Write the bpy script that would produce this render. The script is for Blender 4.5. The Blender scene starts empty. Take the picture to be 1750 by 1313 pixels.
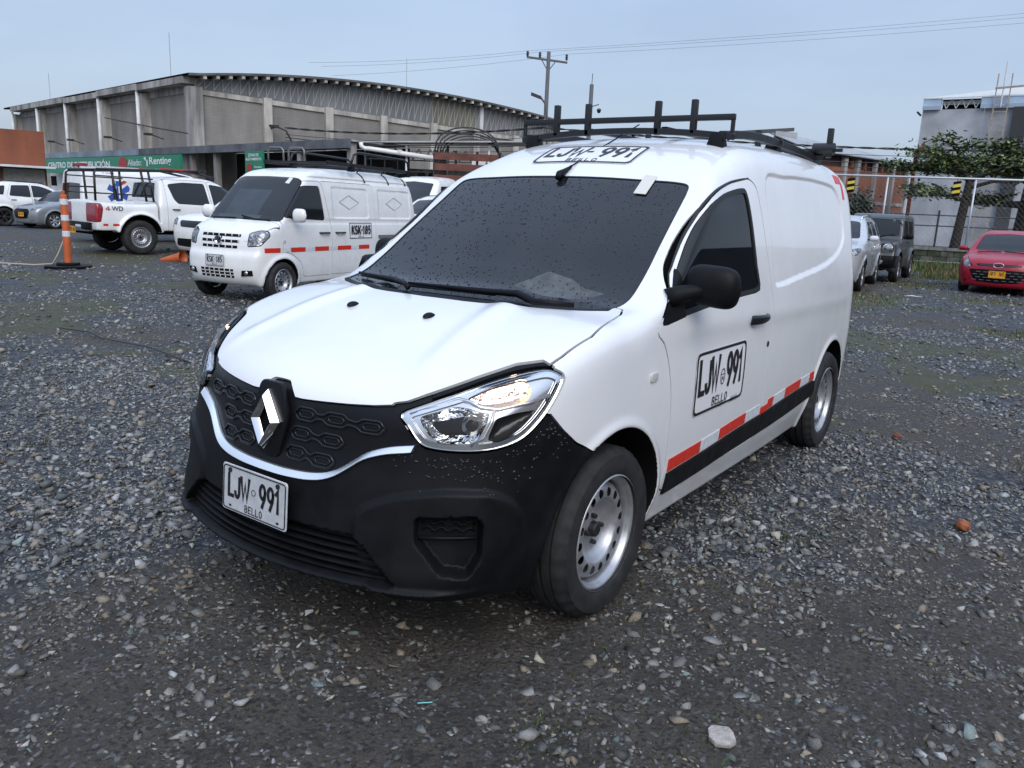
import bpy, bmesh, math, random
import numpy as np
from mathutils import Vector, Matrix
random.seed(7); RNG = np.random.default_rng(7)
PI = math.pi; R = math.radians
scene = bpy.context.scene
COL = scene.collection

# ------------------------------------------------------------------ camera, sky, sun, exposure
def make_camera():
    cx, cy, cz = 2.3588, 2.0693, 1.4149
    yaw, pit, rol, f = .6196, .2185, .0445, 1355.5
    fw = Vector((-math.cos(yaw)*math.cos(pit), -math.sin(yaw)*math.cos(pit), -math.sin(pit)))
    r0 = fw.cross(Vector((0, 0, 1))).normalized(); u0 = r0.cross(fw)
    r = math.cos(rol)*r0 + math.sin(rol)*u0
    u = -math.sin(rol)*r0 + math.cos(rol)*u0
    cam = bpy.data.cameras.new('camera'); o = bpy.data.objects.new('camera', cam)
    M = Matrix((r, u, -fw)).transposed().to_4x4(); M.translation = (cx, cy, cz)
    o.matrix_world = M
    cam.sensor_width = 36; cam.lens = 36*f/1750
    cam.clip_start = .05; cam.clip_end = 3000
    COL.objects.link(o); scene.camera = o
make_camera()
CAM = np.array([2.3588, 2.0693, 1.4149])

SUN_EL, SUN_AZ = R(40), R(40)
def make_world():
    w = bpy.data.worlds.new('World'); scene.world = w; w.use_nodes = True
    nt = w.node_tree; nt.nodes.clear(); N = nt.nodes; L = nt.links
    out = N.new('ShaderNodeOutputWorld')
    sky = N.new('ShaderNodeTexSky'); sky.sky_type = 'NISHITA'; sky.sun_disc = False
    sky.sun_elevation = SUN_EL; sky.sun_rotation = SUN_AZ; sky.dust_density = 3; sky.air_density = 1.2
    b1 = N.new('ShaderNodeBackground'); b1.inputs['Strength'].default_value = .05
    L.new(sky.outputs[0], b1.inputs['Color'])
    # even stratus layer: brighter overhead than at the horizon (overcast distribution), soft broad cloud mottling
    tc = N.new('ShaderNodeTexCoord')
    sep = N.new('ShaderNodeSeparateXYZ'); L.new(tc.outputs['Generated'], sep.inputs[0])
    mp = N.new('ShaderNodeMapRange'); mp.interpolation_type = 'SMOOTHSTEP'; mp.inputs[1].default_value = .12; mp.inputs[2].default_value = 1
    mp.inputs[3].default_value = .60; mp.inputs[4].default_value = 1.45
    L.new(sep.outputs['Z'], mp.inputs[0])
    mapn = N.new('ShaderNodeMapping'); mapn.inputs['Scale'].default_value = (1, 1, 3.2)
    L.new(tc.outputs['Generated'], mapn.inputs[0])
    nz = N.new('ShaderNodeTexNoise'); nz.inputs['Scale'].default_value = 2.8; nz.inputs['Detail'].default_value = 6
    nz.inputs['Roughness'].default_value = .5
    L.new(mapn.outputs[0], nz.inputs['Vector'])
    ramp = N.new('ShaderNodeValToRGB')
    ramp.color_ramp.elements[0].position = .34; ramp.color_ramp.elements[0].color = (.455, .57, .80, 1)
    ramp.color_ramp.elements[1].position = .60; ramp.color_ramp.elements[1].color = (.53, .655, .89, 1)
    L.new(nz.outputs['Fac'], ramp.inputs[0])
    b2 = N.new('ShaderNodeBackground')
    L.new(ramp.outputs[0], b2.inputs['Color']); L.new(mp.outputs[0], b2.inputs['Strength'])
    add = N.new('ShaderNodeAddShader'); L.new(b1.outputs[0], add.inputs[0]); L.new(b2.outputs[0], add.inputs[1])
    L.new(add.outputs[0], out.inputs['Surface'])
make_world()
def make_sun():
    l = bpy.data.lights.new('sun', 'SUN'); l.energy = 1.5; l.angle = R(45); l.color = (1, .99, .975)
    o = bpy.data.objects.new('sun', l)
    d = Vector((math.cos(SUN_EL)*math.sin(SUN_AZ), math.cos(SUN_EL)*math.cos(SUN_AZ), math.sin(SUN_EL)))
    o.rotation_euler = d.to_track_quat('Z', 'Y').to_euler(); o.location = d*60
    COL.objects.link(o)
make_sun()
vs = scene.view_settings
vs.view_transform = 'Standard'; vs.look = 'None'; vs.gamma = 1; vs.exposure = .10; vs.use_curve_mapping = False

# ------------------------------------------------------------------ materials
MATS = {}
def mat(name, col, rough=.5, metal=0., spec=.5, coat=0., var=0., vscale=8., bump=0., bscale=60., emit=None, estr=0., rvar=0., col2=None, detail=4, dist=.02, zs=1.):
    """principled material with optional colour variation (object space noise), roughness variation and bump"""
    if name in MATS: return MATS[name]
    m = bpy.data.materials.new(name); m.use_nodes = True
    nt = m.node_tree; N = nt.nodes; L = nt.links; b = N['Principled BSDF']
    b.inputs['Base Color'].default_value = (*col, 1); b.inputs['Roughness'].default_value = rough
    b.inputs['Metallic'].default_value = metal; b.inputs['Specular IOR Level'].default_value = spec
    b.inputs['Coat Weight'].default_value = coat; b.inputs['Coat Roughness'].default_value = .04
    if var or bump or rvar or col2:
        tc = N.new('ShaderNodeTexCoord')
        nz = N.new('ShaderNodeTexNoise'); nz.inputs['Scale'].default_value = vscale; nz.inputs['Detail'].default_value = detail
        nz.inputs['Roughness'].default_value = .62
        mp_ = N.new('ShaderNodeMapping'); mp_.inputs['Scale'].default_value = (1, 1, zs); L.new(tc.outputs['Object'], mp_.inputs[0]); L.new(mp_.outputs[0], nz.inputs['Vector'])
        if var or col2:
            rp = N.new('ShaderNodeValToRGB')
            c2 = col2 or tuple(max(0, c*(1-var)) for c in col)
            c1 = col if col2 else tuple(min(1, c*(1+var*.6)) for c in col)
            rp.color_ramp.elements[0].position = .36; rp.color_ramp.elements[0].color = (*c2, 1)
            rp.color_ramp.elements[1].position = .64; rp.color_ramp.elements[1].color = (*c1, 1)
            L.new(nz.outputs['Fac'], rp.inputs[0]); L.new(rp.outputs[0], b.inputs['Base Color'])
        if rvar:
            mr = N.new('ShaderNodeMapRange'); mr.inputs[1].default_value = .35; mr.inputs[2].default_value = .65
            mr.inputs[3].default_value = max(0, rough-rvar); mr.inputs[4].default_value = min(1, rough+rvar)
            L.new(nz.outputs['Fac'], mr.inputs[0]); L.new(mr.outputs[0], b.inputs['Roughness'])
        if bump:
            n2 = N.new('ShaderNodeTexNoise'); n2.inputs['Scale'].default_value = bscale; n2.inputs['Detail'].default_value = 3
            L.new(tc.outputs['Object'], n2.inputs['Vector'])
            bp = N.new('ShaderNodeBump'); bp.inputs['Strength'].default_value = bump; bp.inputs['Distance'].default_value = dist
            L.new(n2.outputs['Fac'], bp.inputs['Height']); L.new(bp.outputs[0], b.inputs['Normal'])
    if emit:
        b.inputs['Emission Color'].default_value = (*emit, 1); b.inputs['Emission Strength'].default_value = estr
    MATS[name] = m
    return m
def glassy(name, tint, rough=.02, trans=.25, spec=.5):
    """tinted car glass: reflecting coat over a see-through dark tint"""
    if name in MATS: return MATS[name]
    m = bpy.data.materials.new(name); m.use_nodes = True
    nt = m.node_tree; N = nt.nodes; L = nt.links; b = N['Principled BSDF']
    b.inputs['Base Color'].default_value = (*tint, 1); b.inputs['Roughness'].default_value = rough
    b.inputs['Specular IOR Level'].default_value = spec
    tr = N.new('ShaderNodeBsdfTransparent'); tr.inputs[0].default_value = (.75, .8, .8, 1)
    mx = N.new('ShaderNodeMixShader'); fr = N.new('ShaderNodeFresnel'); fr.inputs[0].default_value = 1.5
    mr = N.new('ShaderNodeMapRange'); mr.inputs[3].default_value = trans; mr.inputs[4].default_value = 0
    mr.inputs[1].default_value = 0; mr.inputs[2].default_value = .7
    L.new(fr.outputs[0], mr.inputs[0]); L.new(mr.outputs[0], mx.inputs[0])
    L.new(b.outputs[0], mx.inputs[1]); L.new(tr.outputs[0], mx.inputs[2])
    L.new(mx.outputs[0], N['Material Output'].inputs['Surface'])
    MATS[name] = m
    return m

# ------------------------------------------------------------------ objects
def link(o, parent=None):
    COL.objects.link(o)
    if parent is not None: o.parent = parent
    return o
def tag(o, label=None, cat=None, group=None, kind=None):
    if label: o['label'] = label
    if cat: o['category'] = cat
    if group: o['group'] = group
    if kind: o['kind'] = kind
    return o
def thing(name, label, cat, loc=(0, 0, 0), rz=0., group=None, scale=1.):
    o = bpy.data.objects.new(name, None); o.empty_display_size = .2
    o.location = loc; o.rotation_euler = (0, 0, rz); o.scale = (scale,)*3
    link(o); return tag(o, label, cat, group)
def mesh_obj(name, V, F, m, parent=None, normals=None, smooth=False):
    me = bpy.data.meshes.new(name)
    V = np.asarray(V, dtype=np.float32)
    if isinstance(F, np.ndarray) and F.ndim == 2:
        n, k = F.shape
        me.vertices.add(len(V)); me.vertices.foreach_set('co', V.ravel())
        me.loops.add(n*k); me.loops.foreach_set('vertex_index', F.astype(np.int32).ravel())
        me.polygons.add(n); me.polygons.foreach_set('loop_start', np.arange(0, n*k, k, dtype=np.int32))
        me.update(calc_edges=True)
    else:
        me.from_pydata([tuple(map(float, v)) for v in V], [], [tuple(int(i) for i in f) for f in F]); me.update()
    for mm in (m if isinstance(m, (list, tuple)) else [m]): me.materials.append(mm)
    if smooth or normals is not None:
        me.polygons.foreach_set('use_smooth', np.ones(len(me.polygons), dtype=bool))
    if normals is not None:
        me.normals_split_custom_set_from_vertices(np.asarray(normals, dtype=np.float32).tolist())
    return link(bpy.data.objects.new(name, me), parent)
class MB:
    """collects simple shapes into one mesh"""
    def __init__(s): s.v = []; s.f = []
    def add(s, v, f):
        o = len(s.v); s.v += [tuple(map(float, p)) for p in v]; s.f += [tuple(i+o for i in q) for q in f]; return s
    def box(s, a, b):
        (x0, y0, z0), (x1, y1, z1) = a, b
        return s.add([(x0,y0,z0),(x1,y0,z0),(x1,y1,z0),(x0,y1,z0),(x0,y0,z1),(x1,y0,z1),(x1,y1,z1),(x0,y1,z1)],
                     [(3,2,1,0),(4,5,6,7),(0,1,5,4),(1,2,6,5),(2,3,7,6),(3,0,4,7)])
    def obox(s, c, ax, ay, az, bev=0.):
        """oriented box: centre, three half-axis vectors"""
        c, ax, ay, az = (np.array(q, float) for q in (c, ax, ay, az))
        vs = [c+sx*ax+sy*ay+sz*az for sz in (-1, 1) for sx, sy in ((-1,-1),(1,-1),(1,1),(-1,1))]
        return s.add(vs, [(3,2,1,0),(4,5,6,7),(0,1,5,4),(1,2,6,5),(2,3,7,6),(3,0,4,7)])
    def beam(s, p, q, w, h=None, up=(0, 0, 1)):
        """square bar from p to q, w wide, h high"""
        p = np.array(p, float); q = np.array(q, float); d = q-p; ln = np.linalg.norm(d); d /= ln
        up = np.array(up, float)
        if abs(d@up) > .98: up = np.array((1., 0, 0))
        sd = np.cross(d, up); sd /= np.linalg.norm(sd); u = np.cross(sd, d)
        return s.obox((p+q)/2, d*ln/2, sd*w/2, u*(h or w)/2)
    def tube(s, pts, r, n=8, cap=True, r1=None):
        pts = [np.array(p, float) for p in pts]; m = len(pts); V = []
        prev = None
        for i, p in enumerate(pts):
            d = (pts[min(i+1, m-1)]-pts[max(i-1, 0)]); d /= (np.linalg.norm(d)+1e-12)
            if prev is None:
                a = np.array((0, 0, 1.)) if abs(d[2]) < .9 else np.array((1., 0, 0))
                u = np.cross(d, a)
            else: u = prev-d*(prev@d)
            u /= np.linalg.norm(u); v = np.cross(d, u); prev = u
            rr = r[i] if isinstance(r, (list, tuple, np.ndarray)) else (r if r1 is None else r+(r1-r)*i/(m-1))
            for k in range(n):
                a = 2*PI*k/n; V.append(p+rr*(math.cos(a)*u+math.sin(a)*v))
        F = [(i*n+k, i*n+(k+1) % n, (i+1)*n+(k+1) % n, (i+1)*n+k) for i in range(m-1) for k in range(n)]
        if cap: F += [tuple(range(n-1, -1, -1)), tuple(range((m-1)*n, m*n))]
        return s.add(V, F)
    def prism(s, poly, d):
        """extrude a 3-D polygon by vector d"""
        P = [np.array(p, float) for p in poly]; d = np.array(d, float); n = len(P)
        return s.add(P+[p+d for p in P], [tuple(range(n-1, -1, -1)), tuple(range(n, 2*n))]+[(i, (i+1) % n, n+(i+1) % n, n+i) for i in range(n)])
    def lathe(s, prof, c=(0, 0, 0), axis='y', n=32, close=False):
        """revolve (radius, along-axis) profile about an axis through c"""
        V = []
        for r_, a_ in prof:
            for k in range(n):
                t = 2*PI*k/n; p, q = r_*math.cos(t), r_*math.sin(t)
                V.append({'y': (c[0]+p, c[1]+a_, c[2]+q), 'z': (c[0]+p, c[1]+q, c[2]+a_), 'x': (c[0]+a_, c[1]+p, c[2]+q)}[axis])
        m = len(prof)
        F = [(i*n+k, i*n+(k+1) % n, (i+1)*n+(k+1) % n, (i+1)*n+k) for i in range(m-1) for k in range(n)]
        return s.add(V, F)
    def build(s, name, m, parent=None, smooth=False, bevel=0., seg=2, auto=None):
        o = mesh_obj(name, s.v, s.f, m, parent, smooth=smooth)
        if auto is not None or bevel:
            bm = bmesh.new(); bm.from_mesh(o.data)
            bmesh.ops.recalc_face_normals(bm, faces=bm.faces)
            if bevel:
                es = [e for e in bm.edges if len(e.link_faces) == 2 and e.calc_face_angle(0) > .6]
                bmesh.ops.bevel(bm, geom=es, offset=bevel, segments=seg, affect='EDGES', profile=.6, clamp_overlap=True)
            for f in bm.faces: f.smooth = True
            lim = auto or .7
            for e in bm.edges: e.smooth = not (len(e.link_faces) == 2 and e.calc_face_angle(0) > lim)
            bm.to_mesh(o.data); bm.free()
        return o

# ------------------------------------------------------------------ implicit bodies: evaluate, polygonise, cut into panels
def smax(a, b, k):
    h = np.maximum(k-np.abs(a-b), 0)/k
    return np.maximum(a, b)+h*h*h*k/6
def smin(a, b, k): return -smax(-a, -b, k)
def sstep(a, b, x):
    t = np.clip((x-a)/(b-a), 0, 1); return t*t*(3-2*t)
class Spl:
    def __init__(s, xs, ys):
        xs = np.asarray(xs, float); ys = np.asarray(ys, float)
        if xs[0] > xs[-1]: xs = xs[::-1]; ys = ys[::-1]
        s.x, s.y = xs, ys; h = np.diff(xs); d = np.diff(ys)/h
        m = np.zeros(len(xs)); m[0] = d[0]; m[-1] = d[-1]
        m[1:-1] = (d[:-1]*h[1:]+d[1:]*h[:-1])/(h[1:]+h[:-1]); s.m = m
    def __call__(s, x):
        x = np.asarray(x, float); i = np.clip(np.searchsorted(s.x, x)-1, 0, len(s.x)-2)
        h = s.x[i+1]-s.x[i]; t = (x-s.x[i])/h; tc = np.clip(t, 0, 1); t2 = tc*tc; t3 = t2*tc
        v = (2*t3-3*t2+1)*s.y[i]+(t3-2*t2+tc)*h*s.m[i]+(-2*t3+3*t2)*s.y[i+1]+(t3-t2)*h*s.m[i+1]
        return v+np.where(t < 0, s.m[0]*(x-s.x[0]), 0)+np.where(t > 1, s.m[-1]*(x-s.x[-1]), 0)
def closed(pts, n=0, tight=.5):
    """smooth closed outline through 2-D points (Catmull-Rom); n points per span, 0 = straight"""
    P = np.asarray(pts, float)
    if not n: return P
    a, b, c, d = np.roll(P, 1, 0), P, np.roll(P, -1, 0), np.roll(P, -2, 0); out = []
    for t in np.arange(n)/n:
        m0 = (c-a)*tight; m1 = (d-b)*tight
        out.append((2*t**3-3*t*t+1)*b+(t**3-2*t*t+t)*m0+(-2*t**3+3*t*t)*c+(t**3-t*t)*m1)
    return np.stack(out, 1).reshape(-1, 2)
def rounded(pts, r, n=5):
    """polygon with rounded corners"""
    P = np.asarray(pts, float); out = []; m = len(P)
    for i in range(m):
        p, a, b = P[i], P[i-1]-P[i], P[(i+1) % m]-P[i]
        la, lb = np.linalg.norm(a), np.linalg.norm(b); rr = min(r[i] if isinstance(r, (list, tuple)) else r, la*.48, lb*.48)
        if rr < 1e-5: out.append(p); continue
        s0, s1 = p+a/la*rr, p+b/lb*rr
        for t in np.linspace(0, 1, n): out.append((1-t)**2*s0+2*t*(1-t)*p+t*t*s1)
    return np.array(out)
def sdf2(q, poly):
    """signed distance of 2-D points to a closed polygon, negative inside"""
    q = np.asarray(q, float); sh = q.shape[:-1]; q = q.reshape(-1, 2)
    lo, hi = poly.min(0)-.12, poly.max(0)+.12
    near = ((q > lo) & (q < hi)).all(1); out = np.full(len(q), .12)
    # far points: distance to the box is enough
    far = ~near
    out[far] = np.maximum(np.maximum(lo-q[far], q[far]-hi).max(1), 0)+.12
    p = q[near]; d2 = np.full(len(p), 1e9); ins = np.zeros(len(p), bool)
    for a, b in zip(poly, np.roll(poly, -1, 0)):
        e = b-a; w = p-a; L2 = e@e
        if L2 < 1e-14: continue
        t = np.clip(w@e/L2, 0, 1); dd = w-t[:, None]*e; d2 = np.minimum(d2, (dd*dd).sum(1))
        c = (a[1] > p[:, 1]) != (b[1] > p[:, 1])
        if c.any(): ins ^= c & (p[:, 0] < (b[0]-a[0])*(p[:, 1]-a[1])/(b[1]-a[1]+1e-15)+a[0])
    out[near] = np.where(ins, -1, 1)*np.sqrt(d2)
    return out.reshape(sh)
def grad(f, P, e=.002):
    g = np.stack([f(P+np.eye(3)[i]*e)-f(P-np.eye(3)[i]*e) for i in range(3)], -1)/(2*e)
    return g
def polygonise(f, lo, hi, h, newton=3):
    """surface nets over f=0; only blocks near the surface are sampled. Returns V, T(triangles)"""
    lo = np.array(lo, float); hi = np.array(hi, float)
    B = 8; nb = np.ceil((hi-lo)/(h*B)).astype(int); n = nb*B+1
    bc = np.stack(np.meshgrid(*[lo[i]+(np.arange(nb[i])+.5)*h*B for i in range(3)], indexing='ij'), -1)
    fb = f(bc); act = np.abs(fb) < h*B*1.9
    A = np.ones(n, np.float32)
    rep = np.repeat(np.repeat(np.repeat(np.where(fb < 0, -1, 1), B, 0), B, 1), B, 2); A[:-1, :-1, :-1] = rep
    k = np.stack(np.meshgrid(*[np.arange(B+1)]*3, indexing='ij'), -1).reshape(-1, 3)
    ids = np.argwhere(act)
    for c in np.array_split(ids, max(1, len(ids)//250)):
        g = (c[:, None, :]*B+k[None]).reshape(-1, 3); v = f(lo+g*h); A[g[:, 0], g[:, 1], g[:, 2]] = v
    S = A < 0
    cs = np.zeros(n-1, int); 
    for dx in (0, 1):
        for dy in (0, 1):
            for dz in (0, 1): cs += S[dx:n[0]-1+dx, dy:n[1]-1+dy, dz:n[2]-1+dz]
    mix = (cs > 0) & (cs < 8); cid = np.full(n-1, -1); cells = np.argwhere(mix); cid[mix] = np.arange(len(cells))
    acc = np.zeros((len(cells), 3)); cnt = np.zeros(len(cells))
    corners = [(a, b, c) for a in (0, 1) for b in (0, 1) for c in (0, 1)]
    for a in corners:
        for ax in range(3):
            if a[ax]: continue
            b = list(a); b[ax] = 1
            va = A[cells[:, 0]+a[0], cells[:, 1]+a[1], cells[:, 2]+a[2]]; vb = A[cells[:, 0]+b[0], cells[:, 1]+b[1], cells[:, 2]+b[2]]
            x = (va < 0) != (vb < 0); t = np.where(x, va/(va-vb+1e-20), 0)
            p = np.array(a, float)[None]+np.zeros((len(cells), 1)); p[:, ax] = t
            acc += p*x[:, None]; cnt += x
    V = lo+(cells+acc/cnt[:, None])*h
    quads = []
    for ax in range(3):
        o1, o2 = (ax+1) % 3, (ax+2) % 3
        sl = [slice(None)]*3; s2 = [slice(None)]*3
        sl[ax] = slice(0, n[ax]-1); s2[ax] = slice(1, n[ax])
        for o in (o1, o2): sl[o] = slice(1, n[o]-1); s2[o] = slice(1, n[o]-1)
        sa, sb = S[tuple(sl)], S[tuple(s2)]
        e = np.argwhere(sa != sb); flip = sa[tuple(e.T)]
        e[:, o1] += 1; e[:, o2] += 1
        def c(d1, d2):
            q = e.copy(); q[:, o1] -= d1; q[:, o2] -= d2; return cid[q[:, 0], q[:, 1], q[:, 2]]
        Q = np.stack([c(1, 1), c(0, 1), c(0, 0), c(1, 0)], 1)
        Q[~flip] = Q[~flip][:, ::-1]; quads.append(Q)
    Q = np.concatenate(quads); Q = Q[(Q >= 0).all(1)]
    for _ in range(newton):
        g = grad(f, V); v = f(V); st = -v[:, None]*g/np.maximum((g*g).sum(1), .15)[:, None]
        ln = np.linalg.norm(st, axis=1); st *= np.minimum(1, h*.6/np.maximum(ln, 1e-9))[:, None]; V = V+st
    T = np.concatenate([Q[:, [0, 1, 2]], Q[:, [0, 2, 3]]])
    return V, T
def compact(V, T):
    u, inv = np.unique(T, return_inverse=True); return V[u], inv.reshape(T.shape), u
def cut(V, T, s):
    """split a triangle mesh along s=0: returns (inside, outside) as (V,T)"""
    s = np.where(np.abs(s) < 1e-7, 1e-7, s)
    ins = s < 0; k = ins[T].sum(1); Ti, To = [T[k == 3]], [T[k == 0]]
    X = T[(k == 1) | (k == 2)]; kk = k[(k == 1) | (k == 2)]
    if len(X):
        lone = np.where((kk == 1)[:, None], ins[X], ~ins[X]).argmax(1)
        r = np.arange(len(X)); a, b, c = X[r, lone], X[r, (lone+1) % 3], X[r, (lone+2) % 3]
        E = np.concatenate([np.stack([a, b], 1), np.stack([a, c], 1)]); E.sort(1)
        key, inv = np.unique(E[:, 0].astype(np.int64)*len(V)+E[:, 1], return_inverse=True)
        i, j = key//len(V), key % len(V); t = s[i]/(s[i]-s[j])
        nv = V[i]+(V[j]-V[i])*t[:, None]; base = len(V); V = np.concatenate([V, nv])
        p, q = base+inv[:len(X)], base+inv[len(X):]
        t1 = np.stack([a, p, q], 1); t2 = np.concatenate([np.stack([p, b, c], 1), np.stack([p, c, q], 1)])
        m = kk == 1; m2 = np.concatenate([m, m])
        Ti += [t1[m], t2[~m2]]; To += [t1[~m], t2[m2]]
    Ti, To = np.concatenate(Ti), np.concatenate(To)
    a = compact(V, Ti); b = compact(V, To)
    return (a[0], a[1]), (b[0], b[1])
def boundary(T):
    E = np.concatenate([T[:, [0, 1]], T[:, [1, 2]], T[:, [2, 0]]])
    n = T.max()+1 if len(T) else 1
    k = E.min(1).astype(np.int64)*n+E.max(1); u, idx, c = np.unique(k, return_index=True, return_counts=True)
    return E[idx[c == 1]]
def panel(name, V, T, f, m, parent, skirt=.012, lift=0., flat=False):
    """one sheet cut from a body: analytic normals, edges folded inward so that joints have depth"""
    if len(T) == 0: return None
    g = grad(f, V); Nn = g/np.maximum(np.linalg.norm(g, axis=1), 1e-9)[:, None]
    V2 = V+Nn*lift
    if skirt:
        E = boundary(T); n = len(V2); bi = np.unique(E); mp = np.full(n, -1); mp[bi] = np.arange(len(bi))
        top = V2[bi]; bot = V2[bi]-Nn[bi]*skirt; o1 = n; o2 = n+len(bi)
        a, b = mp[E[:, 0]], mp[E[:, 1]]
        q = np.concatenate([np.stack([o1+b, o1+a, o2+a], 1), np.stack([o1+b, o2+a, o2+b], 1)])
        # skirt normals point sideways, away from the sheet
        sd = np.zeros((len(bi), 3)); ev = V2[E[:, 1]]-V2[E[:, 0]]
        on = np.cross(ev, Nn[E[:, 0]]); np.add.at(sd, a, on); np.add.at(sd, b, on)
        sd /= np.maximum(np.linalg.norm(sd, axis=1), 1e-9)[:, None]
        V2 = np.concatenate([V2, top, bot]); T = np.concatenate([T, q]); Nn = np.concatenate([Nn, sd, sd])
    return mesh_obj(name, V2, T, m, parent, normals=None if flat else Nn, smooth=not flat)
def onto(f, P, d, reach=.5, steps=60):
    """move points along direction d (into the body) until they meet f=0"""
    P = np.asarray(P, float); d = np.asarray(d, float)
    t = np.linspace(0, reach, steps); v = f(P[:, None, :]+d*t[None, :, None]) < 0
    i = v.argmax(1); a = t[np.maximum(i-1, 0)]; b = t[i]
    for _ in range(16):
        m_ = (a+b)/2; w = f(P+d*m_[:, None]) < 0; b = np.where(w, m_, b); a = np.where(w, a, m_)
    return P+d*((a+b)/2)[:, None]
def tri_fill(poly, step):
    """fill a 2-D polygon with a regular triangle sheet (clipped exactly at its outline)"""
    lo, hi = poly.min(0)-step, poly.max(0)+step
    nx, ny = int((hi[0]-lo[0])/step)+2, int((hi[1]-lo[1])/step)+2
    g = np.stack(np.meshgrid(lo[0]+np.arange(nx)*step, lo[1]+np.arange(ny)*step, indexing='ij'), -1).reshape(-1, 2)
    i = (np.arange(nx-1)[:, None]*ny+np.arange(ny-1)[None]).ravel()
    T = np.concatenate([np.stack([i, i+ny, i+ny+1], 1), np.stack([i, i+ny+1, i+1], 1)])
    s = sdf2(g, poly); V3 = np.c_[g, np.zeros(len(g))]
    (V, T), _ = cut(V3, T, s)
    return V[:, :2], T
def text_geo(txt, size=1., sx=1., align='CENTER', bold=0.):
    """flat letters as (2-D points, triangles)"""
    cu = bpy.data.curves.new('t', 'FONT'); cu.body = txt; cu.size = size; cu.align_x = align; cu.resolution_u = 3; cu.offset = bold
    o = bpy.data.objects.new('t', cu); me = bpy.data.meshes.new_from_object(o)
    bm = bmesh.new(); bm.from_mesh(me); bmesh.ops.triangulate(bm, faces=bm.faces)
    bm.verts.ensure_lookup_table(); V = np.array([v.co[:2] for v in bm.verts]).reshape(-1, 2); T = np.array([[v.index for v in q.verts] for q in bm.faces]).reshape(-1, 3)
    bm.free(); bpy.data.objects.remove(o); bpy.data.curves.remove(cu); bpy.data.meshes.remove(me)
    V[:, 0] *= sx
    return V, T
_arc = lambda cx, cy, rx, ry, a0, a1, n=12: [(cx+rx*math.cos(R(a)), cy+ry*math.sin(R(a))) for a in np.linspace(a0, a1, n)]
STROKES = {   # plate lettering as pen strokes in a 1 x 1 cell
 'L': [[(.08, 1), (.08, 0), (.95, 0)]], 'J': [[(.92, 1)]+_arc(.5, .3, .42, .3, 0, -180)], 'W': [[(0, 1), (.26, 0), (.5, .75), (.74, 0), (1, 1)]], 'I': [[(.5, 0), (.5, 1)]],
 '9': [_arc(.5, .69, .42, .31, 0, 360, 20), [(.92, .69), (.86, .42), (.48, 0)]], '1': [[(.12, .82), (.58, 1), (.58, 0)]], 'K': [[(.08, 0), (.08, 1)], [(.95, 1), (.1, .42)], [(.35, .6), (.98, 0)]],
 'S': [_arc(.5, .75, .40, .25, 25, 270, 12)+_arc(.5, .25, .42, .25, 90, -155, 12)], '8': [_arc(.5, .76, .34, .24, 0, 360, 18), _arc(.5, .26, .42, .26, 0, 360, 18)], '5': [[(.9, 1), (.2, 1), (.14, .55)]+_arc(.48, .32, .42, .32, 125, -150, 14)],
 'N': [[(.06, 0), (.06, 1), (.94, 0), (.94, 1)]], 'F': [[(.1, 0), (.1, 1), (.95, 1)], [(.1, .52), (.8, .52)]], 'Y': [[(0, 1), (.5, .48), (1, 1)], [(.5, .48), (.5, 0)]], '7': [[(.05, 1), (.95, 1), (.4, 0)]], '6': [_arc(.5, .31, .42, .31, 0, 360, 20), [(.08, .31), (.14, .58), (.52, 1)]],
 'P': [[(.1, 0), (.1, 1)], [(.1, 1), (.55, 1)]+_arc(.55, .74, .37, .26, 90, -90, 10)+[(.1, .48)]], '4': [[(.72, 0), (.72, 1), (.02, .3), (1, .3)]], '2': [_arc(.5, .72, .42, .28, 170, -30, 12)+[(.06, 0), (.96, 0)]], 'M': [[(.04, 0), (.04, 1), (.5, .35), (.96, 1), (.96, 0)]],
 '3': [_arc(.45, .75, .38, .25, 150, -90, 12)+_arc(.45, .25, .42, .25, 90, -150, 12)], '0': [_arc(.5, .5, .42, .5, 0, 360, 24)], '-': [[(.1, .5), (.9, .5)]], '·': [[(.3, .5), (.7, .5)]], 'B': [[(.1, 0), (.1, 1), (.5, 1)]+_arc(.5, .76, .34, .24, 90, -90, 9)+[(.1, .52)], [(.1, .52), (.5, .52)]+_arc(.5, .26, .40, .26, 90, -90, 9)+[(.1, 0)]], 'E': [[(.95, 0), (.1, 0), (.1, 1), (.95, 1)], [(.1, .52), (.8, .52)]], 'O': [_arc(.5, .5, .42, .5, 0, 360, 24)]}
WIDE = {'W': 1.6, 'M': 1.4, '1': .66, '-': .55, '·': .30, 'I': .3}
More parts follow.
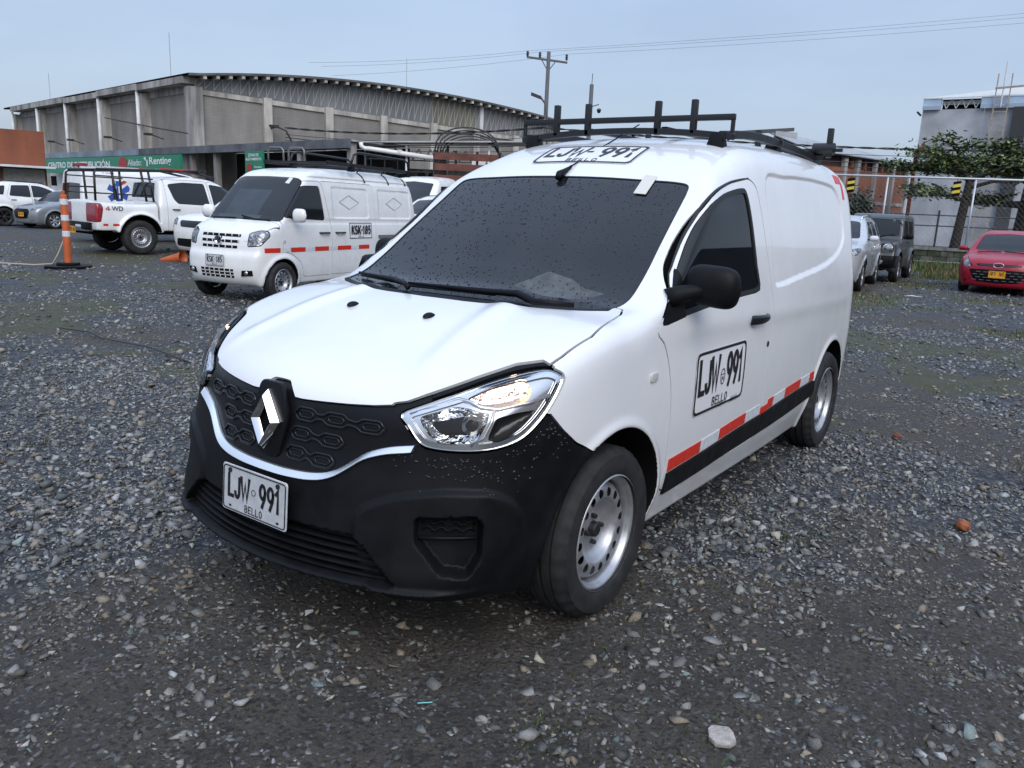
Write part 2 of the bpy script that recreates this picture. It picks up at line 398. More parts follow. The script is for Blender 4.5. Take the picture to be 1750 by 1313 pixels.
def stroke_geo(txt, w, h, t):
    """pen-stroke word w wide, h high, strokes t thick; base line centred on the origin"""
    adv = [WIDE.get(c, 1.)*1. for c in txt]; gap = .34; tot = sum(adv)+gap*(len(txt)-1); u = (w-t)/tot; V, T, x = [], [], -(w-t)/2
    for c, a in zip(txt, adv):
        for line in STROKES[c]:
            P = np.array(line, float); P = P[np.r_[True, np.linalg.norm(np.diff(P, axis=0), axis=1) > 1e-4]]*(a*u, h-t)+(x, t/2); shut = np.allclose(P[0], P[-1]); n = len(P); o = len(V)
            D = np.diff(P, axis=0); D /= np.linalg.norm(D, axis=1)[:, None]; Nn = np.c_[-D[:, 1], D[:, 0]]
            for i in range(n):
                a_, b_ = (Nn[i-1] if i else (Nn[-1] if shut else Nn[0])), (Nn[i] if i < n-1 else (Nn[0] if shut else Nn[-1])); m_ = a_+b_; m_ /= max(np.linalg.norm(m_), 1e-6); k = min(1/max(m_@a_, .45), 1.9)
                e = 0 if shut or 0 < i < n-1 else (-D[0] if i == 0 else D[-1])*t*.5*(0 if len(P) > 5 else 1); V += [P[i]+m_*k*t/2+e, P[i]-m_*k*t/2+e]
            T += [q for i in range(n-1) for q in ((o+2*i, o+2*i+1, o+2*i+3), (o+2*i, o+2*i+3, o+2*i+2))]
        x += (a+gap)*u
    return np.array(V), np.array(T)
def flat_text(name, txt, m, parent, org, ux, uy, height, width=None, bold=0., thick=.002, cells=False):
    """raised letters on a plane: org = centre of the base line, ux/uy = unit directions; fitted to width"""
    org, ux, uy = (np.array(q, float) for q in (org, ux, uy)); nn = np.cross(ux, uy)
    if cells:
        V, T = stroke_geo(txt, width, height, bold*height); return mesh_obj(name, org+V[:, :1]*ux+V[:, 1:]*uy+nn*thick, T, m, parent)
    V, T = text_geo(txt, 1., bold=bold)
    w = V[:, 0].max()-V[:, 0].min(); h = V[:, 1].max()-V[:, 1].min()
    V[:, 0] -= (V[:, 0].max()+V[:, 0].min())/2; V[:, 1] -= V[:, 1].min()
    sy = height/h; sx = width/w if width else sy
    P = org+V[:, :1]*sx*ux+V[:, 1:]*sy*uy+nn*thick
    return mesh_obj(name, P, T, m, parent)
# ------------------------------------------------------------------ ground: one sheet to the horizon, gravel, moss, grass
def vnoise(x, y, sc, seed):
    """smooth value noise"""
    r = np.random.default_rng(seed).random((256, 256)); x = np.asarray(x)*sc+1000; y = np.asarray(y)*sc+1000
    i, j = np.floor(x).astype(int), np.floor(y).astype(int); u, v = x-i, y-j; u = u*u*(3-2*u); v = v*v*(3-2*v)
    g = lambda a, b: r[a % 256, b % 256]
    return (g(i, j)*(1-u)+g(i+1, j)*u)*(1-v)+(g(i, j+1)*(1-u)+g(i+1, j+1)*u)*v
def fbm(x, y, sc, seed, n=4):
    s = 0; a = .5
    for k in range(n): s = s+a*vnoise(x, y, sc*2**k, seed+k); a *= .5
    return s/(1-.5**n)
def dirt_at(x, y):
    """0 = loose gravel, 1 = bare muddy ground"""
    d = (fbm(x, y, .55, 11)-.5)*2.6
    for cx, cy, r, a in ((1.0, .25, 1.25, 1.15), (.55, .9, .9, .9), (1.55, -.3, .8, .5), (-1.1, 1.9, .9, .85), (.3, 2.2, .8, .5), (-3, 3.2, 1.6, .5), (-5.5, -6, 2.0, .4), (-9, -11.5, 4, .6), (-7, -17, 6, .5)):
        d = d+a*np.exp(-((x-cx)**2+(y-cy)**2)/(r*r))
    for cx, cy, r, a in ((.6, -2.6, 1.9, 1.1), (-2.0, 2.3, 1.0, .45), (-2.4, 1.3, 1.2, .6)): d = d-a*np.exp(-((x-cx)**2+(y-cy)**2)/(r*r))
    return np.clip(d+.18, 0, 1)
def moss_at(x, y):
    far = sstep(3.5, 9, np.hypot(x-CAM[0], y-CAM[1]))
    m = sstep(.54, .70, fbm(x*1., y*1., .85, 41))*(.12+.88*far)
    strip = sstep(1.3, .2, np.abs(y+1.5))*sstep(-10.5, -13, x)*sstep(-31, -20, x)*sstep(.35, .55, fbm(x, y, .8, 19))   # grass beside the parked cars
    strip = np.maximum(strip, sstep(.50, .62, fbm(x, y, .5, 77))*sstep(-8, -12, x)*sstep(-.2, .8, y)*sstep(-24, -19, x))
    strip = np.maximum(strip, sstep(2.6, .6, np.hypot(x+27.5, (y+1.8)*.7)))
    return np.clip(m+strip*.95, 0, 1)
def height_at(x, y):
    r = np.hypot(x-CAM[0], y-CAM[1])
    h = (fbm(x, y, .9, 5)-.5)*.03+(fbm(x, y, 7, 9, 3)-.5)*.014
    return h*sstep(60, 20, r)
def ground():
    n = 420; t = np.linspace(-1, 1, n); g = np.sign(t)*(np.abs(t)*7+np.abs(t)**6*800)
    xs = g-.6; ys = g+.2
    X, Y = np.meshgrid(xs, ys, indexing='ij'); Z = height_at(X, Y)
    i = (np.arange(n-1)[:, None]*n+np.arange(n-1)[None]).ravel(); F = np.stack([i, i+n, i+n+1, i+1], 1)
    m = bpy.data.materials.new('gravel ground'); m.use_nodes = True; nt = m.node_tree; N = nt.nodes; L = nt.links; b = N['Principled BSDF']
    tc = N.new('ShaderNodeTexCoord'); at = N.new('ShaderNodeAttribute'); at.attribute_name = 'ground_mix'
    sep = N.new('ShaderNodeSeparateColor'); L.new(at.outputs['Color'], sep.inputs[0])
    def noise(sc, det=4, ro=.6):
        q = N.new('ShaderNodeTexNoise'); q.inputs['Scale'].default_value = sc; q.inputs['Detail'].default_value = det; q.inputs['Roughness'].default_value = ro; L.new(tc.outputs['Object'], q.inputs['Vector']); return q
    def ramp(src, a, ca, c, cc):
        r_ = N.new('ShaderNodeValToRGB'); e = r_.color_ramp.elements; e[0].position = a; e[0].color = (*ca, 1); e[1].position = c; e[1].color = (*cc, 1); L.new(src, r_.inputs[0]); return r_
    def mix(fac, a, c, mode='MIX'):
        q = N.new('ShaderNodeMix'); q.data_type = 'RGBA'; q.blend_type = mode
        if isinstance(fac, float): q.inputs[0].default_value = fac
        else: L.new(fac, q.inputs[0])
        L.new(a, q.inputs[6]); L.new(c, q.inputs[7]); return q
    def vor(sc, feat='F1', rnd=1.):
        q = N.new('ShaderNodeTexVoronoi'); q.feature = feat; q.inputs['Scale'].default_value = sc; q.inputs['Randomness'].default_value = rnd; L.new(tc.outputs['Object'], q.inputs['Vector']); return q
    n1 = noise(3, 6); n2 = noise(140, 4, .7); v1 = vor(34); v2 = vor(90); v1e = vor(34, 'DISTANCE_TO_EDGE')
    # chips of stone: each voronoi cell its own grey, gap shadow painted dark between
    sg = N.new('ShaderNodeSeparateColor'); L.new(v1.outputs['Color'], sg.inputs[0])
    chip = ramp(sg.outputs[0], .1, (.028, .030, .034), .95, (.115, .124, .136))
    edge = ramp(v1e.outputs['Distance'], .0, (.25, .25, .25), .16, (1, 1, 1))
    chip = mix(1., chip.outputs[0], edge.outputs[0], 'MULTIPLY')
    sg2 = N.new('ShaderNodeSeparateColor'); L.new(v2.outputs['Color'], sg2.inputs[0])
    grit = ramp(sg2.outputs[1], .55, (.030, .026, .022), 1., (.14, .14, .145))
    dirt = ramp(n1.outputs['Fac'], .35, (.046, .041, .035), .68, (.092, .078, .062))
    fine = ramp(n2.outputs['Fac'], .35, (.55, .55, .55), .7, (1.35, 1.33, 1.3))
    dirt = mix(1., dirt.outputs[0], fine.outputs[0], 'MULTIPLY')
    spk = ramp(sg2.outputs[0], .62, (0, 0, 0), .72, (1, 1, 1))
    dirt = mix(spk.outputs[0], dirt.outputs[2], grit.outputs[0])
    dens = N.new('ShaderNodeMath'); dens.operation = 'ADD'; L.new(sep.outputs[0], dens.inputs[0])
    nn = noise(9, 5); sub = N.new('ShaderNodeMath'); sub.operation = 'SUBTRACT'; L.new(nn.outputs['Fac'], sub.inputs[0]); sub.inputs[1].default_value = .5; L.new(sub.outputs[0], dens.inputs[1])
    dm = ramp(dens.outputs[0], .32, (0, 0, 0), .62, (1, 1, 1))
    base = mix(dm.outputs[0], chip.outputs[2], dirt.outputs[2])
    moss = ramp(noise(60, 4).outputs['Fac'], .35, (.030, .034, .012), .7, (.105, .098, .040))
    mm = N.new('ShaderNodeMath'); mm.operation = 'MULTIPLY_ADD'; L.new(nn.outputs['Fac'], mm.inputs[0]); mm.inputs[1].default_value = 1.1; L.new(sep.outputs[1], mm.inputs[2])
    mmr = ramp(mm.outputs[0], .90, (0, 0, 0), 1.35, (1, 1, 1))
    brk = ramp(noise(26, 6, .75).outputs['Fac'], .37, (0, 0, 0), .54, (1, 1, 1)); mmr = mix(1., mmr.outputs[0], brk.outputs[0], 'MULTIPLY')
    base = mix(mmr.outputs[2], base.outputs[2], moss.outputs[0])
    L.new(base.outputs[2], b.inputs['Base Color'])
    rr = ramp(n1.outputs['Fac'], .3, (.55,)*3, .7, (.85,)*3); L.new(rr.outputs[0], b.inputs['Roughness']); b.inputs['Specular IOR Level'].default_value = .35
    hs = N.new('ShaderNodeMath'); hs.operation = 'MULTIPLY_ADD'; L.new(v1e.outputs['Distance'], hs.inputs[0]); hs.inputs[1].default_value = 1.5; L.new(n2.outputs['Fac'], hs.inputs[2])
    bp = N.new('ShaderNodeBump'); bp.inputs['Strength'].default_value = .8; bp.inputs['Distance'].default_value = .012; L.new(hs.outputs[0], bp.inputs['Height']); L.new(bp.outputs[0], b.inputs['Normal'])
    o = mesh_obj('ground', np.stack([X, Y, Z], -1).reshape(-1, 3), F, m, smooth=True); o['kind'] = 'structure'
    a = o.data.attributes.new('ground_mix', 'FLOAT_COLOR', 'POINT')
    c = np.ones((n*n, 4), np.float32); c[:, 0] = dirt_at(X, Y).ravel(); c[:, 1] = moss_at(X, Y).ravel(); c[:, 2] = 0
    a.data.foreach_set('color', c.ravel())
ground()
def stone_templates(k, npts):
    out = []
    rg = np.random.default_rng(21)
    for _ in range(k):
        bm = bmesh.new()
        for p in rg.normal(size=(npts, 3)):
            p = p/np.linalg.norm(p); p = np.sign(p)*np.abs(p)**.8*np.array((1, .74, .5))*rg.uniform(.85, 1.1); bm.verts.new(p)
        r_ = bmesh.ops.convex_hull(bm, input=bm.verts); bmesh.ops.delete(bm, geom=[v for v in bm.verts if not v.link_faces], context='VERTS')
        bmesh.ops.triangulate(bm, faces=bm.faces); bm.verts.ensure_lookup_table(); bm.verts.index_update()
        out.append((np.array([v.co[:] for v in bm.verts]), np.array([[v.index for v in f.verts] for f in bm.faces]))); bm.free()
    return out
def scatter(name, P, S, flat, tmpl, m, cols, tilt=.35, smooth=False):
    """thousands of small solids joined into one mesh; cols is a per-piece colour attribute"""
    rg = np.random.default_rng(5); n = len(P); which = rg.integers(0, len(tmpl), n)
    Vs, Ts, Cs = [], [], []; off = 0
    for t, (tv, tt) in enumerate(tmpl):
        k = np.where(which == t)[0]; q = len(k)
        if not q: continue
        a = rg.uniform(0, 2*PI, q); bx, by = rg.normal(0, tilt, q), rg.normal(0, tilt, q)
        v = tv[None]*np.stack([S[k], S[k]*rg.uniform(.8, 1.25, q), S[k]*flat[k]], -1)[:, None, :]
        c, s = np.cos(bx)[:, None], np.sin(bx)[:, None]; v = np.stack([v[..., 0], v[..., 1]*c-v[..., 2]*s, v[..., 1]*s+v[..., 2]*c], -1)
        c, s = np.cos(by)[:, None], np.sin(by)[:, None]; v = np.stack([v[..., 0]*c+v[..., 2]*s, v[..., 1], -v[..., 0]*s+v[..., 2]*c], -1)
        c, s = np.cos(a)[:, None], np.sin(a)[:, None]; v = np.stack([v[..., 0]*c-v[..., 1]*s, v[..., 0]*s+v[..., 1]*c, v[..., 2]], -1)
        v = v+P[k][:, None, :]; m_ = len(tv)
        Vs.append(v.reshape(-1, 3)); Ts.append((tt[None]+(np.arange(q)*m_)[:, None, None]+off).reshape(-1, 3)); Cs.append(np.repeat(cols[k], m_, 0)); off += q*m_
    o = mesh_obj(name, np.concatenate(Vs), np.concatenate(Ts), m, smooth=smooth)
    at = o.data.attributes.new('tint', 'FLOAT_COLOR', 'POINT'); c = np.ones((off, 4), np.float32); c[:, :3] = np.concatenate(Cs); at.data.foreach_set('color', c.ravel())
    return o
def tint_mat(name, rough=.7, spec=.4, bump=.25, bscale=220, trans=0.):
    m = bpy.data.materials.new(name); m.use_nodes = True; nt = m.node_tree; N = nt.nodes; L = nt.links; b = N['Principled BSDF']
    at = N.new('ShaderNodeAttribute'); at.attribute_name = 'tint'; tc = N.new('ShaderNodeTexCoord'); nz = N.new('ShaderNodeTexNoise'); nz.inputs['Scale'].default_value = bscale; L.new(tc.outputs['Object'], nz.inputs['Vector'])
    mr = N.new('ShaderNodeMapRange'); mr.inputs[1].default_value = .3; mr.inputs[2].default_value = .7; mr.inputs[3].default_value = .72; mr.inputs[4].default_value = 1.25; L.new(nz.outputs['Fac'], mr.inputs[0])
    mx = N.new('ShaderNodeVectorMath'); mx.operation = 'SCALE'; L.new(at.outputs['Color'], mx.inputs[0]); L.new(mr.outputs[0], mx.inputs['Scale']); L.new(mx.outputs[0], b.inputs['Base Color'])
    b.inputs['Roughness'].default_value = rough; b.inputs['Specular IOR Level'].default_value = spec
    if bump:
        bp = N.new('ShaderNodeBump'); bp.inputs['Strength'].default_value = bump; bp.inputs['Distance'].default_value = .003; L.new(nz.outputs['Fac'], bp.inputs['Height']); L.new(bp.outputs[0], b.inputs['Normal'])
    return m
def wedge(n, r0, r1, rg, lo=166, hi=268):
    """points on the ground seen from the camera's side of the yard, uniform per area between two distances"""
    r_ = np.sqrt(rg.uniform(r0*r0, r1*r1, n)); a = np.radians(rg.uniform(lo, hi, n)); return np.c_[CAM[0]+r_*np.cos(a), CAM[1]+r_*np.sin(a)]
def gravel():
    rg = np.random.default_rng(12); P, S, Fl = [], [], []
    for r0, r1, dens, smin, sm in ((.9, 4.2, 3100, .0045, .0102), (4.2, 7.5, 1900, .0062, .0095), (7.5, 13, 400, .010, .012), (13, 24, 60, .016, .018)):
        area = math.radians(102)/2*(r1*r1-r0*r0); n = int(area*dens); q = wedge(n, r0, r1, rg)
        d = dirt_at(q[:, 0], q[:, 1]); mo = moss_at(q[:, 0], q[:, 1]); cl = fbm(q[:, 0], q[:, 1], 4.5, 31, 3)
        keep = rg.random(n) < np.clip(1.05-d*.52, .52, 1)*np.clip(1-mo*.75, .1, 1)*sstep(.30, .52, cl+.12*(1-d))
        inside = (q[:, 0] > -3.45) & (q[:, 0] < .75) & (np.abs(q[:, 1]) < .8); keep &= ~inside | (rg.random(n) < .5)
        q = q[keep]; s = smin+rg.exponential(sm*.62, len(q)); s = np.minimum(s, sm*4.)
        P.append(q); S.append(s); Fl.append(rg.uniform(.55, 1.1, len(q)))
    P = np.concatenate(P); S = np.concatenate(S); Fl = np.concatenate(Fl); d = dirt_at(P[:, 0], P[:, 1])
    Z = height_at(P[:, 0], P[:, 1])+S*Fl*.5*(rg.uniform(.05, .75, len(P))-.45*d)
    v = np.exp(rg.normal(0, .40, len(P)))*.165; c = np.stack([v*.965, v*1.0, v*1.03], -1)
    br = rg.random(len(P)); c[br < .16] = np.stack([v*1.12, v*.98, v*.80], -1)[br < .16]; c[br > .975] = np.stack([v*1.4, v*1.37, v*1.28], -1)[br > .975]; c[(br > .90) & (br < .93)] *= np.array((.78, .98, 1.0)); c *= (1-.15*sstep(.2, .8, d))[:, None]*(np.array((1.03, 1., .95))**sstep(.2, .8, d)[:, None]); c *= np.array((1.03, 1., .945))
    o = scatter('gravel', np.c_[P, Z], S, Fl, stone_templates(14, 9), tint_mat('gravel stone'), np.clip(c, .02, .36)); o['kind'] = 'stuff'
gravel()
def blades(name, C, H, Wd, cols, m, bend=.6):
    """grass blades: two bent quads each"""
    rg = np.random.default_rng(8); n = len(C); a = rg.uniform(0, 2*PI, n); d = np.stack([np.cos(a), np.sin(a), np.zeros(n)], -1); w = np.stack([-np.sin(a), np.cos(a), np.zeros(n)], -1)*Wd[:, None]*.5
    up = np.array((0, 0, 1.)); b = rg.uniform(.2, 1, n)[:, None]*bend; h = H[:, None]
    p1 = C+up*h*.55+d*h*.18*b; p2 = C+up*h*(1-.35*b)+d*h*.75*b
    V = np.stack([C-w, C+w, p1-w*.8, p1+w*.8, p2-w*.1, p2+w*.1], 1).reshape(-1, 3); i = np.arange(n)*6
    F = np.concatenate([np.stack([i, i+1, i+3, i+2], 1), np.stack([i+2, i+3, i+5, i+4], 1)])
    o = mesh_obj(name, V, F, m); at = o.data.attributes.new('tint', 'FLOAT_COLOR', 'POINT'); c = np.ones((n*6, 4), np.float32); c[:, :3] = np.repeat(cols, 6, 0); at.data.foreach_set('color', c.ravel())
    o['kind'] = 'stuff'; return o
def grass():
    rg = np.random.default_rng(33); gm = tint_mat('grass blade', rough=.75, bump=0)
    def col(n, dry):
        v = np.exp(rg.normal(0, .3, n))[:, None]; g = np.array((.045, .075, .018)); y = np.array((.15, .12, .05)); k = (rg.random(n) < dry)[:, None]
        return np.where(k, y, g)*v
    # strip between the parked cars and along the block wall
    n = 34000; q = np.c_[rg.uniform(-31, -9.5, n), rg.uniform(-4.5, 3.5, n)]; k = rg.random(n) < moss_at(q[:, 0], q[:, 1])**2; q = q[k]; n = len(q)
    tall = sstep(-21, -25, q[:, 0]); H = (.025+.05*rg.random(n))*(1+4.*tall)
    blades('grass', np.c_[q, height_at(q[:, 0], q[:, 1])-.01], H, .012+.012*rg.random(n)+.01*tall, col(n, .42), gm)
    # sparse tufts and creeping weeds over the gravel
    C, n_ = [], 0; cen = wedge(420, 1.6, 16, rg); mo = fbm(cen[:, 0], cen[:, 1], .85, 41); cen = cen[(mo > .52) | (rg.random(len(cen)) < .10)]
    cen = cen[~((cen[:, 0] > -3.4) & (cen[:, 0] < .8) & (np.abs(cen[:, 1]) < .7))]
    for c in cen:
        m_ = rg.integers(25, 110); C.append(c+rg.normal(0, rg.uniform(.05, .17), (m_, 2)))
    C = np.concatenate(C); n = len(C)
    blades('weeds', np.c_[C, height_at(C[:, 0], C[:, 1])-.006], .015+.035*rg.random(n)**2, .003+.005*rg.random(n), col(n, .45)*.8, gm, bend=1.2)
grass()
# ------------------------------------------------------------------ shared car materials
PAINT_W = mat('white paint', (.765, .77, .78), rough=.22, spec=.5, coat=.6, rvar=.05, vscale=3, var=.025)
PAINT_W2 = mat('white paint dusty', (.76, .76, .75), rough=.3, spec=.5, coat=.4, rvar=.08, vscale=3, var=.05)
BLACKP = mat('black bumper plastic', (.006, .0065, .0078), rough=.52, spec=.17, var=.25, vscale=9, rvar=.1, bump=.05, bscale=900, dist=.0006)
BLACKG = mat('black gloss plastic', (.012, .012, .014), rough=.22, spec=.5)
RUBBER = mat('seal rubber', (.012, .012, .013), rough=.6)
VOID = mat('dark cavity', (.008, .008, .009), rough=.9, spec=.1)
GLASS = glassy('tinted glass', (.006, .007, .009), rough=.02, trans=.06, spec=.22)
GLASSW = glassy('rainy windscreen glass', (.016, .018, .022), rough=.09, trans=.5, spec=1.0)
CHROME = mat('chrome', (.78, .79, .80), rough=.07, metal=1.)
SILVER = mat('silver reflector', (.74, .75, .78), rough=.16, metal=1., bump=.06, bscale=40, dist=.004)
TYRE = mat('tyre rubber', (.022, .022, .023), rough=.75, spec=.35, var=.35, vscale=14, bump=.15, bscale=160, dist=.002)
STEEL = mat('painted steel wheel', (.42, .43, .45), rough=.38, metal=.65, var=.14, vscale=20, rvar=.1)
DARKMETAL = mat('dark worn metal', (.05, .05, .052), rough=.5, metal=.7, var=.3, vscale=30)
RACK = mat('black painted steel rack', (.012, .012, .014), rough=.4, spec=.5)
LETTER = mat('black lettering', (.010, .010, .012), rough=.45)
DECAL = mat('white decal film', (.74, .74, .76), rough=.35)
RED_REF = mat('red reflective tape', (.62, .028, .012), rough=.35, var=.12, vscale=60)
WHITE_REF = mat('white reflective tape', (.62, .66, .70), rough=.35, var=.2, vscale=50)
PLATE_W = mat('number plate white', (.50, .51, .53), rough=.42, var=.12, vscale=25)
PLATE_Y = mat('number plate yellow', (.72, .33, .015), rough=.4, var=.1, vscale=25)
def lens_mat(name, tint=(1, 1, 1), alpha=.8, rough=.03):
    if name in MATS: return MATS[name]
    m = bpy.data.materials.new(name); m.use_nodes = True; nt = m.node_tree; N = nt.nodes; L = nt.links
    tr = N.new('ShaderNodeBsdfTransparent'); tr.inputs[0].default_value = (*tint, 1)
    gl = N.new('ShaderNodeBsdfGlossy'); gl.inputs['Roughness'].default_value = rough
    fr = N.new('ShaderNodeFresnel'); fr.inputs[0].default_value = 1.5; mx = N.new('ShaderNodeMixShader')
    L.new(fr.outputs[0], mx.inputs[0]); L.new(tr.outputs[0], mx.inputs[1]); L.new(gl.outputs[0], mx.inputs[2])
    L.new(mx.outputs[0], N['Material Output'].inputs['Surface']); MATS[name] = m; return m
LENS = lens_mat('clear lamp lens')

# ------------------------------------------------------------------ wheels (axle along y, outer face towards +y)
def make_tyre(ro, rr, w, parent, n=96, name='tyre'):
    h = w/2
    prof = [(rr+.004, h*.78), (rr+.010, h*.88), (rr+.016, h*.94), (rr+.24*(ro-rr), h*1.0), (rr+.5*(ro-rr), h*1.04), (rr+.78*(ro-rr), h*.99), (ro-.018, h*.90), (ro-.006, h*.78)]
    tread = [(ro, h*.66), (ro, h*.50), (ro-.009, h*.48), (ro-.009, h*.40), (ro, h*.38), (ro+.001, h*.09), (ro-.009, h*.07), (ro-.009, -h*.07), (ro+.001, -h*.09)]
    P = prof+tread+[(r_, -a) for r_, a in (tread[:5][::-1]+prof[::-1])]
    V, F = [], []
    for i, (r_, a) in enumerate(P):
        shoulder = r_ > ro-.04 and abs(abs(a)-h*.78) < .004 or r_ > ro-.04 and (abs(abs(a)-h*.66) < .004 or abs(abs(a)-h*.90) < .004)
        for k in range(n):
            t = 2*PI*k/n; q = r_-(.007 if shoulder and k % 3 == 0 else 0)
            V.append((q*math.cos(t), a, q*math.sin(t)))
    m = len(P); F = [(i*n+k, i*n+(k+1) % n, (i+1)*n+(k+1) % n, (i+1)*n+k) for i in range(m-1) for k in range(n)]
    o = mesh_obj(name, V, F, TYRE, parent)
    bm = bmesh.new(); bm.from_mesh(o.data); bmesh.ops.recalc_face_normals(bm, faces=bm.faces)
    for f in bm.faces: f.smooth = True
    for e in bm.edges: e.smooth = not (len(e.link_faces) == 2 and e.calc_face_angle(0) > .6)
    bm.to_mesh(o.data); bm.free(); return o
def lathe_tris(prof, n):
    V = np.array([(r_*math.cos(2*PI*k/n), a, r_*math.sin(2*PI*k/n)) for r_, a in prof for k in range(n)])
    m = len(prof); T = []
    for i in range(m-1):
        for k in range(n):
            a, b, c, d = i*n+k, i*n+(k+1) % n, (i+1)*n+(k+1) % n, (i+1)*n+k
            T += [(a, b, c), (a, c, d)]
    return V, np.array(T)
def spline_prof(P, k=5):
    P = np.array(P, float); t = np.arange(len(P)); s = np.linspace(0, len(P)-1, (len(P)-1)*k+1)
    return list(zip(Spl(t, P[:, 0])(s), Spl(t, P[:, 1])(s)))
def steel_wheel(parent, ro=.31, rr=.2, w=.185, holes=16, lugs=4, off=.083, lo=False, dark=False):
    """pressed steel wheel: tyre > none; rim with real vent holes, hub cap and lug nuts as its pieces"""
    make_tyre(ro, rr, w, parent, n=48 if lo else 96)
    s = rr/.2
    barrel = [(.2085*s, off+.006), (.2135*s, off+.002), (.212*s, off-.010), (.205*s, off-.006), (.197*s, off-.012), (.192*s, off-.022), (.186*s, off-.030), (.186*s, off-.05), (.185*s, off-.068), (.183*s, off-.09), (.180*s, off-.16)]
    b = MB().lathe(spline_prof(barrel, 2), n=48 if lo else 96)
    rim = b.build('rim', STEEL, parent, smooth=True, auto=.9)
    disc = spline_prof([(.1835*s, off-.064), (.176*s, off-.046), (.163*s, off-.033), (.150*s, off-.027), (.130*s, off-.026), (.117*s, off-.032), (.104*s, off-.052), (.085*s, off-.068), (.066*s, off-.072), (.054*s, off-.066), (.040*s, off-.064), (.001, off-.064)], 4 if lo else 6)
    V, T = lathe_tris(disc, 96 if lo else 192)
    ang = np.arctan2(V[:, 2], V[:, 0]); rad = np.hypot(V[:, 0], V[:, 2])
    da = (ang/(2*PI/holes)+.5) % 1-.5; sx = da*2*PI/holes*.143*s
    q = np.hypot(sx/(.0150*s*16/holes), (rad-.143*s)/(.0165*s)); sd = (1-q)*.012
    (Va, Ta), _ = cut(V, T, np.where(V[:, 1] > off-.062, sd, -1))
    d = mesh_obj('wheel_disc', Va, Ta, STEEL, rim, smooth=True)
    hub = MB().lathe([(.001, off-.040), (.022*s, off-.040), (.027*s, off-.044), (.029*s, off-.066)], n=24)
    for k in range(lugs):
        t = 2*PI*(k+.3)/lugs; c = (.05*s*math.cos(t), 0, .05*s*math.sin(t))
        hub.lathe([(.001, off-.046), (.008, off-.046), (.0095, off-.048), (.0095, off-.07)], c=c, n=6)
    hub.build('hub', DARKMETAL, rim, smooth=True, auto=.6)
    back = MB().lathe([(.168*s, off-.12), (.001, off-.12)], n=32); back.build('brake_drum', VOID, rim)
def alloy_wheel(parent, ro, rr, w, spokes=5, off=None, m=None, m2=None, twin=False):
    """cast wheel with open spokes over a dark brake drum"""
    off = off if off is not None else w*.45; make_tyre(ro, rr, w, parent, n=48); m = m or MATS['alloy']; s = rr/.2
    b = MB().lathe(spline_prof([(.205*s, off), (.209*s, off-.004), (.204*s, off-.012), (.190*s, off-.016), (.182*s, off-.05), (.176*s, off-.15)], 2), n=48)
    rim = b.build('rim', m, parent, smooth=True, auto=.9)
    sp = MB()
    for k in range(spokes):
        for dv in ((-.13, .13) if twin else (0,)):
            t = 2*PI*k/spokes+PI/2; t2 = t+dv
            u = np.array((math.cos(t), 0, math.sin(t))); u2 = np.array((math.cos(t2), 0, math.sin(t2))); v = np.array((-math.sin(t2), 0, math.cos(t2)))
            wi, wo = (.020, .016) if twin else (.024, .034)
            A, B_ = u*.04*s, u2*.186*s; y0, y1 = off-.028, off-.012
            P = [A-v*wi+(0, y0, 0), A+v*wi+(0, y0, 0), B_+v*wo+(0, y1, 0), B_-v*wo+(0, y1, 0)]
            sp.prism([p for p in P], (0, -.022, 0))
    sp.lathe([(.001, off-.018), (.03*s, off-.020), (.045*s, off-.030), (.045*s, off-.05)], n=20)
    sp.build('spokes', m2 or m, rim, bevel=.003, seg=1, auto=.6)
    MB().lathe([(.172*s, off-.06), (.001, off-.06)], n=32).build('brake_drum', VOID, rim)
mat('alloy', (.55, .56, .58), rough=.3, metal=.8, var=.08); mat('dark alloy', (.06, .06, .065), rough=.35, metal=.7)
def put_wheel(car, x, y, z, maker, side, name='wheel', steer=0.):
    w = bpy.data.objects.new(name, None); w.empty_display_size = .1; link(w, car)
    w.location = (x, y*side, z); w.rotation_euler = (0, RNG.uniform(-2, 2), (0 if side > 0 else PI)+steer); w.rotation_mode = 'ZYX'
    maker(w); return w
def copy_wheel(src, car, x, y, z, side, spin):
    w = src.copy(); link(w, car); w.location = (x, y*side, z); w.rotation_euler = (0, spin, 0 if side > 0 else PI)
    for c in src.children:
        d = c.copy(); link(d, w)
        for g in c.children: link(g.copy(), d)
    return w
def wheel_set(car, xf, xr, y, z, maker, yr=None):
    w = put_wheel(car, xf, y, z, maker, 1)
    for x, s in ((xf, -1), (xr, 1), (xr, -1)): copy_wheel(w, car, x, (yr or y) if x == xr else y, z, s, RNG.uniform(-3, 3))

# ------------------------------------------------------------------ the panel cutter
class Cutter:
    def __init__(s, f, V, T, parent): s.f, s.V, s.T, s.par = f, V, T, parent
    def take(s, name, sd, m, gap=.0025, parent=None, skirt=.012, lift=0., keep=False, sides=False):
        """lift the region sd<0 out of the sheet as its own panel; gap = half width of the joint"""
        v = sd(s.V); (Vi, Ti), (Vo, To) = cut(s.V, s.T, v+gap)
        if not keep:
            v2 = sd(Vo); _, (s.V, s.T) = cut(Vo, To, v2-gap)
        if sides:
            out = []
            for sg in (1, -1):
                k = (Vi[Ti][:, :, 1].mean(1)*sg) > 0
                a = compact(Vi, Ti[k]); out.append(panel(name, a[0], a[1], s.f, m, parent or s.par, skirt, lift))
            return out
        return panel(name, Vi, Ti, s.f, m, parent or s.par, skirt, lift)
    def rest(s, name, m, skirt=.012): return panel(name, s.V, s.T, s.f, m, s.par, skirt)
def xz(P): return P[:, [0, 2]]
def yz(P): return np.c_[np.abs(P[:, 1]), P[:, 2]]
def syz(P): return P[:, [1, 2]]
CA, SA = math.cos(R(40)), math.sin(R(40))
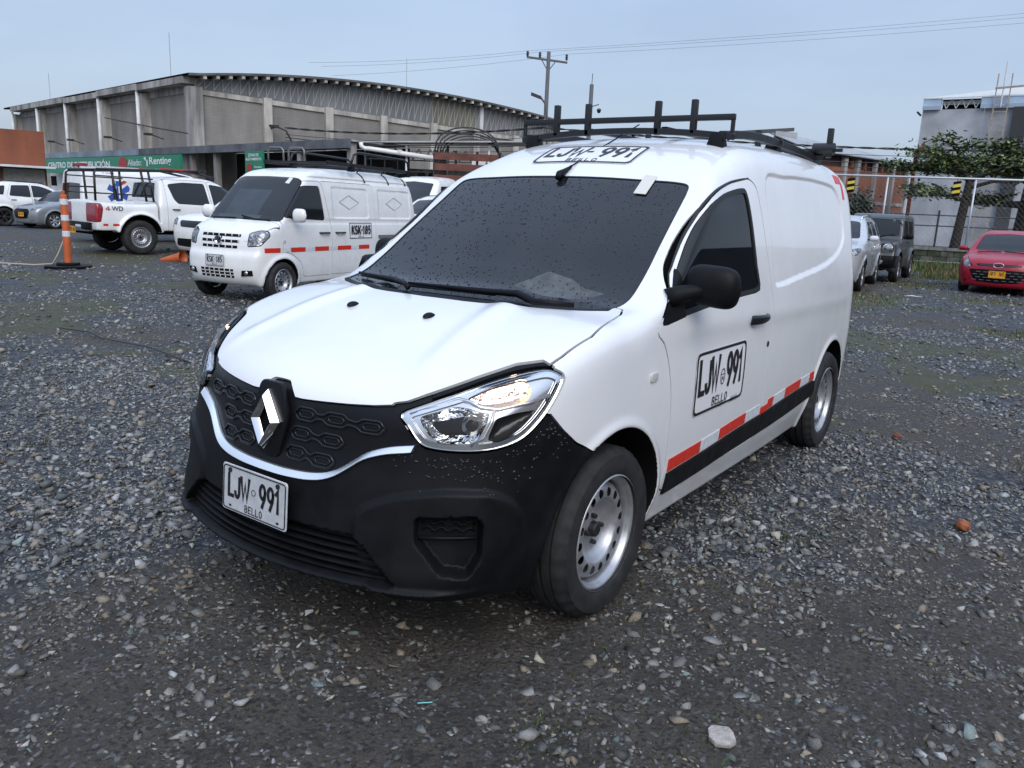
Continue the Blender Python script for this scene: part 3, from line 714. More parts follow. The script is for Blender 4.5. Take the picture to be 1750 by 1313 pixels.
def cz(P): return np.stack([np.abs(P[..., 1])*CA-P[..., 0]*SA, P[..., 2]], -1)

# ------------------------------------------------------------------ the white van in front
V_ZC = Spl([.90,.78,.62,.45,.26,.05,-.12,-.20,-.32,-.50,-.70,-.87,-.97,-1.15,-1.45,-1.8,-2.3,-2.9,-3.3,-3.45,-3.6],
           [.741,.831,.908,.965,1.023,1.071,1.091,1.111,1.181,1.310,1.451,1.566,1.621,1.704,1.787,1.813,1.823,1.815,1.778,1.719,1.609])
V_S = Spl([.10,.22,.35,.50,.70,.90,1.02,1.12,1.35,1.55,1.70,1.85], [.759,.799,.843,.860,.869,.865,.859,.843,.797,.752,.718,.667])
V_F = Spl([.15,.24,.30,.38,.47,.57,.64,.72,.80,.90,1.0], [.80,.85,.872,.858,.841,.825,.806,.791,.783,.757,.714])
P_PANEL = closed([(-1.60,1.600),(-1.90,1.630),(-2.35,1.643),(-2.74,1.637),(-2.96,1.618),(-3.06,1.54),(-3.085,1.42),(-3.06,1.31),(-2.88,1.225),(-2.54,1.165),(-2.03,1.125),(-1.64,1.098),(-1.585,1.13),(-1.575,1.3)], 5)
P_FOG = rounded([(-.03,.508),(.155,.522),(.180,.49),(.174,.385),(.136,.322),(.05,.335),(-.03,.43)], .016)
P_POD = rounded([(-.225,.50),(-.09,.566),(.058,.594),(.21,.592),(.285,.545),(.32,.44),(.31,.20),(-.05,.20),(-.21,.30)], .06)
P_LOW = rounded([(-.40,.418),(.40,.418),(.46,.37),(.545,.288),(-.545,.288),(-.46,.37)], .025)
WELL_F, WELL_R, WELL_RAD = 0.0, -2.835, .372
def van_base(P):
    x = P[..., 0]; y = np.abs(P[..., 1]); z = P[..., 2]
    wws = sstep(-.05, -.35, x)*(1-sstep(-.8, -1.2, x)); wh = sstep(-.35, -.05, x); wr = 1-wh-wws; wf = sstep(.2, .75, x)
    xs = x+(.135*wws+.304*wf)*y*y; cr = .049*wh+.039*wws+.081*wr
    Tt = V_ZC(xs)-cr*(y*y*.8+y**4*.8); sl = (V_ZC(xs+.01)-V_ZC(xs-.01))/.02
    # two raised bonnet ridges running to the lamps
    Tt = Tt+.013*np.exp(-((y-(.36+.16*np.clip(x, -.2, .8)))/.05)**2)*sstep(-.2, .1, x)*sstep(.72, .45, x)
    ft = (z-Tt)/np.sqrt(1+sl*sl)
    s = V_S(z)-.202*np.clip(x, 0, None)**2-.035*sstep(-1.6, -3.6, x)
    fs = y-s
    ff = (x-(V_F(z)-.38*y**2+.05*y**6))/np.sqrt(1+(.76*y-.3*y**5)**2)
    fr = -3.451-x+.12*y**2-.10*sstep(.9, 1.8, z)*(z-.9)
    b = smax(ft, fs, .14*wh+.05*wws+.30*wr); b = smax(b, smax(ff, fs, .30), .12); b = smax(b, fr, .2)
    return smax(b, .185+.068*sstep(.30, .55, x)-z, .03)
def van_f(P):
    b = van_base(P); x = P[..., 0]; y = np.abs(P[..., 1]); z = P[..., 2]
    side = sstep(.55, .65, y)
    if (z.max() > 1.) : b = b+.010*sstep(.014, -.014, sdf2(P[..., [0, 2]], P_PANEL))*side
    fro = sstep(.2, .3, x)
    if x.max() > .2:
        q = cz(P)
        b = b-.015*sstep(.007, -.013, sdf2(q, P_POD))*fro
        b = b+.052*sstep(.002, -.018, sdf2(q, P_FOG))*fro
        b = b+.045*sstep(.004, -.016, sdf2(P[..., [1, 2]], P_LOW))*sstep(.4, .5, x)
        b = b-.020*np.exp(-((z-.276)/.011)**2)*fro*(1-sstep(.60, .78, y))
    # handle scoop and a soft swage on the door
    b = b+.012*np.exp(-(((x+1.30)/.075)**2+((z-.935)/.028)**2))*side
    b = b-.006*np.exp(-((z-.995-.02*x)/.05)**2)*side*sstep(-.3, -.6, x)*sstep(-3.3, -2.9, x)
    for xc, zc in ((WELL_F, .315), (WELL_R, .315)):
        rho = np.hypot(x-xc, z-zc)
        b = b-.010*np.exp(-((rho-WELL_RAD-.01)/.022)**2)*side
        b = smax(b, -np.maximum(rho-WELL_RAD, .52-y), .010)
    return b
def van_wells(P):
    x = P[:, 0]; y = np.abs(P[:, 1]); z = P[:, 2]; o = np.full(len(P), 1.)
    for xc in (WELL_F, WELL_R):
        rho = np.hypot(x-xc, z-.315); o = np.minimum(o, np.where(y > .5, rho-WELL_RAD-.003, 1))
    return o
def build_van():
    van = thing('delivery_van', 'white panel van with black bumper and roof rack, parked nearest on the gravel', 'van')
    V, T = polygonise(van_f, (-3.6, -.96, .12), (.98, .96, 1.9), .0098, newton=4)
    C = Cutter(van_f, V, T, van)
    for s_ in (1, -1): C.take('wheel_arch_liner', lambda P, s_=s_: np.where(P[:, 0]*1.-(-1.4) > 0, 1, -1)*s_*1. > 0 if False else np.where((P[:, 0]+1.4)*s_ > 0, van_wells(P), 1.), VOID, gap=0, skirt=0, sides=True)
    # windscreen and its seal (plan outline)
    hw = [(-.878,0),(-.882,.2),(-.892,.40),(-.910,.56),(-.905,.618),(-.86,.636),(-.78,.646),(-.60,.668),(-.42,.690),(-.25,.700),(-.16,.672),(-.085,.56),(-.005,.40),(.03,.20),(.04,0)]
    poly = closed(hw+[(x, -y) for x, y in hw[-2:0:-1]], 4)
    wsd = lambda P: np.where(P[:, 2] > 1.0, sdf2(P[:, :2], poly), .1)
    C.take('windshield', lambda P: wsd(P)+.007, GLASSW, gap=.0004, lift=-.003)
    C.take('windshield_seal', wsd, RUBBER, gap=.0006, skirt=.006)
    # cowl under the screen
    cow = np.array([(-.33,-.735),(-.20,-.745),(-.10,-.735),(-.03,-.58),(.06,-.40),(.09,-.2),(.10,0),(.09,.2),(.06,.40),(-.03,.58),(-.10,.735),(-.20,.745),(-.33,.735)])
    cowl = np.array([(-.15,-.69),(-.085,-.61),(-.02,-.50),(.040,-.37),(.064,-.2),(.072,0),(.064,.2),(.040,.37),(-.02,.50),(-.085,.61),(-.15,.69),(-.26,.68),(-.26,-.68)])
    C.take('scuttle_panel', lambda P: np.where(P[:, 2] > .9, sdf2(P[:, :2], cowl), .1), BLACKP, gap=.001)
    # side windows with frame, black quarter trim under the mirror
    win = closed([(-.300,1.022),(-.40,1.115),(-.49,1.202),(-.606,1.296),(-.729,1.385),(-.865,1.463),(-1.025,1.512),(-1.199,1.541),(-1.290,1.545),(-1.315,1.50),(-1.330,1.379),(-1.340,1.199),(-1.352,1.088),(-1.12,1.074),(-.757,1.056),(-.478,1.036)], 3, .35)
    tri = np.array([(-.20,1.02),(-.30,1.015),(-.50,1.026),(-.50,1.30),(-.20,1.14)])
    wf = lambda P: np.where((np.abs(P[:, 1]) > .55) & (P[:, 2] > .98), sdf2(xz(P), win), .1)
    wt = lambda P: np.maximum(wf(P)-.004, sdf2(xz(P), tri))
    C.take('mirror_trim', wt, BLACKP, gap=.0006, skirt=.005, sides=True)
    C.take('side_window', lambda P: wf(P)+.022, GLASS, gap=.0004, lift=-.006, sides=True)
    C.take('window_frame', wf, RUBBER, gap=.0008, skirt=.008, sides=True)
    # headlamps
    lens = closed([(-.081,.802),(.002,.839),(.091,.871),(.181,.903),(.273,.928),(.35,.941),(.388,.935),(.417,.913),(.402,.871),(.370,.821),(.334,.78),(.289,.743),(.228,.72),(.154,.708),(.066,.705),(-.003,.711),(-.033,.733),(-.058,.768)], 3)
    hl = lambda P: np.where((P[:, 0] > .22) & (np.abs(P[:, 1]) > .3), sdf2(cz(P), lens), .1)
    keepV, keepT = C.V, C.T
    v = hl(keepV); (Vi, Ti), _ = cut(keepV, keepT, v+.004)
    lensobj = C.take('headlight', hl, LENS, gap=.004, skirt=.004, sides=True)
    main = rounded([(-.030,.800),(.033,.822),(.085,.840),(.127,.836),(.165,.826),(.189,.824),(.181,.80),(.164,.76),(.145,.732),(.035,.724),(-.005,.752)], .02)
    ind = rounded([(.110,.856),(.18,.888),(.29,.917),(.313,.895),(.314,.868),(.291,.850),(.24,.836),(.18,.832),(.145,.842)], .02)
    dark = rounded([(.206,.809),(.27,.822),(.335,.826),(.305,.79),(.257,.752),(.212,.735),(.180,.740)], .012)
    AMB = mat('indicator reflector', (.84, .76, .70), rough=.14, metal=1., bump=.6, bscale=70, dist=.008, col2=(.80, .60, .48), vscale=9)
    WBEZ = mat('pale lamp bezel', (.72, .74, .78), rough=.18, metal=.75)
    DKB = mat('dark lamp pocket', (.02, .02, .022), rough=.25)
    mir = mat('banded mirror reflector', (.85, .86, .88), rough=.08, metal=1., bump=.9, bscale=16, dist=.02)
    for sg, lo in zip((1, -1), lensobj):
        k = (Vi[Ti][:, :, 1].mean(1)*sg) > 0; a = compact(Vi, Ti[k])
        c2 = Cutter(van_f, a[0], a[1], lo)
        z0 = lambda poly: (lambda P: sdf2(cz(P), poly))
        # curved reflector bowls pressed into the housing
        def bowl(name, poly, m, depth, base=-.016):
            v_ = z0(poly)(c2.V); (A, B_), (c2.V, c2.T) = cut(c2.V, c2.T, v_)
            g = grad(van_f, A); g /= np.linalg.norm(g, axis=1)[:, None]
            d = np.clip(-z0(poly)(A), 0, None); dd = base-depth*(1-np.exp(-d/.022))
            A2 = A+g*dd[:, None]
            return mesh_obj(name, A2, B_, m, lo, smooth=True)
        bowl('reflector', main, mir, .055); bowl('indicator', ind, AMB, .03); bowl('lamp_pocket', dark, DKB, .03)
        edge = lambda P: -(sdf2(cz(P), lens)+.022)
        v_ = edge(c2.V); (A, B_), (c2.V, c2.T) = cut(c2.V, c2.T, v_)
        panel('lamp_rim', A, B_, van_f, CHROME, lo, .004, -.006)
        panel('bezel', c2.V, c2.T, van_f, WBEZ, lo, .004, -.014)
        # bulbs: low-beam cap and the glowing side lamp
        def at(c, z, dep):
            p0 = onto(van_base, [((-c*SA+1.2*CA), sg*(c*CA+1.2*SA), z)], (-CA, -sg*SA, 0), 1.2)[0]
            return p0-np.array((CA, sg*SA, 0))*dep
        b = MB(); p = at(.142, .778, .045); b.lathe([(.001, 0), (.010, -.002), (.013, -.012), (.013, -.03)], c=(0, 0, 0), axis='x', n=14)
        ob = b.build('bulb_cap', DKB, lo, smooth=True, auto=.6); ob.location = p; ob.rotation_euler = (0, 0, sg*R(40))
        rg = MB(); p = at(.135, .775, .040)
        rg.lathe([(.020, 0), (.031, .002), (.032, -.004), (.020, -.006)], axis='x', n=28)
        ob = rg.build('lamp_ring', CHROME, lo, smooth=True, auto=.6); ob.location = p; ob.rotation_euler = (0, 0, sg*R(40))
        b = MB(); p = at(.283, .889, .024)
        b.lathe([(.001, .012), (.007, .010), (.010, 0), (.007, -.010), (.001, -.012)], axis='z', n=12)
        ob = b.build('side_bulb', mat('lit side bulb', (1, .75, .5), emit=(1, .66, .42), estr=5), lo, smooth=True); ob.location = p
        # vertical rib that parts the main reflector from the dark pocket
        rb = MB().tube([at(.200, .826, .014), at(.190, .790, .013), at(.170, .748, .012), at(.130, .722, .010)], .006, 6)
        rb.build('divider', WBEZ, lo, smooth=True)
        rb = MB().tube([at(-.05, .800, .012), at(.03, .830, .012), at(.092, .852, .012), at(.125, .848, .012), at(.16, .833, .012), at(.21, .829, .012), at(.30, .845, .012), at(.37, .862, .012)], .006, 6)
        rb.build('divider', WBEZ, lo, smooth=True)
    # black front end: grille above the chrome strip, bumper below
    fr_poly = np.array([(.60,.10),(.60,.60),(.542,.646),(.471,.694),(.419,.749),(.372,.808),(.340,.802),(.292,.755),(.228,.722),(.154,.706),(.066,.702),(-.003,.708),(-.040,.733),(-.068,.768),(-.095,.805),(-.088,.822),(-.16,.812),(-.234,.806),(-.33,.800),(-.40,.796),(-.425,.797),(-.448,.838),(-.60,.845),(-.60,.10)])
    # strip above the lamp, black as well
    strip = np.array([(-.10,.826),(-.09,.79),(.0,.835),(.15,.888),(.28,.926),(.36,.940),(.385,.942),(.352,.957),(.27,.944),(.15,.908),(.0,.857),(-.06,.834)])
    fb = lambda P: np.where(P[:, 0] > .05, np.minimum(sdf2(cz(P), fr_poly), np.where(np.abs(P[:, 1]) > .35, sdf2(cz(P), strip), .1)), .1)
    chrome = [(0,.570),(.135,.572),(.213,.578),(.262,.588),(.300,.604),(.340,.632),(.382,.664),(.438,.688),(.530,.708)]
    cs = Spl(*zip(*chrome))
    gr = lambda P: np.maximum(fb(P), np.where(np.abs(P[:, 1]) < .545, cs(np.abs(P[:, 1]))-P[:, 2], .1))
    GR = mat('gloss black grille', (.007, .0075, .009), rough=.3, spec=.2, rvar=.08, vscale=12)
    C.take('grille', lambda P: np.maximum(gr(P), .55-P[:, 2]), GR, gap=.001, lift=-.010, skirt=.02)
    bumper = C.take('bumper', fb, BLACKP, gap=.003)
    # bonnet and doors
    hood = np.array([(-.2,-.72),(-.15,-.742),(-.058,-.752),(.119,-.783),(.284,-.777),(.352,-.766),(.50,-.69),(.9,-.60),(1,0),(.9,.60),(.50,.69),(.352,.766),(.284,.777),(.119,.783),(-.058,.752),(-.15,.742),(-.2,.72)])
    C.take('bonnet', lambda P: np.where((P[:, 2] > .7), np.maximum(sdf2(P[:, :2], hood), -.25-P[:, 0]), .1), PAINT_W, gap=.004)
    door = closed([(-.258,1.0),(-.315,.95),(-.360,.875),(-.392,.78),(-.410,.685),(-.422,.55),(-.428,.44),(-.430,.345),(-.60,.325),(-1.1,.325),(-1.48,.335),(-1.525,.37),(-1.530,.5),(-1.530,.85),(-1.530,1.0),(-1.515,1.09),(-1.49,1.25),(-1.46,1.45),(-1.435,1.555),(-1.36,1.592),(-1.22,1.580),(-1.088,1.556),(-.90,1.496),(-.743,1.405),(-.60,1.305),(-.50,1.228),(-.43,1.165),(-.36,1.09)], 3, .4)
    C.take('door', lambda P: np.where(np.abs(P[:, 1]) > .5, sdf2(xz(P), door), .1), PAINT_W, gap=.0036, sides=True)
    C.rest('body', PAINT_W)
    # dark inside shell seen through joints and glass
    sv, st = polygonise(lambda P: van_f(P)+.045, (-3.6, -.96, .12), (.98, .96, 1.9), .05, newton=2)
    mesh_obj('inner_shell', sv, st, VOID, van)
    MB().box((-3.3, -.5, .17), (.55, .5, .30)).build('underbody', VOID, van)
    # chrome strip below the grille
    ys = np.linspace(-.53, .53, 61); pts = onto(van_f, np.c_[np.full(61, 1.2), ys, cs(np.abs(ys))-.004], (-1, 0, 0), 1.)
    b = MB(); n = len(pts); Vv = []
    for p in pts:
        for dx, dz in ((.014, -.010), (.0145, -.008), (-.001, .009), (-.003, .010), (-.012, .010), (-.012, -.010)): Vv.append(p+(dx, 0, dz))
    Ff = [(i*6+k, i*6+(k+1) % 6, (i+1)*6+(k+1) % 6, (i+1)*6+k) for i in range(n-1) for k in range(6)]+[(5, 4, 3, 2, 1, 0), tuple(range((n-1)*6, n*6))]
    b.add(Vv, Ff); b.build('chrome_strip', mat('satin bright trim', (.93, .92, .90), rough=.32, metal=1.), van, auto=.6)
    # grille links: chains of hexagons standing off the grille skin
    def chain(cs_, w, h, neck):
        up, dn = [], []
        for i, (y, z) in enumerate(cs_):
            zz = [(-w, 0), (-w*.62, h), (w*.62, h), (w, 0)]
            a = [(y+q[0], z+(q[1] if 0 < j < 3 else neck)) for j, q in enumerate(zz)]; b_ = [(y+q[0], z-(q[1] if 0 < j < 3 else neck)) for j, q in enumerate(zz)]
            if i == 0: a[0] = b_[0] = (y-w, z)
            if i == len(cs_)-1: a[3] = b_[3] = (y+w, z)
            up += a; dn += b_
        return up+dn[::-1]
    G2 = mat('satin black grille link', (.011, .012, .014), rough=.25, spec=.35)
    rows = [[(.145,.752),(.262,.752),(.385,.748)],[(.135,.690),(.255,.686)],[(.125,.628),(.232,.622)]]
    for sg in (1, -1):
        for row in rows:
            cc = [(sg*y, z) for y, z in row]; cc = sorted(cc)
            out = rounded(chain(cc, .046, .020, .007), .008, 4)
            P3 = onto(van_f, np.c_[np.full(len(out), 1.2), out], (-1, 0, 0), 1.)-[.008, 0, 0]
            tb = MB().tube(list(P3)+[P3[0], P3[1]], .0048, 6, cap=False); lk = tb.build('grille_link', G2, van, smooth=True)
            for y, z in cc:
                hx = rounded([(y-.030, z), (y-.020, z+.010), (y+.020, z+.010), (y+.030, z), (y+.020, z-.010), (y-.020, z-.010)], .004, 3)
                H3 = onto(van_f, np.c_[np.full(len(hx), 1.2), hx], (-1, 0, 0), 1.)-[.010, 0, 0]
                MB().tube(list(H3)+[H3[0], H3[1]], .0035, 5, cap=False).build('hexagon', G2, lk, smooth=True)
    # raised surround and diamond badge
    def px(y, z, d=0.): return onto(van_f, [(1.2, y, z)], (-1, 0, 0), 1.)[0]+np.array((d, 0, 0))
    xb = .812
    sur = [(xb-.012, -.095, .74), (xb-.012, -.045, .842), (xb-.012, .045, .842), (xb-.012, .095, .74), (xb+.012, .05, .60), (xb+.012, -.05, .60)]
    b = MB(); o_ = np.array([(-.088, .735), (-.05, .840), (.05, .840), (.088, .735), (.055, .60), (0, .588), (-.055, .60)]); o_ = rounded(o_, .02, 4)
    b.prism([(xb-.030-.10*(z-.72), y, z) for y, z in o_], (.018, 0, 0)); b.build('badge_surround', GR, van, bevel=.006, auto=.6)
    # diamond ring with bevelled faces: two-tone facets come from its real slopes
    zc_, H_, W_ = .718, .098, .066
    OUT = [(0, H_), (W_, 0), (0, -H_), (-W_, 0)]; MID = [(0, H_*.80), (W_*.74, 0), (0, -H_*.80), (-W_*.74, 0)]; INN = [(0, H_*.52), (W_*.42, 0), (0, -H_*.52), (-W_*.42, 0)]
    tilt = lambda z: -.12*(z-.72)
    v_ = [(xb+.000+tilt(zc_+b_), a, zc_+b_) for a, b_ in OUT]+[(xb+.022+tilt(zc_+b_), a, zc_+b_) for a, b_ in MID]+[(xb+.004+tilt(zc_+b_), a, zc_+b_) for a, b_ in INN]+[(xb-.02+tilt(zc_+b_), a, zc_+b_) for a, b_ in OUT]
    fs = [(i, (i+1) % 4, 4+(i+1) % 4, 4+i) for i in range(4)]+[(4+i, 4+(i+1) % 4, 8+(i+1) % 4, 8+i) for i in range(4)]+[(12+i, 12+(i+1) % 4, (i+1) % 4, i) for i in range(4)]
    MB().add(v_, fs).build('diamond_badge', CHROME, van, bevel=.0015, seg=2, auto=.35)
    # lower intake slats
    for k, z in enumerate((.390, .368, .346, .324, .302)):
        hw = .40+(.418-z)*1.0; ys = np.linspace(-hw, hw, 33)
        P3 = onto(van_base, np.c_[np.full(33, 1.3), ys, np.full(33, z)], (-1, 0, 0), 1.2)-[.018, 0, 0]
        b = MB(); Vv = []
        for p in P3: Vv += [p+(0, 0, .0045), p+(.006, 0, .001), p+(.006, 0, -.002), p+(-.03, 0, -.006), p+(-.03, 0, .0035)]
        Ff = [(i*5+q, i*5+(q+1) % 5, (i+1)*5+(q+1) % 5, (i+1)*5+q) for i in range(32) for q in range(5)]
        b.add(Vv, Ff); b.build('intake_slat', BLACKP, van, auto=.6)
    # fog pocket: honeycomb insert over a shelf
    for sg in (1, -1):
        ins = []
        def fp(c, z, dep):
            p0 = onto(van_base, [((-c*SA+1.2*CA), sg*(c*CA+1.2*SA), z)], (-CA, -sg*SA, 0), 1.2)[0]
            return p0-np.array((CA, sg*SA, 0))*dep
        fg = MB().tube([fp(-.015, .440, .014), fp(.05, .441, .018), fp(.11, .443, .018), fp(.160, .446, .012)], .006, 6); s0 = fg.build('fog_grille', BLACKP, van, smooth=True)
        for r_ in range(3):
            z = .505-r_*.019; pts = [fp(-.005+.0105*i, z+(.0045 if i % 4 in (1, 2) else -.0045), .024) for i in range(16)]
            MB().tube(pts, .0028, 5).build('honeycomb_bar', BLACKP, s0, smooth=True)
        MB().prism([fp(-.02, .436, .030), fp(.155, .444, .030), fp(.165, .52, .030), fp(-.02, .508, .030)], np.array((-CA, -sg*SA, 0))*.006).build('backing', VOID, s0)
    # number plate
    def plate(parent, c, ux, uy, w, h, txt, sub, mt, frame=True):
        c, ux, uy = (np.array(q, float) for q in (c, ux, uy)); nn = np.cross(ux, uy)
        r_ = rounded(np.array([(-w/2, -h/2), (w/2, -h/2), (w/2, h/2), (-w/2, h/2)]), .012, 4)
        b = MB().prism([c+p[0]*ux+p[1]*uy-nn*.004 for p in r_], nn*.005); pl = b.build('number_plate', mt, parent, bevel=.0015, seg=1, auto=.6)
        if frame:
            q = rounded(np.array([(-w/2+.007, -h/2+.007), (w/2-.007, -h/2+.007), (w/2-.007, h/2-.007), (-w/2+.007, h/2-.007)]), .012, 4)
            P3 = [c+p[0]*ux+p[1]*uy+nn*.0015 for p in q]; MB().tube(P3+P3[:2], .0022, 5, cap=False).build('plate_border', LETTER, pl)
        a, bb = txt.split('-')
        flat_text('lettering', a, LETTER, pl, c-ux*w*.235-uy*h*.20, ux, uy, h*.52, w*.37, bold=.155, cells=True)
        flat_text('lettering', bb, LETTER, pl, c+ux*w*.245-uy*h*.20, ux, uy, h*.52, w*.34, bold=.155, cells=True)
        P3 = [c+ux*.010*math.cos(t)+uy*(.010*math.sin(t)+h*.06)+nn*.002 for t in np.linspace(0, 2*PI, 15)]
        MB().tube(P3, .0012, 4, cap=False).build('seal_mark', LETTER, pl)
        if sub: flat_text('lettering', sub, LETTER, pl, c-uy*h*.42, ux, uy, h*.16, w*.28, bold=.14, cells=True)
        for sx, sy in ((-1, 1), (1, 1), (-1, -1), (1, -1)):
            p = c+ux*sx*w*.37+uy*sy*h*.38; top = sy > 0
            b = MB(); b.prism([p+ux*(.008 if top else .007)*math.cos(t)+uy*(.008 if top else .004)*math.sin(t)-nn*.001 for t in np.linspace(0, 2*PI, 13)[:-1]], nn*(.007 if top else .0028))
            b.build('plate_bolt', DARKMETAL if top else LETTER, pl, auto=.6)
        return pl
    build_van.plate = plate
    plate(van, (.866, 0, .470), (0, 1, 0), (-.06, 0, .998), .33, .16, 'LJW-991', 'BELLO', PLATE_W)
    # rocker trim, sill and reflective tape along the side
    tS = Spl([-2.5, -2.0, -1.54, -1.22, -.81, -.44], [.487, .477, .456, .445, .423, .411]); bS = Spl([-2.5, -1.99, -1.6, -1.138, -.75, -.44], [.391, .369, .356, .343, .327, .321])
    for sg in (1, -1):
        def sheet(name, x0, x1, lo_, hi_, m, off, thick, nz=4, nx=None, parent=van):
            nx = nx or max(2, int(abs(x1-x0)/.06)); X = np.linspace(x0, x1, nx+1); P = []
            for x in X:
                for k in range(nz+1): P.append((x, sg*1.2, lo_(x)+(hi_(x)-lo_(x))*k/nz))
            P = onto(van_f, P, (0, -sg, 0), .7)+np.array((0, sg*off, 0)); Q = P-np.array((0, sg*thick, 0)); n0 = len(P); F = []
            for i in range(nx):
                for k in range(nz):
                    a = i*(nz+1)+k; F.append((a, a+1, a+nz+2, a+nz+1)[::1 if sg > 0 else -1])
            rim = [i*(nz+1) for i in range(nx+1)]+[nx*(nz+1)+k for k in range(1, nz+1)]+[i*(nz+1)+nz for i in range(nx-1, -1, -1)]+[k for k in range(nz-1, 0, -1)]
            for a, b_ in zip(rim, rim[1:]+rim[:1]): F.append((a, b_, n0+b_, n0+a)[::-1 if sg > 0 else 1])
            o = mesh_obj(name, np.concatenate([P, Q]), F, m, parent); 
            bm = bmesh.new(); bm.from_mesh(o.data); bmesh.ops.recalc_face_normals(bm, faces=bm.faces)
            for f in bm.faces: f.smooth = True
            for e in bm.edges: e.smooth = not (len(e.link_faces) == 2 and e.calc_face_angle(0) > .5)
            bm.to_mesh(o.data); bm.free(); return o
        sheet('rocker_trim', -.452, -1.527, lambda x: bS(x), lambda x: tS(x), BLACKP, .012, .02)
        sheet('rocker_trim', -1.533, -2.47, lambda x: bS(x), lambda x: tS(x), BLACKP, .012, .02)
        top = lambda x: tS(x)+.058; bot = lambda x: tS(x)+.006
        for a, b_, m in ((-.456,-.770,0),(-.775,-.975,1),(-.98,-1.30,0),(-1.305,-1.50,1),(-1.62,-1.70,0),(-1.705,-1.895,1),(-1.90,-2.185,0),(-2.19,-2.375,1)):
            sheet('reflector_tape', a, b_, bot, top, (RED_REF, WHITE_REF)[m], .0035, .003, 2)
        sheet('reflector_tape', -1.52, -1.615, lambda x: tS(x)-.004, lambda x: tS(x)+.036, RED_REF, .0035, .003, 2)
        sheet('reflector_tape', -2.38, -2.475, bot, top, RED_REF, .0035, .003, 2)
        sheet('rear_reflector', -3.02, -3.14, lambda x: 1.655, lambda x: 1.705, RED_REF, .003, .003, 2)
        sheet('rear_reflector', -3.145, -3.185, lambda x: 1.56, lambda x: 1.70, RED_REF, .003, .003, 3)
        # door handle
        hp = onto(van_base, [(-1.33, sg*1.2, .962)], (0, -sg, 0), .7)[0]
        b = MB(); Vv = []
        for t in np.linspace(0, 1, 9):
            x = -1.222-.215*t; bow = .036*math.sin(PI*t)**.6; hh = .022-.010*t*t
            for k in range(8): a = 2*PI*k/8; Vv.append((x, hp[1]+sg*(bow+.010*math.cos(a)), .958+hh*math.sin(a)+.006*t))
        b.add(Vv, [(i*8+k, i*8+(k+1) % 8, (i+1)*8+(k+1) % 8, (i+1)*8+k) for i in range(8) for k in range(8)]+[tuple(range(8)), tuple(range(64, 72))])
        b.build('door_handle', BLACKG, van, smooth=True, auto=.8)
        lk = onto(van_f, [(-1.492, sg*1.2, .819)], (0, -sg, 0), .7)[0]
        MB().lathe([(.001, .004), (.014, .003), (.017, -.004)], c=tuple(lk), n=18).build('door_lock', RUBBER, van)
        ip = onto(van_f, [(-.238, sg*1.2, .836)], (0, -sg, 0), .7)[0]
        b = MB(); q = rounded(np.array([(-.027, -.017), (.027, -.017), (.027, .017), (-.027, .017)]), .012, 5)
        b.prism([ip+(p[0], -sg*.004, p[1]) for p in q], (0, sg*.011, 0)); b.build('side_repeater', mat('clear repeater lens', (.55, .53, .52), rough=.15, spec=.6), van, bevel=.003, auto=.6)
        # mirror: arm and housing
        n_ = 14; rows_ = 22; Vv = []; cm = np.array((-.52 if sg > 0 else -.66, sg*(.925 if sg > 0 else .905), 1.160))
        for i in range(rows_+1):
            u = i/rows_; yy = -.105+.21*u
            th = math.sqrt(max(0, 1-(2*u-1)**4))**.8
            hz = (.078+.006*u)*th; hx = (.062-.012*u)*th
            for k in range(n_):
                a = 2*PI*k/n_; ca, sa = math.cos(a), math.sin(a)
                xx = hx*np.sign(ca)*abs(ca)**.75*(1 if ca > 0 else .55); zz = hz*np.sign(sa)*abs(sa)**.8
                Vv.append(cm+(xx-.02*u*u, sg*yy, zz-.016*u+.006))
        b = MB().add(Vv, [(i*n_+k, i*n_+(k+1) % n_, (i+1)*n_+(k+1) % n_, (i+1)*n_+k) for i in range(rows_) for k in range(n_)])
        mo = b.build('mirror', BLACKP, van, smooth=True, auto=1.2)
        mo.data.update(); md = mo.modifiers.new('sub', 'SUBSURF'); md.levels = md.render_levels = 1
        MB().tube([(-.40, sg*.80, 1.105), (-.43, sg*.835, 1.125), cm+(.05, -sg*.055, -.025), cm+(.01, -sg*.015, -.022)], [.042, .034, .030, .03], 10).build('mirror_arm', BLACKP, mo, smooth=True)
        MB().prism([cm+(-.042, sg*a, c) for a, c in ((-.07, -.05), (.06, -.055), (.06, .04), (-.07, .05))], (-.004, 0, 0)).build('mirror_glass', CHROME, mo)
        # the drip joint above the door
        xs = np.linspace(-.40, -1.36, 30); zz = Spl([-.40,-.43,-.501,-.600,-.743,-.885,-1.088,-1.331],[1.12,1.160,1.222,1.300,1.402,1.492,1.554,1.592])(xs)
        P3 = onto(van_f, np.c_[xs, np.full(30, sg*1.2), zz], (0, -sg, 0), .8)
        MB().tube(list(P3-np.array((0, sg*.001, 0))), [.003+.005*math.sin(PI*min(1, t*1.1)) for t in np.linspace(0, .9, 30)], 6).build('roof_seal', RUBBER, van, smooth=True)
    # plate stickers: both front doors and the roof
    def sticker(name, proj, w, h, txt, sub, logo, italic=0.):
        """proj(a,b,lift) -> 3-D point on the skin for sticker coordinates"""
        q = rounded(np.array([(-w/2, -h/2), (w/2, -h/2), (w/2, h/2), (-w/2, h/2)]), .03, 5)
        V2, T2 = tri_fill(q, .03); st = mesh_obj(name, proj(V2, .0025), T2, DECAL, van, smooth=True)
        # border ring
        inn = rounded(np.array([(-w/2+.016, -h/2+.016), (w/2-.016, -h/2+.016), (w/2-.016, h/2-.016), (-w/2+.016, h/2-.016)]), .024, 5)
        qq = rounded(np.array([(-w/2+.004, -h/2+.004), (w/2-.004, -h/2+.004), (w/2-.004, h/2-.004), (-w/2+.004, h/2-.004)]), .03, 5)
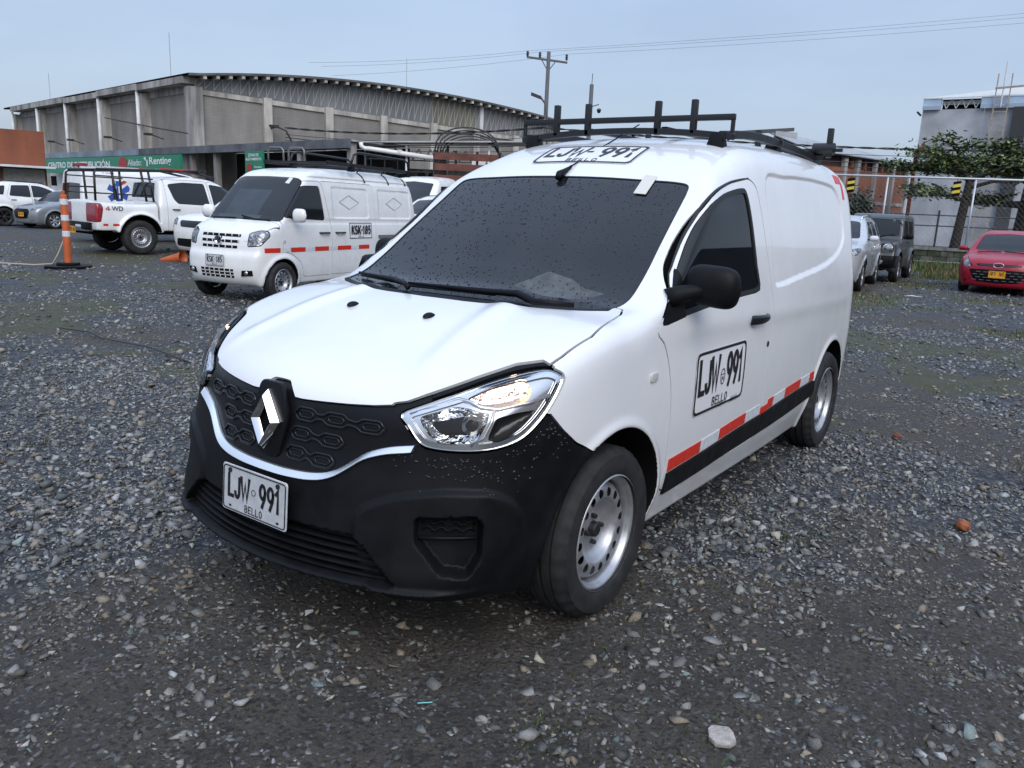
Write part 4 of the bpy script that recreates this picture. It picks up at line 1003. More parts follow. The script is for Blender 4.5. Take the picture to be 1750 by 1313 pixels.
        def dens(p, m=90):
            p = np.vstack([p, p[:1]]); d = np.r_[0, np.cumsum(np.linalg.norm(np.diff(p, axis=0), axis=1))]; t = np.linspace(0, d[-1], m, endpoint=False)
            return np.c_[np.interp(t, d, p[:, 0]), np.interp(t, d, p[:, 1])]
        A, B_ = proj(dens(qq), .0045), proj(dens(inn), .0045); n = len(A)
        mesh_obj('border', np.concatenate([A, B_]), [(i, (i+1) % n, n+(i+1) % n, n+i) for i in range(n)], LETTER, st)
        def word(t, cx, by, hh, ww, b=.012):
            V3, T3 = stroke_geo(t.upper(), ww, hh, hh*b)
            mesh_obj('lettering', proj(V3+[cx, by], .0045), T3, LETTER, st)
        a, b_ = txt.split('-'); word(a, -w*.245, -h*.20, h*.58, w*.41, .16); word(b_, w*.262, -h*.20, h*.58, w*.36, .16)
        word(sub, 0, -h*.43, h*.15, w*.31, .15)
        if logo:
            t = np.linspace(0, 2*PI, 33)[:-1]; ring = np.c_[.026*np.cos(t), .036*np.sin(t)-.0]; r2 = ring*.84
            A, B_ = proj(ring+[0.02*w, 0], .0045), proj(r2+[.02*w, 0], .0045); n = len(A)
            mesh_obj('seal_mark', np.concatenate([A, B_]), [(i, (i+1) % n, n+(i+1) % n, n+i) for i in range(n)], LETTER, st)
            word('M', .02*w, -.02, .022, .026, .2); word('-', .02*w, .006, .008, .05, .5)
        else: word('-', -.015*w, h*.04, h*.08, w*.07, .9)
        return st
    for sg in (1, -1):
        def pj(q, lift, sg=sg):
            q = np.asarray(q); X = -.905-q[:, 0]*sg; Z = .742+q[:, 1]*1.0
            return onto(van_f, np.c_[X, np.full(len(q), sg*1.2), Z], (0, -sg, 0), .7)+np.array((0, sg*lift, 0))
        sticker('plate_sticker', pj, .565, .272, 'LJW-991', 'BELLO', True)
    def pr(q, lift):
        q = np.asarray(q); return onto(van_f, np.c_[-1.112-q[:, 1]*1.0, q[:, 0], np.full(len(q), 2.1)], (0, 0, -1), .7)+np.array((0, 0, lift))
    sticker('roof_sticker', pr, .56, .225, 'LJW-991', 'BELLO', False)
    # tape on the windscreen, washer jets, aerial
    def top(x, y, lift=0.): return onto(van_f, [(x, y, 2.1)], (0, 0, -1), 1.3)[0]+np.array((0, 0, lift))
    tp = [top(x, y, .006) for x, y in ((-.92, .405), (-.92, .465), (-.80, .474), (-.795, .418))]
    MB().prism(tp, (0, 0, -.002)).build('masking_tape', mat('masking tape', (.62, .60, .54), rough=.6), van)
    for y in (-.20, .19):
        p = top(.25, y, -.002); b = MB(); Vv = []
        for i in range(5):
            for k in range(10):
                a = 2*PI*k/10; r_ = math.cos(i/4*PI/2); Vv.append(p+(.030*r_*math.cos(a), .018*r_*math.sin(a), .017*math.sin(i/4*PI/2)))
        b.add(Vv, [(i*10+k, i*10+(k+1) % 10, (i+1)*10+(k+1) % 10, (i+1)*10+k) for i in range(4) for k in range(10)]); b.build('washer_jet', BLACKP, van, smooth=True)
    p = top(-.875, 0.0); b = MB()
    b.tube([p+(.045, 0, -.012), p+(.025, 0, .006), p+(-.015, 0, .022), p+(-.055, 0, .042)], [.012, .020, .014, .007], 10)
    b.tube([p+(-.05, 0, .038), p+(-.075, 0, .052)], [.009, .006], 8)
    an = b.build('aerial', BLACKP, van, smooth=True)
    MB().tube([p+(-.07, 0, .05), np.array((-1.60, 0, 1.875))], .0035, 6).build('mast', BLACKP, an)
    # wipers resting on the glass
    for pts in ([(-.160, -.60), (-.10, -.42), (-.055, -.28), (0.0, -.17), (.055, -.10)], [(-.015, -.16), (-.02, .05), (-.045, .25), (-.05, .36), (.0, .47), (-.06, .60)]):
        P3 = [top(x, y, .022) for x, y in pts]; wp = MB().tube(P3, [.006, .008, .013, .011, .012][:len(P3)] if len(P3) == 5 else [.006, .009, .013, .015, .014, .010], 6).build('wiper', BLACKP, van, smooth=True)
        MB().tube([q-np.array((.010, 0, .012)) for q in P3[:3]], .005, 5).build('wiper_blade', RUBBER, wp, smooth=True)
    # folded paper on the dash, seen through the glass
    pp = [(-.24, .20), (-.345, .30), (-.33, .42), (-.30, .50), (-.30, .585), (-.245, .54), (-.215, .47), (-.205, .36)]
    P3 = [top(x, y, -.016) for x, y in pp]; c = np.mean(P3, 0)
    MB().add(P3+[c+(0, 0, .006)], [(i, (i+1) % 8, 8) for i in range(8)]).build('dash_paper', mat('brown paper', (.95, .84, .72), rough=.8, var=.5, vscale=14), van)
    # wheels
    wheel_set(van, 0, -2.81, .748, .303, lambda w: steel_wheel(w), yr=.742)
    MB().tube([(0, -.6, .3), (0, .6, .3)], .04, 8).tube([(-2.81, -.6, .3), (-2.81, .6, .3)], .05, 8).build('axle', VOID, van)
    # rain on the glass and on the black plastic, coloured dark in place of refraction
    dv, df = [], []
    def drop(p, n_, r_, el=1.):
        a = np.array((1., 0, 0)) if abs(n_[0]) < .7 else np.array((0, 1., 0)); u = np.cross(n_, a); u /= np.linalg.norm(u); w_ = np.cross(n_, u); o0 = len(dv)
        for k in range(6):
            t = PI*k/3; dv.append(p+u*r_*math.cos(t)+w_*r_*el*math.sin(t))
        for k in range(6):
            t = PI*k/3+.3; dv.append(p+(u*math.cos(t)+w_*el*math.sin(t))*r_*.62+n_*r_*.42)
        dv.append(p+n_*r_*.55)
        for k in range(6): df.append((o0+k, o0+(k+1) % 6, o0+6+(k+1) % 6, o0+6+k)); df.append((o0+6+k, o0+6+(k+1) % 6, o0+12))
    rg = np.random.default_rng(3); q = np.c_[rg.uniform(-.90, .02, 5200), rg.uniform(-.69, .69, 5200)]
    s = sdf2(q, poly); q = q[(s < -.02) & (rg.random(5200) < np.where(q[:, 0] < -.55, .42, .26))]
    P3 = onto(van_f, np.c_[q, np.full(len(q), 2.1)], (0, 0, -1), 1.4); g = grad(van_f, P3); g /= np.linalg.norm(g, axis=1)[:, None]
    for p, n_ in zip(P3, g): drop(p-n_*.002, n_, abs(rg.normal(.0018, .0010))+.0009, rg.uniform(.9, 1.6))
    o = mesh_obj('raindrops', dv, df, mat('rain drop', (.010, .012, .015), rough=.06, spec=.4), van, smooth=True); o['kind'] = 'stuff'
    dv.clear(); df.clear()
    c_ = rg.uniform(-.1, .45, 900); z_ = rg.uniform(.58, .80, 900)
    edge_z = np.interp(c_, [-.1, 0, .1, .2, .3, .37, .45], [.70, .70, .695, .70, .735, .80, .72]); ok = (z_ < edge_z-.012) & (rg.random(900) < np.exp(-(edge_z-z_)/.05))
    Q = np.c_[-c_*SA+1.3*CA, c_*CA+1.3*SA, z_][ok]; P3 = onto(van_f, Q, (-CA, -SA, 0), 1.3); g = grad(van_f, P3); g /= np.linalg.norm(g, axis=1)[:, None]
    for p, n_ in zip(P3, g): drop(p, n_, abs(rg.normal(.0028, .001))+.001)
    o = mesh_obj('raindrops', dv, df, mat('rain drop', (.0, .0, .0)), van, smooth=True); o['kind'] = 'stuff'
    return van
def roof_rack():
    """black rack: two arched cross bars, side rails, stubby uprights"""
    rk = thing('roof_rack', 'black steel roof rack with stub posts on the nearest white van', 'roof rack')
    X = -1.40
    arc = lambda y: 1.822-.085*(y/.6)**2*.42
    ys = np.linspace(-.605, .605, 17)
    for x, dz in ((X, 0), (-2.90, .012)):
        b = MB()
        for a, c in zip(ys[:-1], ys[1:]): b.beam((x, a-.003, arc(a)+dz), (x, c+.003, arc(c)+dz), .03, .030)
        b.build('cross_bar', RACK, rk, bevel=.003, seg=1, auto=.5)
    MB().beam((X, -.60, 1.876), (X, .605, 1.876), .026, .028).build('upper_bar', RACK, rk, bevel=.002, auto=.5)
    for s in (-1, 1): MB().beam((X, s*.597, 1.79), (X, s*.597, 1.866), .016, .016, up=(1, 0, 0)).build('end_post', RACK, rk)
    for y in (-.39, -.196, .206, .398):
        b = MB().beam((X, y, 1.80), (X, y, 1.962), .030, .030, up=(1, 0, 0)); b.build('upright', RACK, rk, bevel=.006, auto=.5)
    for y in (-.60, -.2, .19, .640):
        MB().beam((-2.90, y, 1.80), (-2.90, y, 1.975), .034, .034, up=(1, 0, 0)).build('upright', RACK, rk, bevel=.006, auto=.5)
    MB().beam((-2.90, -.70, 1.845), (-2.90, .72, 1.845), .02, .02).build('upper_bar', RACK, rk)
    MB().tube([(-2.90, .545, 1.853), (-2.90, .672, 1.853)], .036, 14).build('roller', RACK, rk, smooth=True, auto=.7)
    top = lambda x, y: onto(van_base, [(x, y, 2.2)], (0, 0, -1), 1.)[0][2]
    for s in (-1, 1):
        xs = np.linspace(-1.38, -3.02, 12); b = MB(); zz = Spl([-3.1, -2.9, -2.5, -2.1, -1.7, -1.38], [1.775, 1.793, 1.815, 1.826, 1.822, 1.792])(xs)
        for i in range(11): b.beam((xs[i]+.004, s*.555, zz[i]), (xs[i+1]-.004, s*.555, zz[i+1]), .03, .040)
        b.build('side_rail', RACK, rk, bevel=.003, seg=1, auto=.5)
        for x in (X, -2.2, -2.9):
            y = s*.528; z = top(x, y)
            c0 = [(x-.04, y-.042, z-.008), (x+.04, y-.042, z-.008), (x+.04, y+.042, z-.022), (x-.04, y+.042, z-.022)]; c1 = [(x-.022, y-.026, z+.058), (x+.022, y-.026, z+.058), (x+.022, y+.026, z+.058), (x-.022, y+.026, z+.058)]
            MB().add(c0+c1, [(3, 2, 1, 0), (4, 5, 6, 7), (0, 1, 5, 4), (1, 2, 6, 5), (2, 3, 7, 6), (3, 0, 4, 7)]).build('foot', BLACKP, rk, bevel=.006, auto=.5)
            MB().tube([(x, y+s*.04, z+.06), (x, y+s*.055, z+.02)], .006, 6).build('clamp_bolt', DARKMETAL, rk)
    for y in (-.22, .22):
        MB().beam((-1.45, y, 1.835), (-2.88, y, 1.845), .03, .02).build('slat', RACK, rk)
    return rk
VAN = build_van()
roof_rack()
# ------------------------------------------------------------------ buildings
CONC = mat('weathered concrete', (.42, .40, .365), rough=.85, var=.42, vscale=1.6, bump=.1, bscale=30, detail=8, zs=.25)
CONC_D = mat('stained concrete', (.33, .32, .30), rough=.85, var=.55, vscale=1.5, detail=8, zs=.15)
WHITEP = mat('white metal', (.62, .63, .63), rough=.5, var=.15, vscale=2)
DKSTEEL = mat('dark steel', (.02, .02, .022), rough=.55)
def brickwork(name, c1, c2, mortar, sx, sy, bump=.3):
    """fine courses for far walls: colour and shallow relief only"""
    m = bpy.data.materials.new(name); m.use_nodes = True; nt = m.node_tree; N = nt.nodes; L = nt.links; b = N['Principled BSDF']
    tc = N.new('ShaderNodeTexCoord'); sp = N.new('ShaderNodeSeparateXYZ'); L.new(tc.outputs['Object'], sp.inputs[0])
    ad = N.new('ShaderNodeMath'); ad.operation = 'ADD'; L.new(sp.outputs[0], ad.inputs[0]); L.new(sp.outputs[1], ad.inputs[1])
    cb = N.new('ShaderNodeCombineXYZ'); L.new(ad.outputs[0], cb.inputs[0]); L.new(sp.outputs[2], cb.inputs[1])
    br = N.new('ShaderNodeTexBrick'); br.inputs['Scale'].default_value = 1; br.inputs['Brick Width'].default_value = sx; br.inputs['Row Height'].default_value = sy; br.inputs['Mortar Size'].default_value = sy*.12
    br.inputs['Color1'].default_value = (*c1, 1); br.inputs['Color2'].default_value = (*c2, 1); br.inputs['Mortar'].default_value = (*mortar, 1); L.new(cb.outputs[0], br.inputs['Vector'])
    nz = N.new('ShaderNodeTexNoise'); nz.inputs['Scale'].default_value = .9; nz.inputs['Detail'].default_value = 8; mp_ = N.new('ShaderNodeMapping'); mp_.inputs['Scale'].default_value = (1, 1, .3); L.new(tc.outputs['Object'], mp_.inputs[0]); L.new(mp_.outputs[0], nz.inputs['Vector'])
    rp = N.new('ShaderNodeMapRange'); rp.inputs[1].default_value = .3; rp.inputs[2].default_value = .7; rp.inputs[3].default_value = .72; rp.inputs[4].default_value = 1.15; L.new(nz.outputs['Fac'], rp.inputs[0])
    mx = N.new('ShaderNodeVectorMath'); mx.operation = 'SCALE'; L.new(br.outputs['Color'], mx.inputs[0]); L.new(rp.outputs[0], mx.inputs['Scale']); L.new(mx.outputs[0], b.inputs['Base Color'])
    b.inputs['Roughness'].default_value = .9; MATS[name] = m; return m
BRICK_G = brickwork('grey brickwork', (.26, .245, .225), (.235, .222, .205), (.20, .19, .178), .30, .085)
BRICK_O = brickwork('orange brickwork', (.36, .135, .075), (.33, .12, .07), (.29, .13, .09), .35, .1)
BRICK_R = brickwork('red brown brickwork', (.24, .075, .038), (.22, .07, .036), (.20, .075, .045), .35, .1)
def corrugated(name, c, rough=.5, alpha=1., sc=5.):
    m = bpy.data.materials.new(name); m.use_nodes = True; nt = m.node_tree; N = nt.nodes; L = nt.links; b = N['Principled BSDF']; b.inputs['Roughness'].default_value = rough
    tc = N.new('ShaderNodeTexCoord'); nz = N.new('ShaderNodeTexNoise'); nz.inputs['Scale'].default_value = .6; nz.inputs['Detail'].default_value = 6; L.new(tc.outputs['Object'], nz.inputs['Vector'])
    rp = N.new('ShaderNodeValToRGB'); rp.color_ramp.elements[0].position = .35; rp.color_ramp.elements[0].color = (*[q*.68 for q in c], 1); rp.color_ramp.elements[1].position = .65; rp.color_ramp.elements[1].color = (*c, 1)
    L.new(nz.outputs['Fac'], rp.inputs[0]); L.new(rp.outputs[0], b.inputs['Base Color'])
    sp = N.new('ShaderNodeSeparateXYZ'); L.new(tc.outputs['Object'], sp.inputs[0]); ad = N.new('ShaderNodeMath'); ad.operation = 'ADD'; L.new(sp.outputs[0], ad.inputs[0]); L.new(sp.outputs[1], ad.inputs[1])
    cb = N.new('ShaderNodeCombineXYZ'); L.new(ad.outputs[0], cb.inputs[0]); wv = N.new('ShaderNodeTexWave'); wv.inputs['Scale'].default_value = sc; L.new(cb.outputs[0], wv.inputs['Vector'])
    bp = N.new('ShaderNodeBump'); bp.inputs['Distance'].default_value = .03; bp.inputs['Strength'].default_value = .6; L.new(wv.outputs['Fac'], bp.inputs['Height']); L.new(bp.outputs[0], b.inputs['Normal'])
    MATS[name] = m; return m
SHEET_G = corrugated('grey translucent sheeting', (.20, .215, .23)); SHEET_Y = corrugated('yellowed sheeting', (.20, .185, .135)); ROOF_M = corrugated('zinc roof sheet', (.42, .43, .44), .4); BLUEGREY = corrugated('blue grey cladding', (.50, .525, .57), .6, sc=9)
GREEN = mat('green sign board', (.015, .215, .115), rough=.4, var=.06, vscale=1.5)
SIGNW = mat('white sign lettering', (.78, .80, .80), rough=.5)
UP = np.array((0, 0, 1.))
def v3(p, z=0.): return np.array((p[0], p[1], z), float)
def warehouse():
    w = thing('warehouse', 'grey brick warehouse with arched roof and concrete columns behind the yard', 'building', (-23.97, -38.52, 0))
    g = np.array((-.9553, .2955, 0)); s = np.array((-.143, -.9897, 0)); G, S = 25.2, 34.0; H = 7.42
    ng = np.array((.2955, .9553, 0)); ns = np.array((.9897, -.143, 0))     # outward normals of gable and side wall
    arch = lambda t: H+.10+.80*4*t*(1-t)*(1-.25*(t-.5))
    ct = [0, .154, .302, .446, .589, .723, .855, 1.0]
    beam = lambda t: 6.98-.75*t
    for i, (a, b) in enumerate(zip(ct[:-1], ct[1:])):
        p, q = g*G*a, g*G*b
        MB().prism([p, q, q+UP*(beam(b)-.3), p+UP*(beam(a)-.3)], -ng*.2).build('brick_panel', BRICK_G, w)
        MB().prism([p+UP*(beam(a)-.32)+ng*.10, q+UP*(beam(b)-.32)+ng*.10, q+UP*(beam(b)-.06)+ng*.10, p+UP*(beam(a)-.06)+ng*.10], -ng*.3).build('ring_beam', CONC, w)
        sub = 8; tt = np.linspace(a, b, sub+1); m = SHEET_Y if i in (4,) else SHEET_G
        pts = [p+UP*(beam(a)-.05), q+UP*(beam(b)-.05)]+[g*G*t+UP*(arch(t)-.12) for t in tt[::-1]]
        MB().prism(pts, -ng*.05).build('sheeting_panel', m, w)
        tr = MB()
        for k in range(sub):
            lo0, hi0 = g*G*tt[k]+UP*beam(tt[k])+ng*.03, g*G*tt[k]+UP*(arch(tt[k])-.15)+ng*.03
            hi1 = g*G*tt[k+1]+UP*(arch(tt[k+1])-.15)+ng*.03
            tr.beam(lo0, hi0, .045); tr.beam(lo0, hi1, .045)
        o = tr.build('truss_rods', mat('pale steel rod', (.34, .34, .33), rough=.6), w); o['kind'] = 'stuff'
    for i, t in enumerate(ct):
        p = g*G*t; o = MB().obox(p+UP*(beam(t))/2+ng*.02, g*.24, ng*.26, UP*(beam(t))/2).build('column', CONC, w)
    o = MB().obox(g*G*.74+UP*(beam(.74)+arch(.74)-.1)/2+ng*.08, g*.13, ng*.08, UP*(arch(.74)-.1-beam(.74))/2).build('downpipe', WHITEP, w)
    cs = np.arange(0, 1.01, .1865)
    for a, b in zip(cs[:-1], cs[1:]):
        p, q = s*S*a, s*S*b
        MB().prism([q, p, p+UP*6.75, q+UP*6.75], -ns*.2).build('brick_panel', BRICK_G, w)
        MB().prism([q+UP*6.76+ns*.05, p+UP*6.76+ns*.05, p+UP*7.15+ns*.05, q+UP*7.15+ns*.05], -ns*.3).build('ring_beam', CONC_D, w)
    for i, a in enumerate(cs):
        p = s*S*a; o = MB().obox(p+UP*3.5+ns*.12, s*.35, ns*.36, UP*3.5).build('column', CONC_D, w)
        if i: MB().tube([p+ns*.56+s*.1+UP*2.5, p+ns*.56+s*.1+UP*7.15], .11, 8).build('downpipe', WHITEP, w, smooth=True)
    # eaves gutter along the side, in lengths that do not quite line up
    for i, (a, b) in enumerate(zip(cs[:-1], cs[1:])):
        d = RNG.uniform(-.04, .04); p, q = s*S*a-s*.02, s*S*b-s*.05
        MB().prism([q+UP*(7.16+d)+ns*.72, p+UP*(7.16+d)+ns*.72, p+UP*(7.50+d)+ns*.72, q+UP*(7.50+d)+ns*.72], -ns*1.0).build('gutter', CONC_D, w)
    # arched roof shell with overhang and purlin ends
    n = 40; tt = np.linspace(-.022, 1.02, n+1); rf = MB(); P = []
    for d, off in ((.85, 0), (.85, .12), (-S, .12), (-S, 0)):
        dirv = ng*.85 if d > 0 else s*S
        P.append([g*G*t+dirv+UP*(arch(np.clip(t, 0, 1))-.0-.25*max(0, -t, t-1)*8+off) for t in tt])
    V = [p for row in P for p in row]; m_ = n+1
    F = [(r*m_+i, r*m_+i+1, ((r+1) % 4)*m_+i+1, ((r+1) % 4)*m_+i) for r in range(4) for i in range(n)]
    rf.add(V, F).build('roof', mat('dark roof edge', (.10, .10, .10), rough=.8, var=.4, vscale=1), w, auto=.5)
    for t in np.arange(.012, 1., .0272):
        p = g*G*t+UP*(arch(t)-.09)+ng*.38; MB().obox(p, g*.09, ng*.42, UP*.085).build('purlin_end', CONC, w)
    for p, h in ((g*-.2-s*-.3+s*2.2, 2.4), (s*24, 2.0), (g*14.6-ng*3, 3.2)): MB().tube([p+UP*7.2, p+UP*(7.6+h)], .018, 5).build('lightning_rod', mat('pale steel rod', (.34, .34, .33), rough=.6), w)
    for p in (s*3.2+ns*.5, s*9.3+ns*.5, s*16+ns*.5, s*20+ns*.5):
        f = MB().beam(p+UP*4.35, p+ns*.7+UP*4.55, .05); f.obox(p+ns*.85+UP*4.55, ns*.2, s*.14, UP*.06); f.build('floodlight', DKSTEEL, w)
    p = g*G*.159+ng*.3; MB().tube([p+UP*5.25, p+ng*.5+UP*5.3-g*-.2, p+ng*.9+UP*5.1+g*.55, p+ng*1+UP*4.3+g*.95], .05, 6).obox(p+ng*.5+UP*5.32, g*.25, ng*.12, UP*.07).build('floodlight', DKSTEEL, w)
    MB().tube([s*12+ns*.5+UP*5.9, s*4+ns*.7+UP*5.0, s*-1+ns*1+UP*4.5], .035, 5).build('cable', DKSTEEL, w)
    MB().obox(g*G*.5+s*S*.5+UP*3.4-ng*.3-ns*.1, g*G*.48, s*S*.48, UP*3.3).build('dark_interior', VOID, w)
warehouse()
def annex():
    A0 = np.array((-20.55, -22.85, 0)); k = np.array((-.1535, -.988, 0)); nk = np.array((.988, -.1535, 0)); Ln = 48.; Z = 3.84
    a = thing('annex_building', 'low building with long concrete canopy and dark open bays along the warehouse', 'building', tuple(A0))
    P = lambda t, d=0., z=0.: k*t+nk*d+UP*z
    # canopy fascia panels
    xs = np.r_[np.arange(0, 34, 2.42), np.arange(34, Ln, 3.0), Ln]
    for i, (x0, x1) in enumerate(zip(xs[:-1], xs[1:])):
        MB().prism([P(x1-.015, 0, Z-.36), P(x0+.015, 0, Z-.36), P(x0+.015, 0, Z), P(x1-.015, 0, Z)], -nk*.12).build('fascia_panel', mat('grey fascia', (.115, .125, .14), rough=.7, var=.4, vscale=.8, detail=7) if i < 9 else mat('blue grey fascia', (.22, .265, .32), rough=.6, var=.3, vscale=.8), a)
    MB().prism([P(Ln, -.13, Z-.10), P(0, -.13, Z-.10), P(0, -.13, Z-.02), P(Ln, -.13, Z-.02)], -nk*2.9).build('canopy_roof', CONC_D, a)
    # open bays: interior shade painted into the dark back wall, columns; white walled offices further along
    MB().prism([P(15.6, -3.0, 0), P(0, -3.0, 0), P(0, -3.0, Z-.14), P(15.6, -3.0, Z-.14)], -nk*.1).build('back_wall', mat('painted bay shade', (.028, .027, .027), rough=.8, var=.5, vscale=.7), a)
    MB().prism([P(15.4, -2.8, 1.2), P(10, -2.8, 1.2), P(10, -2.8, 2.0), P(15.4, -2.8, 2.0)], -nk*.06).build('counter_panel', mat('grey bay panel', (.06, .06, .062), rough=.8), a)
    for t in (.3, 4.2, 9.0, 12.4, 15.3): MB().obox(P(t, -.35, Z/2-.06), k*.14, nk*.14, UP*(Z/2-.07)).build('column', CONC_D, a)
    MB().prism([P(Ln, -.6, 0), P(15.6, -.6, 0), P(15.6, -.6, Z-.14), P(Ln, -.6, Z-.14)], -nk*.2).build('wall', mat('white limewash', (.66, .66, .66), rough=.8, var=.12, vscale=1), a)
    for t0, t1, z0, z1, nm in ((39.6, 40.9, 1.55, 2.25, 'window'), (34.2, 36.2, 0, 2.1, 'door'), (24.2, 26.0, 0, 2.1, 'door')):
        MB().prism([P(t1, -.58, z0), P(t0, -.58, z0), P(t0, -.58, z1), P(t1, -.58, z1)], -nk*.1).build(nm, VOID, a)
    def board(t0, t1, z0, z1, d, name, label):
        b = thing(name, label, 'sign', tuple(A0+P((t0+t1)/2, d, z0)))
        return b, lambda t, z, e=0.: P(t-(t0+t1)/2, e, z-z0)
    t0, t1, z0, z1 = 15.35, 39.5, 2.42, 3.42
    sb, Q = board(t0, t1, z0, z1, .30, 'green_sign', 'long green sign with white lettering under the warehouse canopy')
    MB().prism([Q(t1, z0), Q(t0, z0), Q(t0, z1), Q(t1, z1)], -nk*.12).build('board', GREEN, sb)
    r_ = -k
    def wd(txt, tc_, zz, hh, ww, b=.02): flat_text('lettering', txt, SIGNW, sb, Q(tc_, zz, .003), r_, UP, hh, ww, bold=b, thick=.01)
    wd('CENTRO DE DISTRIBUCIÓN', 31.9, z0+.34, .50, 12.4, .03); wd('Aliado:', 21.7, z0+.44, .36, 2.1, .01); wd('Renting', 18.0, z0+.38, .52, 3.0, .02); wd('Colombia', 17.9, z0+.12, .15, 1.7, .0)
    V, T = tri_fill(rounded(np.array([(-.1, 0), (.7, .08), (1.2, .5), (.75, .92), (-.1, .85), (-.3, .4)]), .2, 4), .3); RW = mat('red sign mark', (.40, .03, .03), rough=.5)
    mesh_obj('red_mark', np.array([Q(24.0, z0+.06+q[1], .012)+r_*q[0] for q in V]), T, RW, sb)
    b = MB().prism([Q(19.9, z0+.40, .012), Q(19.75, z0+.40, .012), Q(19.75, z0+.75, .012), Q(19.9, z0+.75, .012)], nk*.01); b.prism([Q(20.3, z0+.85, .012), Q(20.0, z0+.70, .012), Q(20.0, z0+.92, .012)], nk*.01); b.build('arrow_mark', SIGNW, sb)
    t0, t1, z0, z1 = 6.45, 8.1, 2.45, 3.45
    sb, Q = board(t0, t1, z0, z1, .32, 'green_sign', 'small square green sign hanging under the canopy above the minivan roof')
    MB().prism([Q(t1, z0), Q(t0, z0), Q(t0, z1), Q(t1, z1)], -nk*.1).build('board', GREEN, sb)
    def wd(txt, tc_, zz, hh, ww, b=.02): flat_text('lettering', txt, SIGNW, sb, Q(tc_, zz, .003), r_, UP, hh, ww, bold=b, thick=.01)
    wd('ZONA DE', 7.28, z0+.76, .13, 1.0); wd('ALISTAMIENTO', 7.28, z0+.58, .12, 1.5); wd('Renting', 6.85, z0+.22, .11, .7)
    MB().prism([Q(7.9, z0+.12, .01), Q(7.5, z0+.12, .01), Q(7.42, z0+.38, .01), Q(7.72, z0+.45, .01), Q(7.92, z0+.35, .01)], nk*.01).build('red_mark', RW, sb)
annex()
def left_brick():
    E0 = np.array((-18.6, -44.3, 0)); d = np.array((.955, -.296, 0)); nn = np.array((.296, .955, 0))
    b = thing('brick_building', 'low orange brown brick building with pale awning at the far left', 'building', tuple(E0))
    W = lambda t, e, z: d*t+nn*e+UP*z
    MB().prism([W(0, 0, 2.5), W(16, 0, 2.5), W(16, 0, 4.28), W(0, 0, 4.28)], -nn*5).build('upper_wall', BRICK_R, b)
    MB().prism([W(0, 0, 0), W(16, 0, 0), W(16, 0, 2.38), W(0, 0, 2.38)], -nn*4.5).build('lower_wall', mat('brown plaster', (.13, .075, .05), rough=.9, var=.3), b)
    MB().prism([W(-.3, 1.1, 2.36), W(16, 1.1, 2.36), W(16, 1.1, 2.47), W(-.3, 1.1, 2.47)], -nn*1.09).build('awning', WHITEP, b)
    MB().prism([W(.1, .06, 0), W(2.0, .06, 0), W(2.0, .06, 2.3), W(.1, .06, 2.3)], -nn*.05).build('roller_shutter', mat('grey shutter', (.26, .255, .24), rough=.7, var=.2), b)
    f = MB().tube([W(2.55+.22*math.cos(t), .1, 1.75+.45*math.sin(t)) for t in np.linspace(-1.6, 1.6, 9)], .03, 6); f.build('wall_bracket', mat('pale steel rod', (.34, .34, .33)), b)
left_brick()
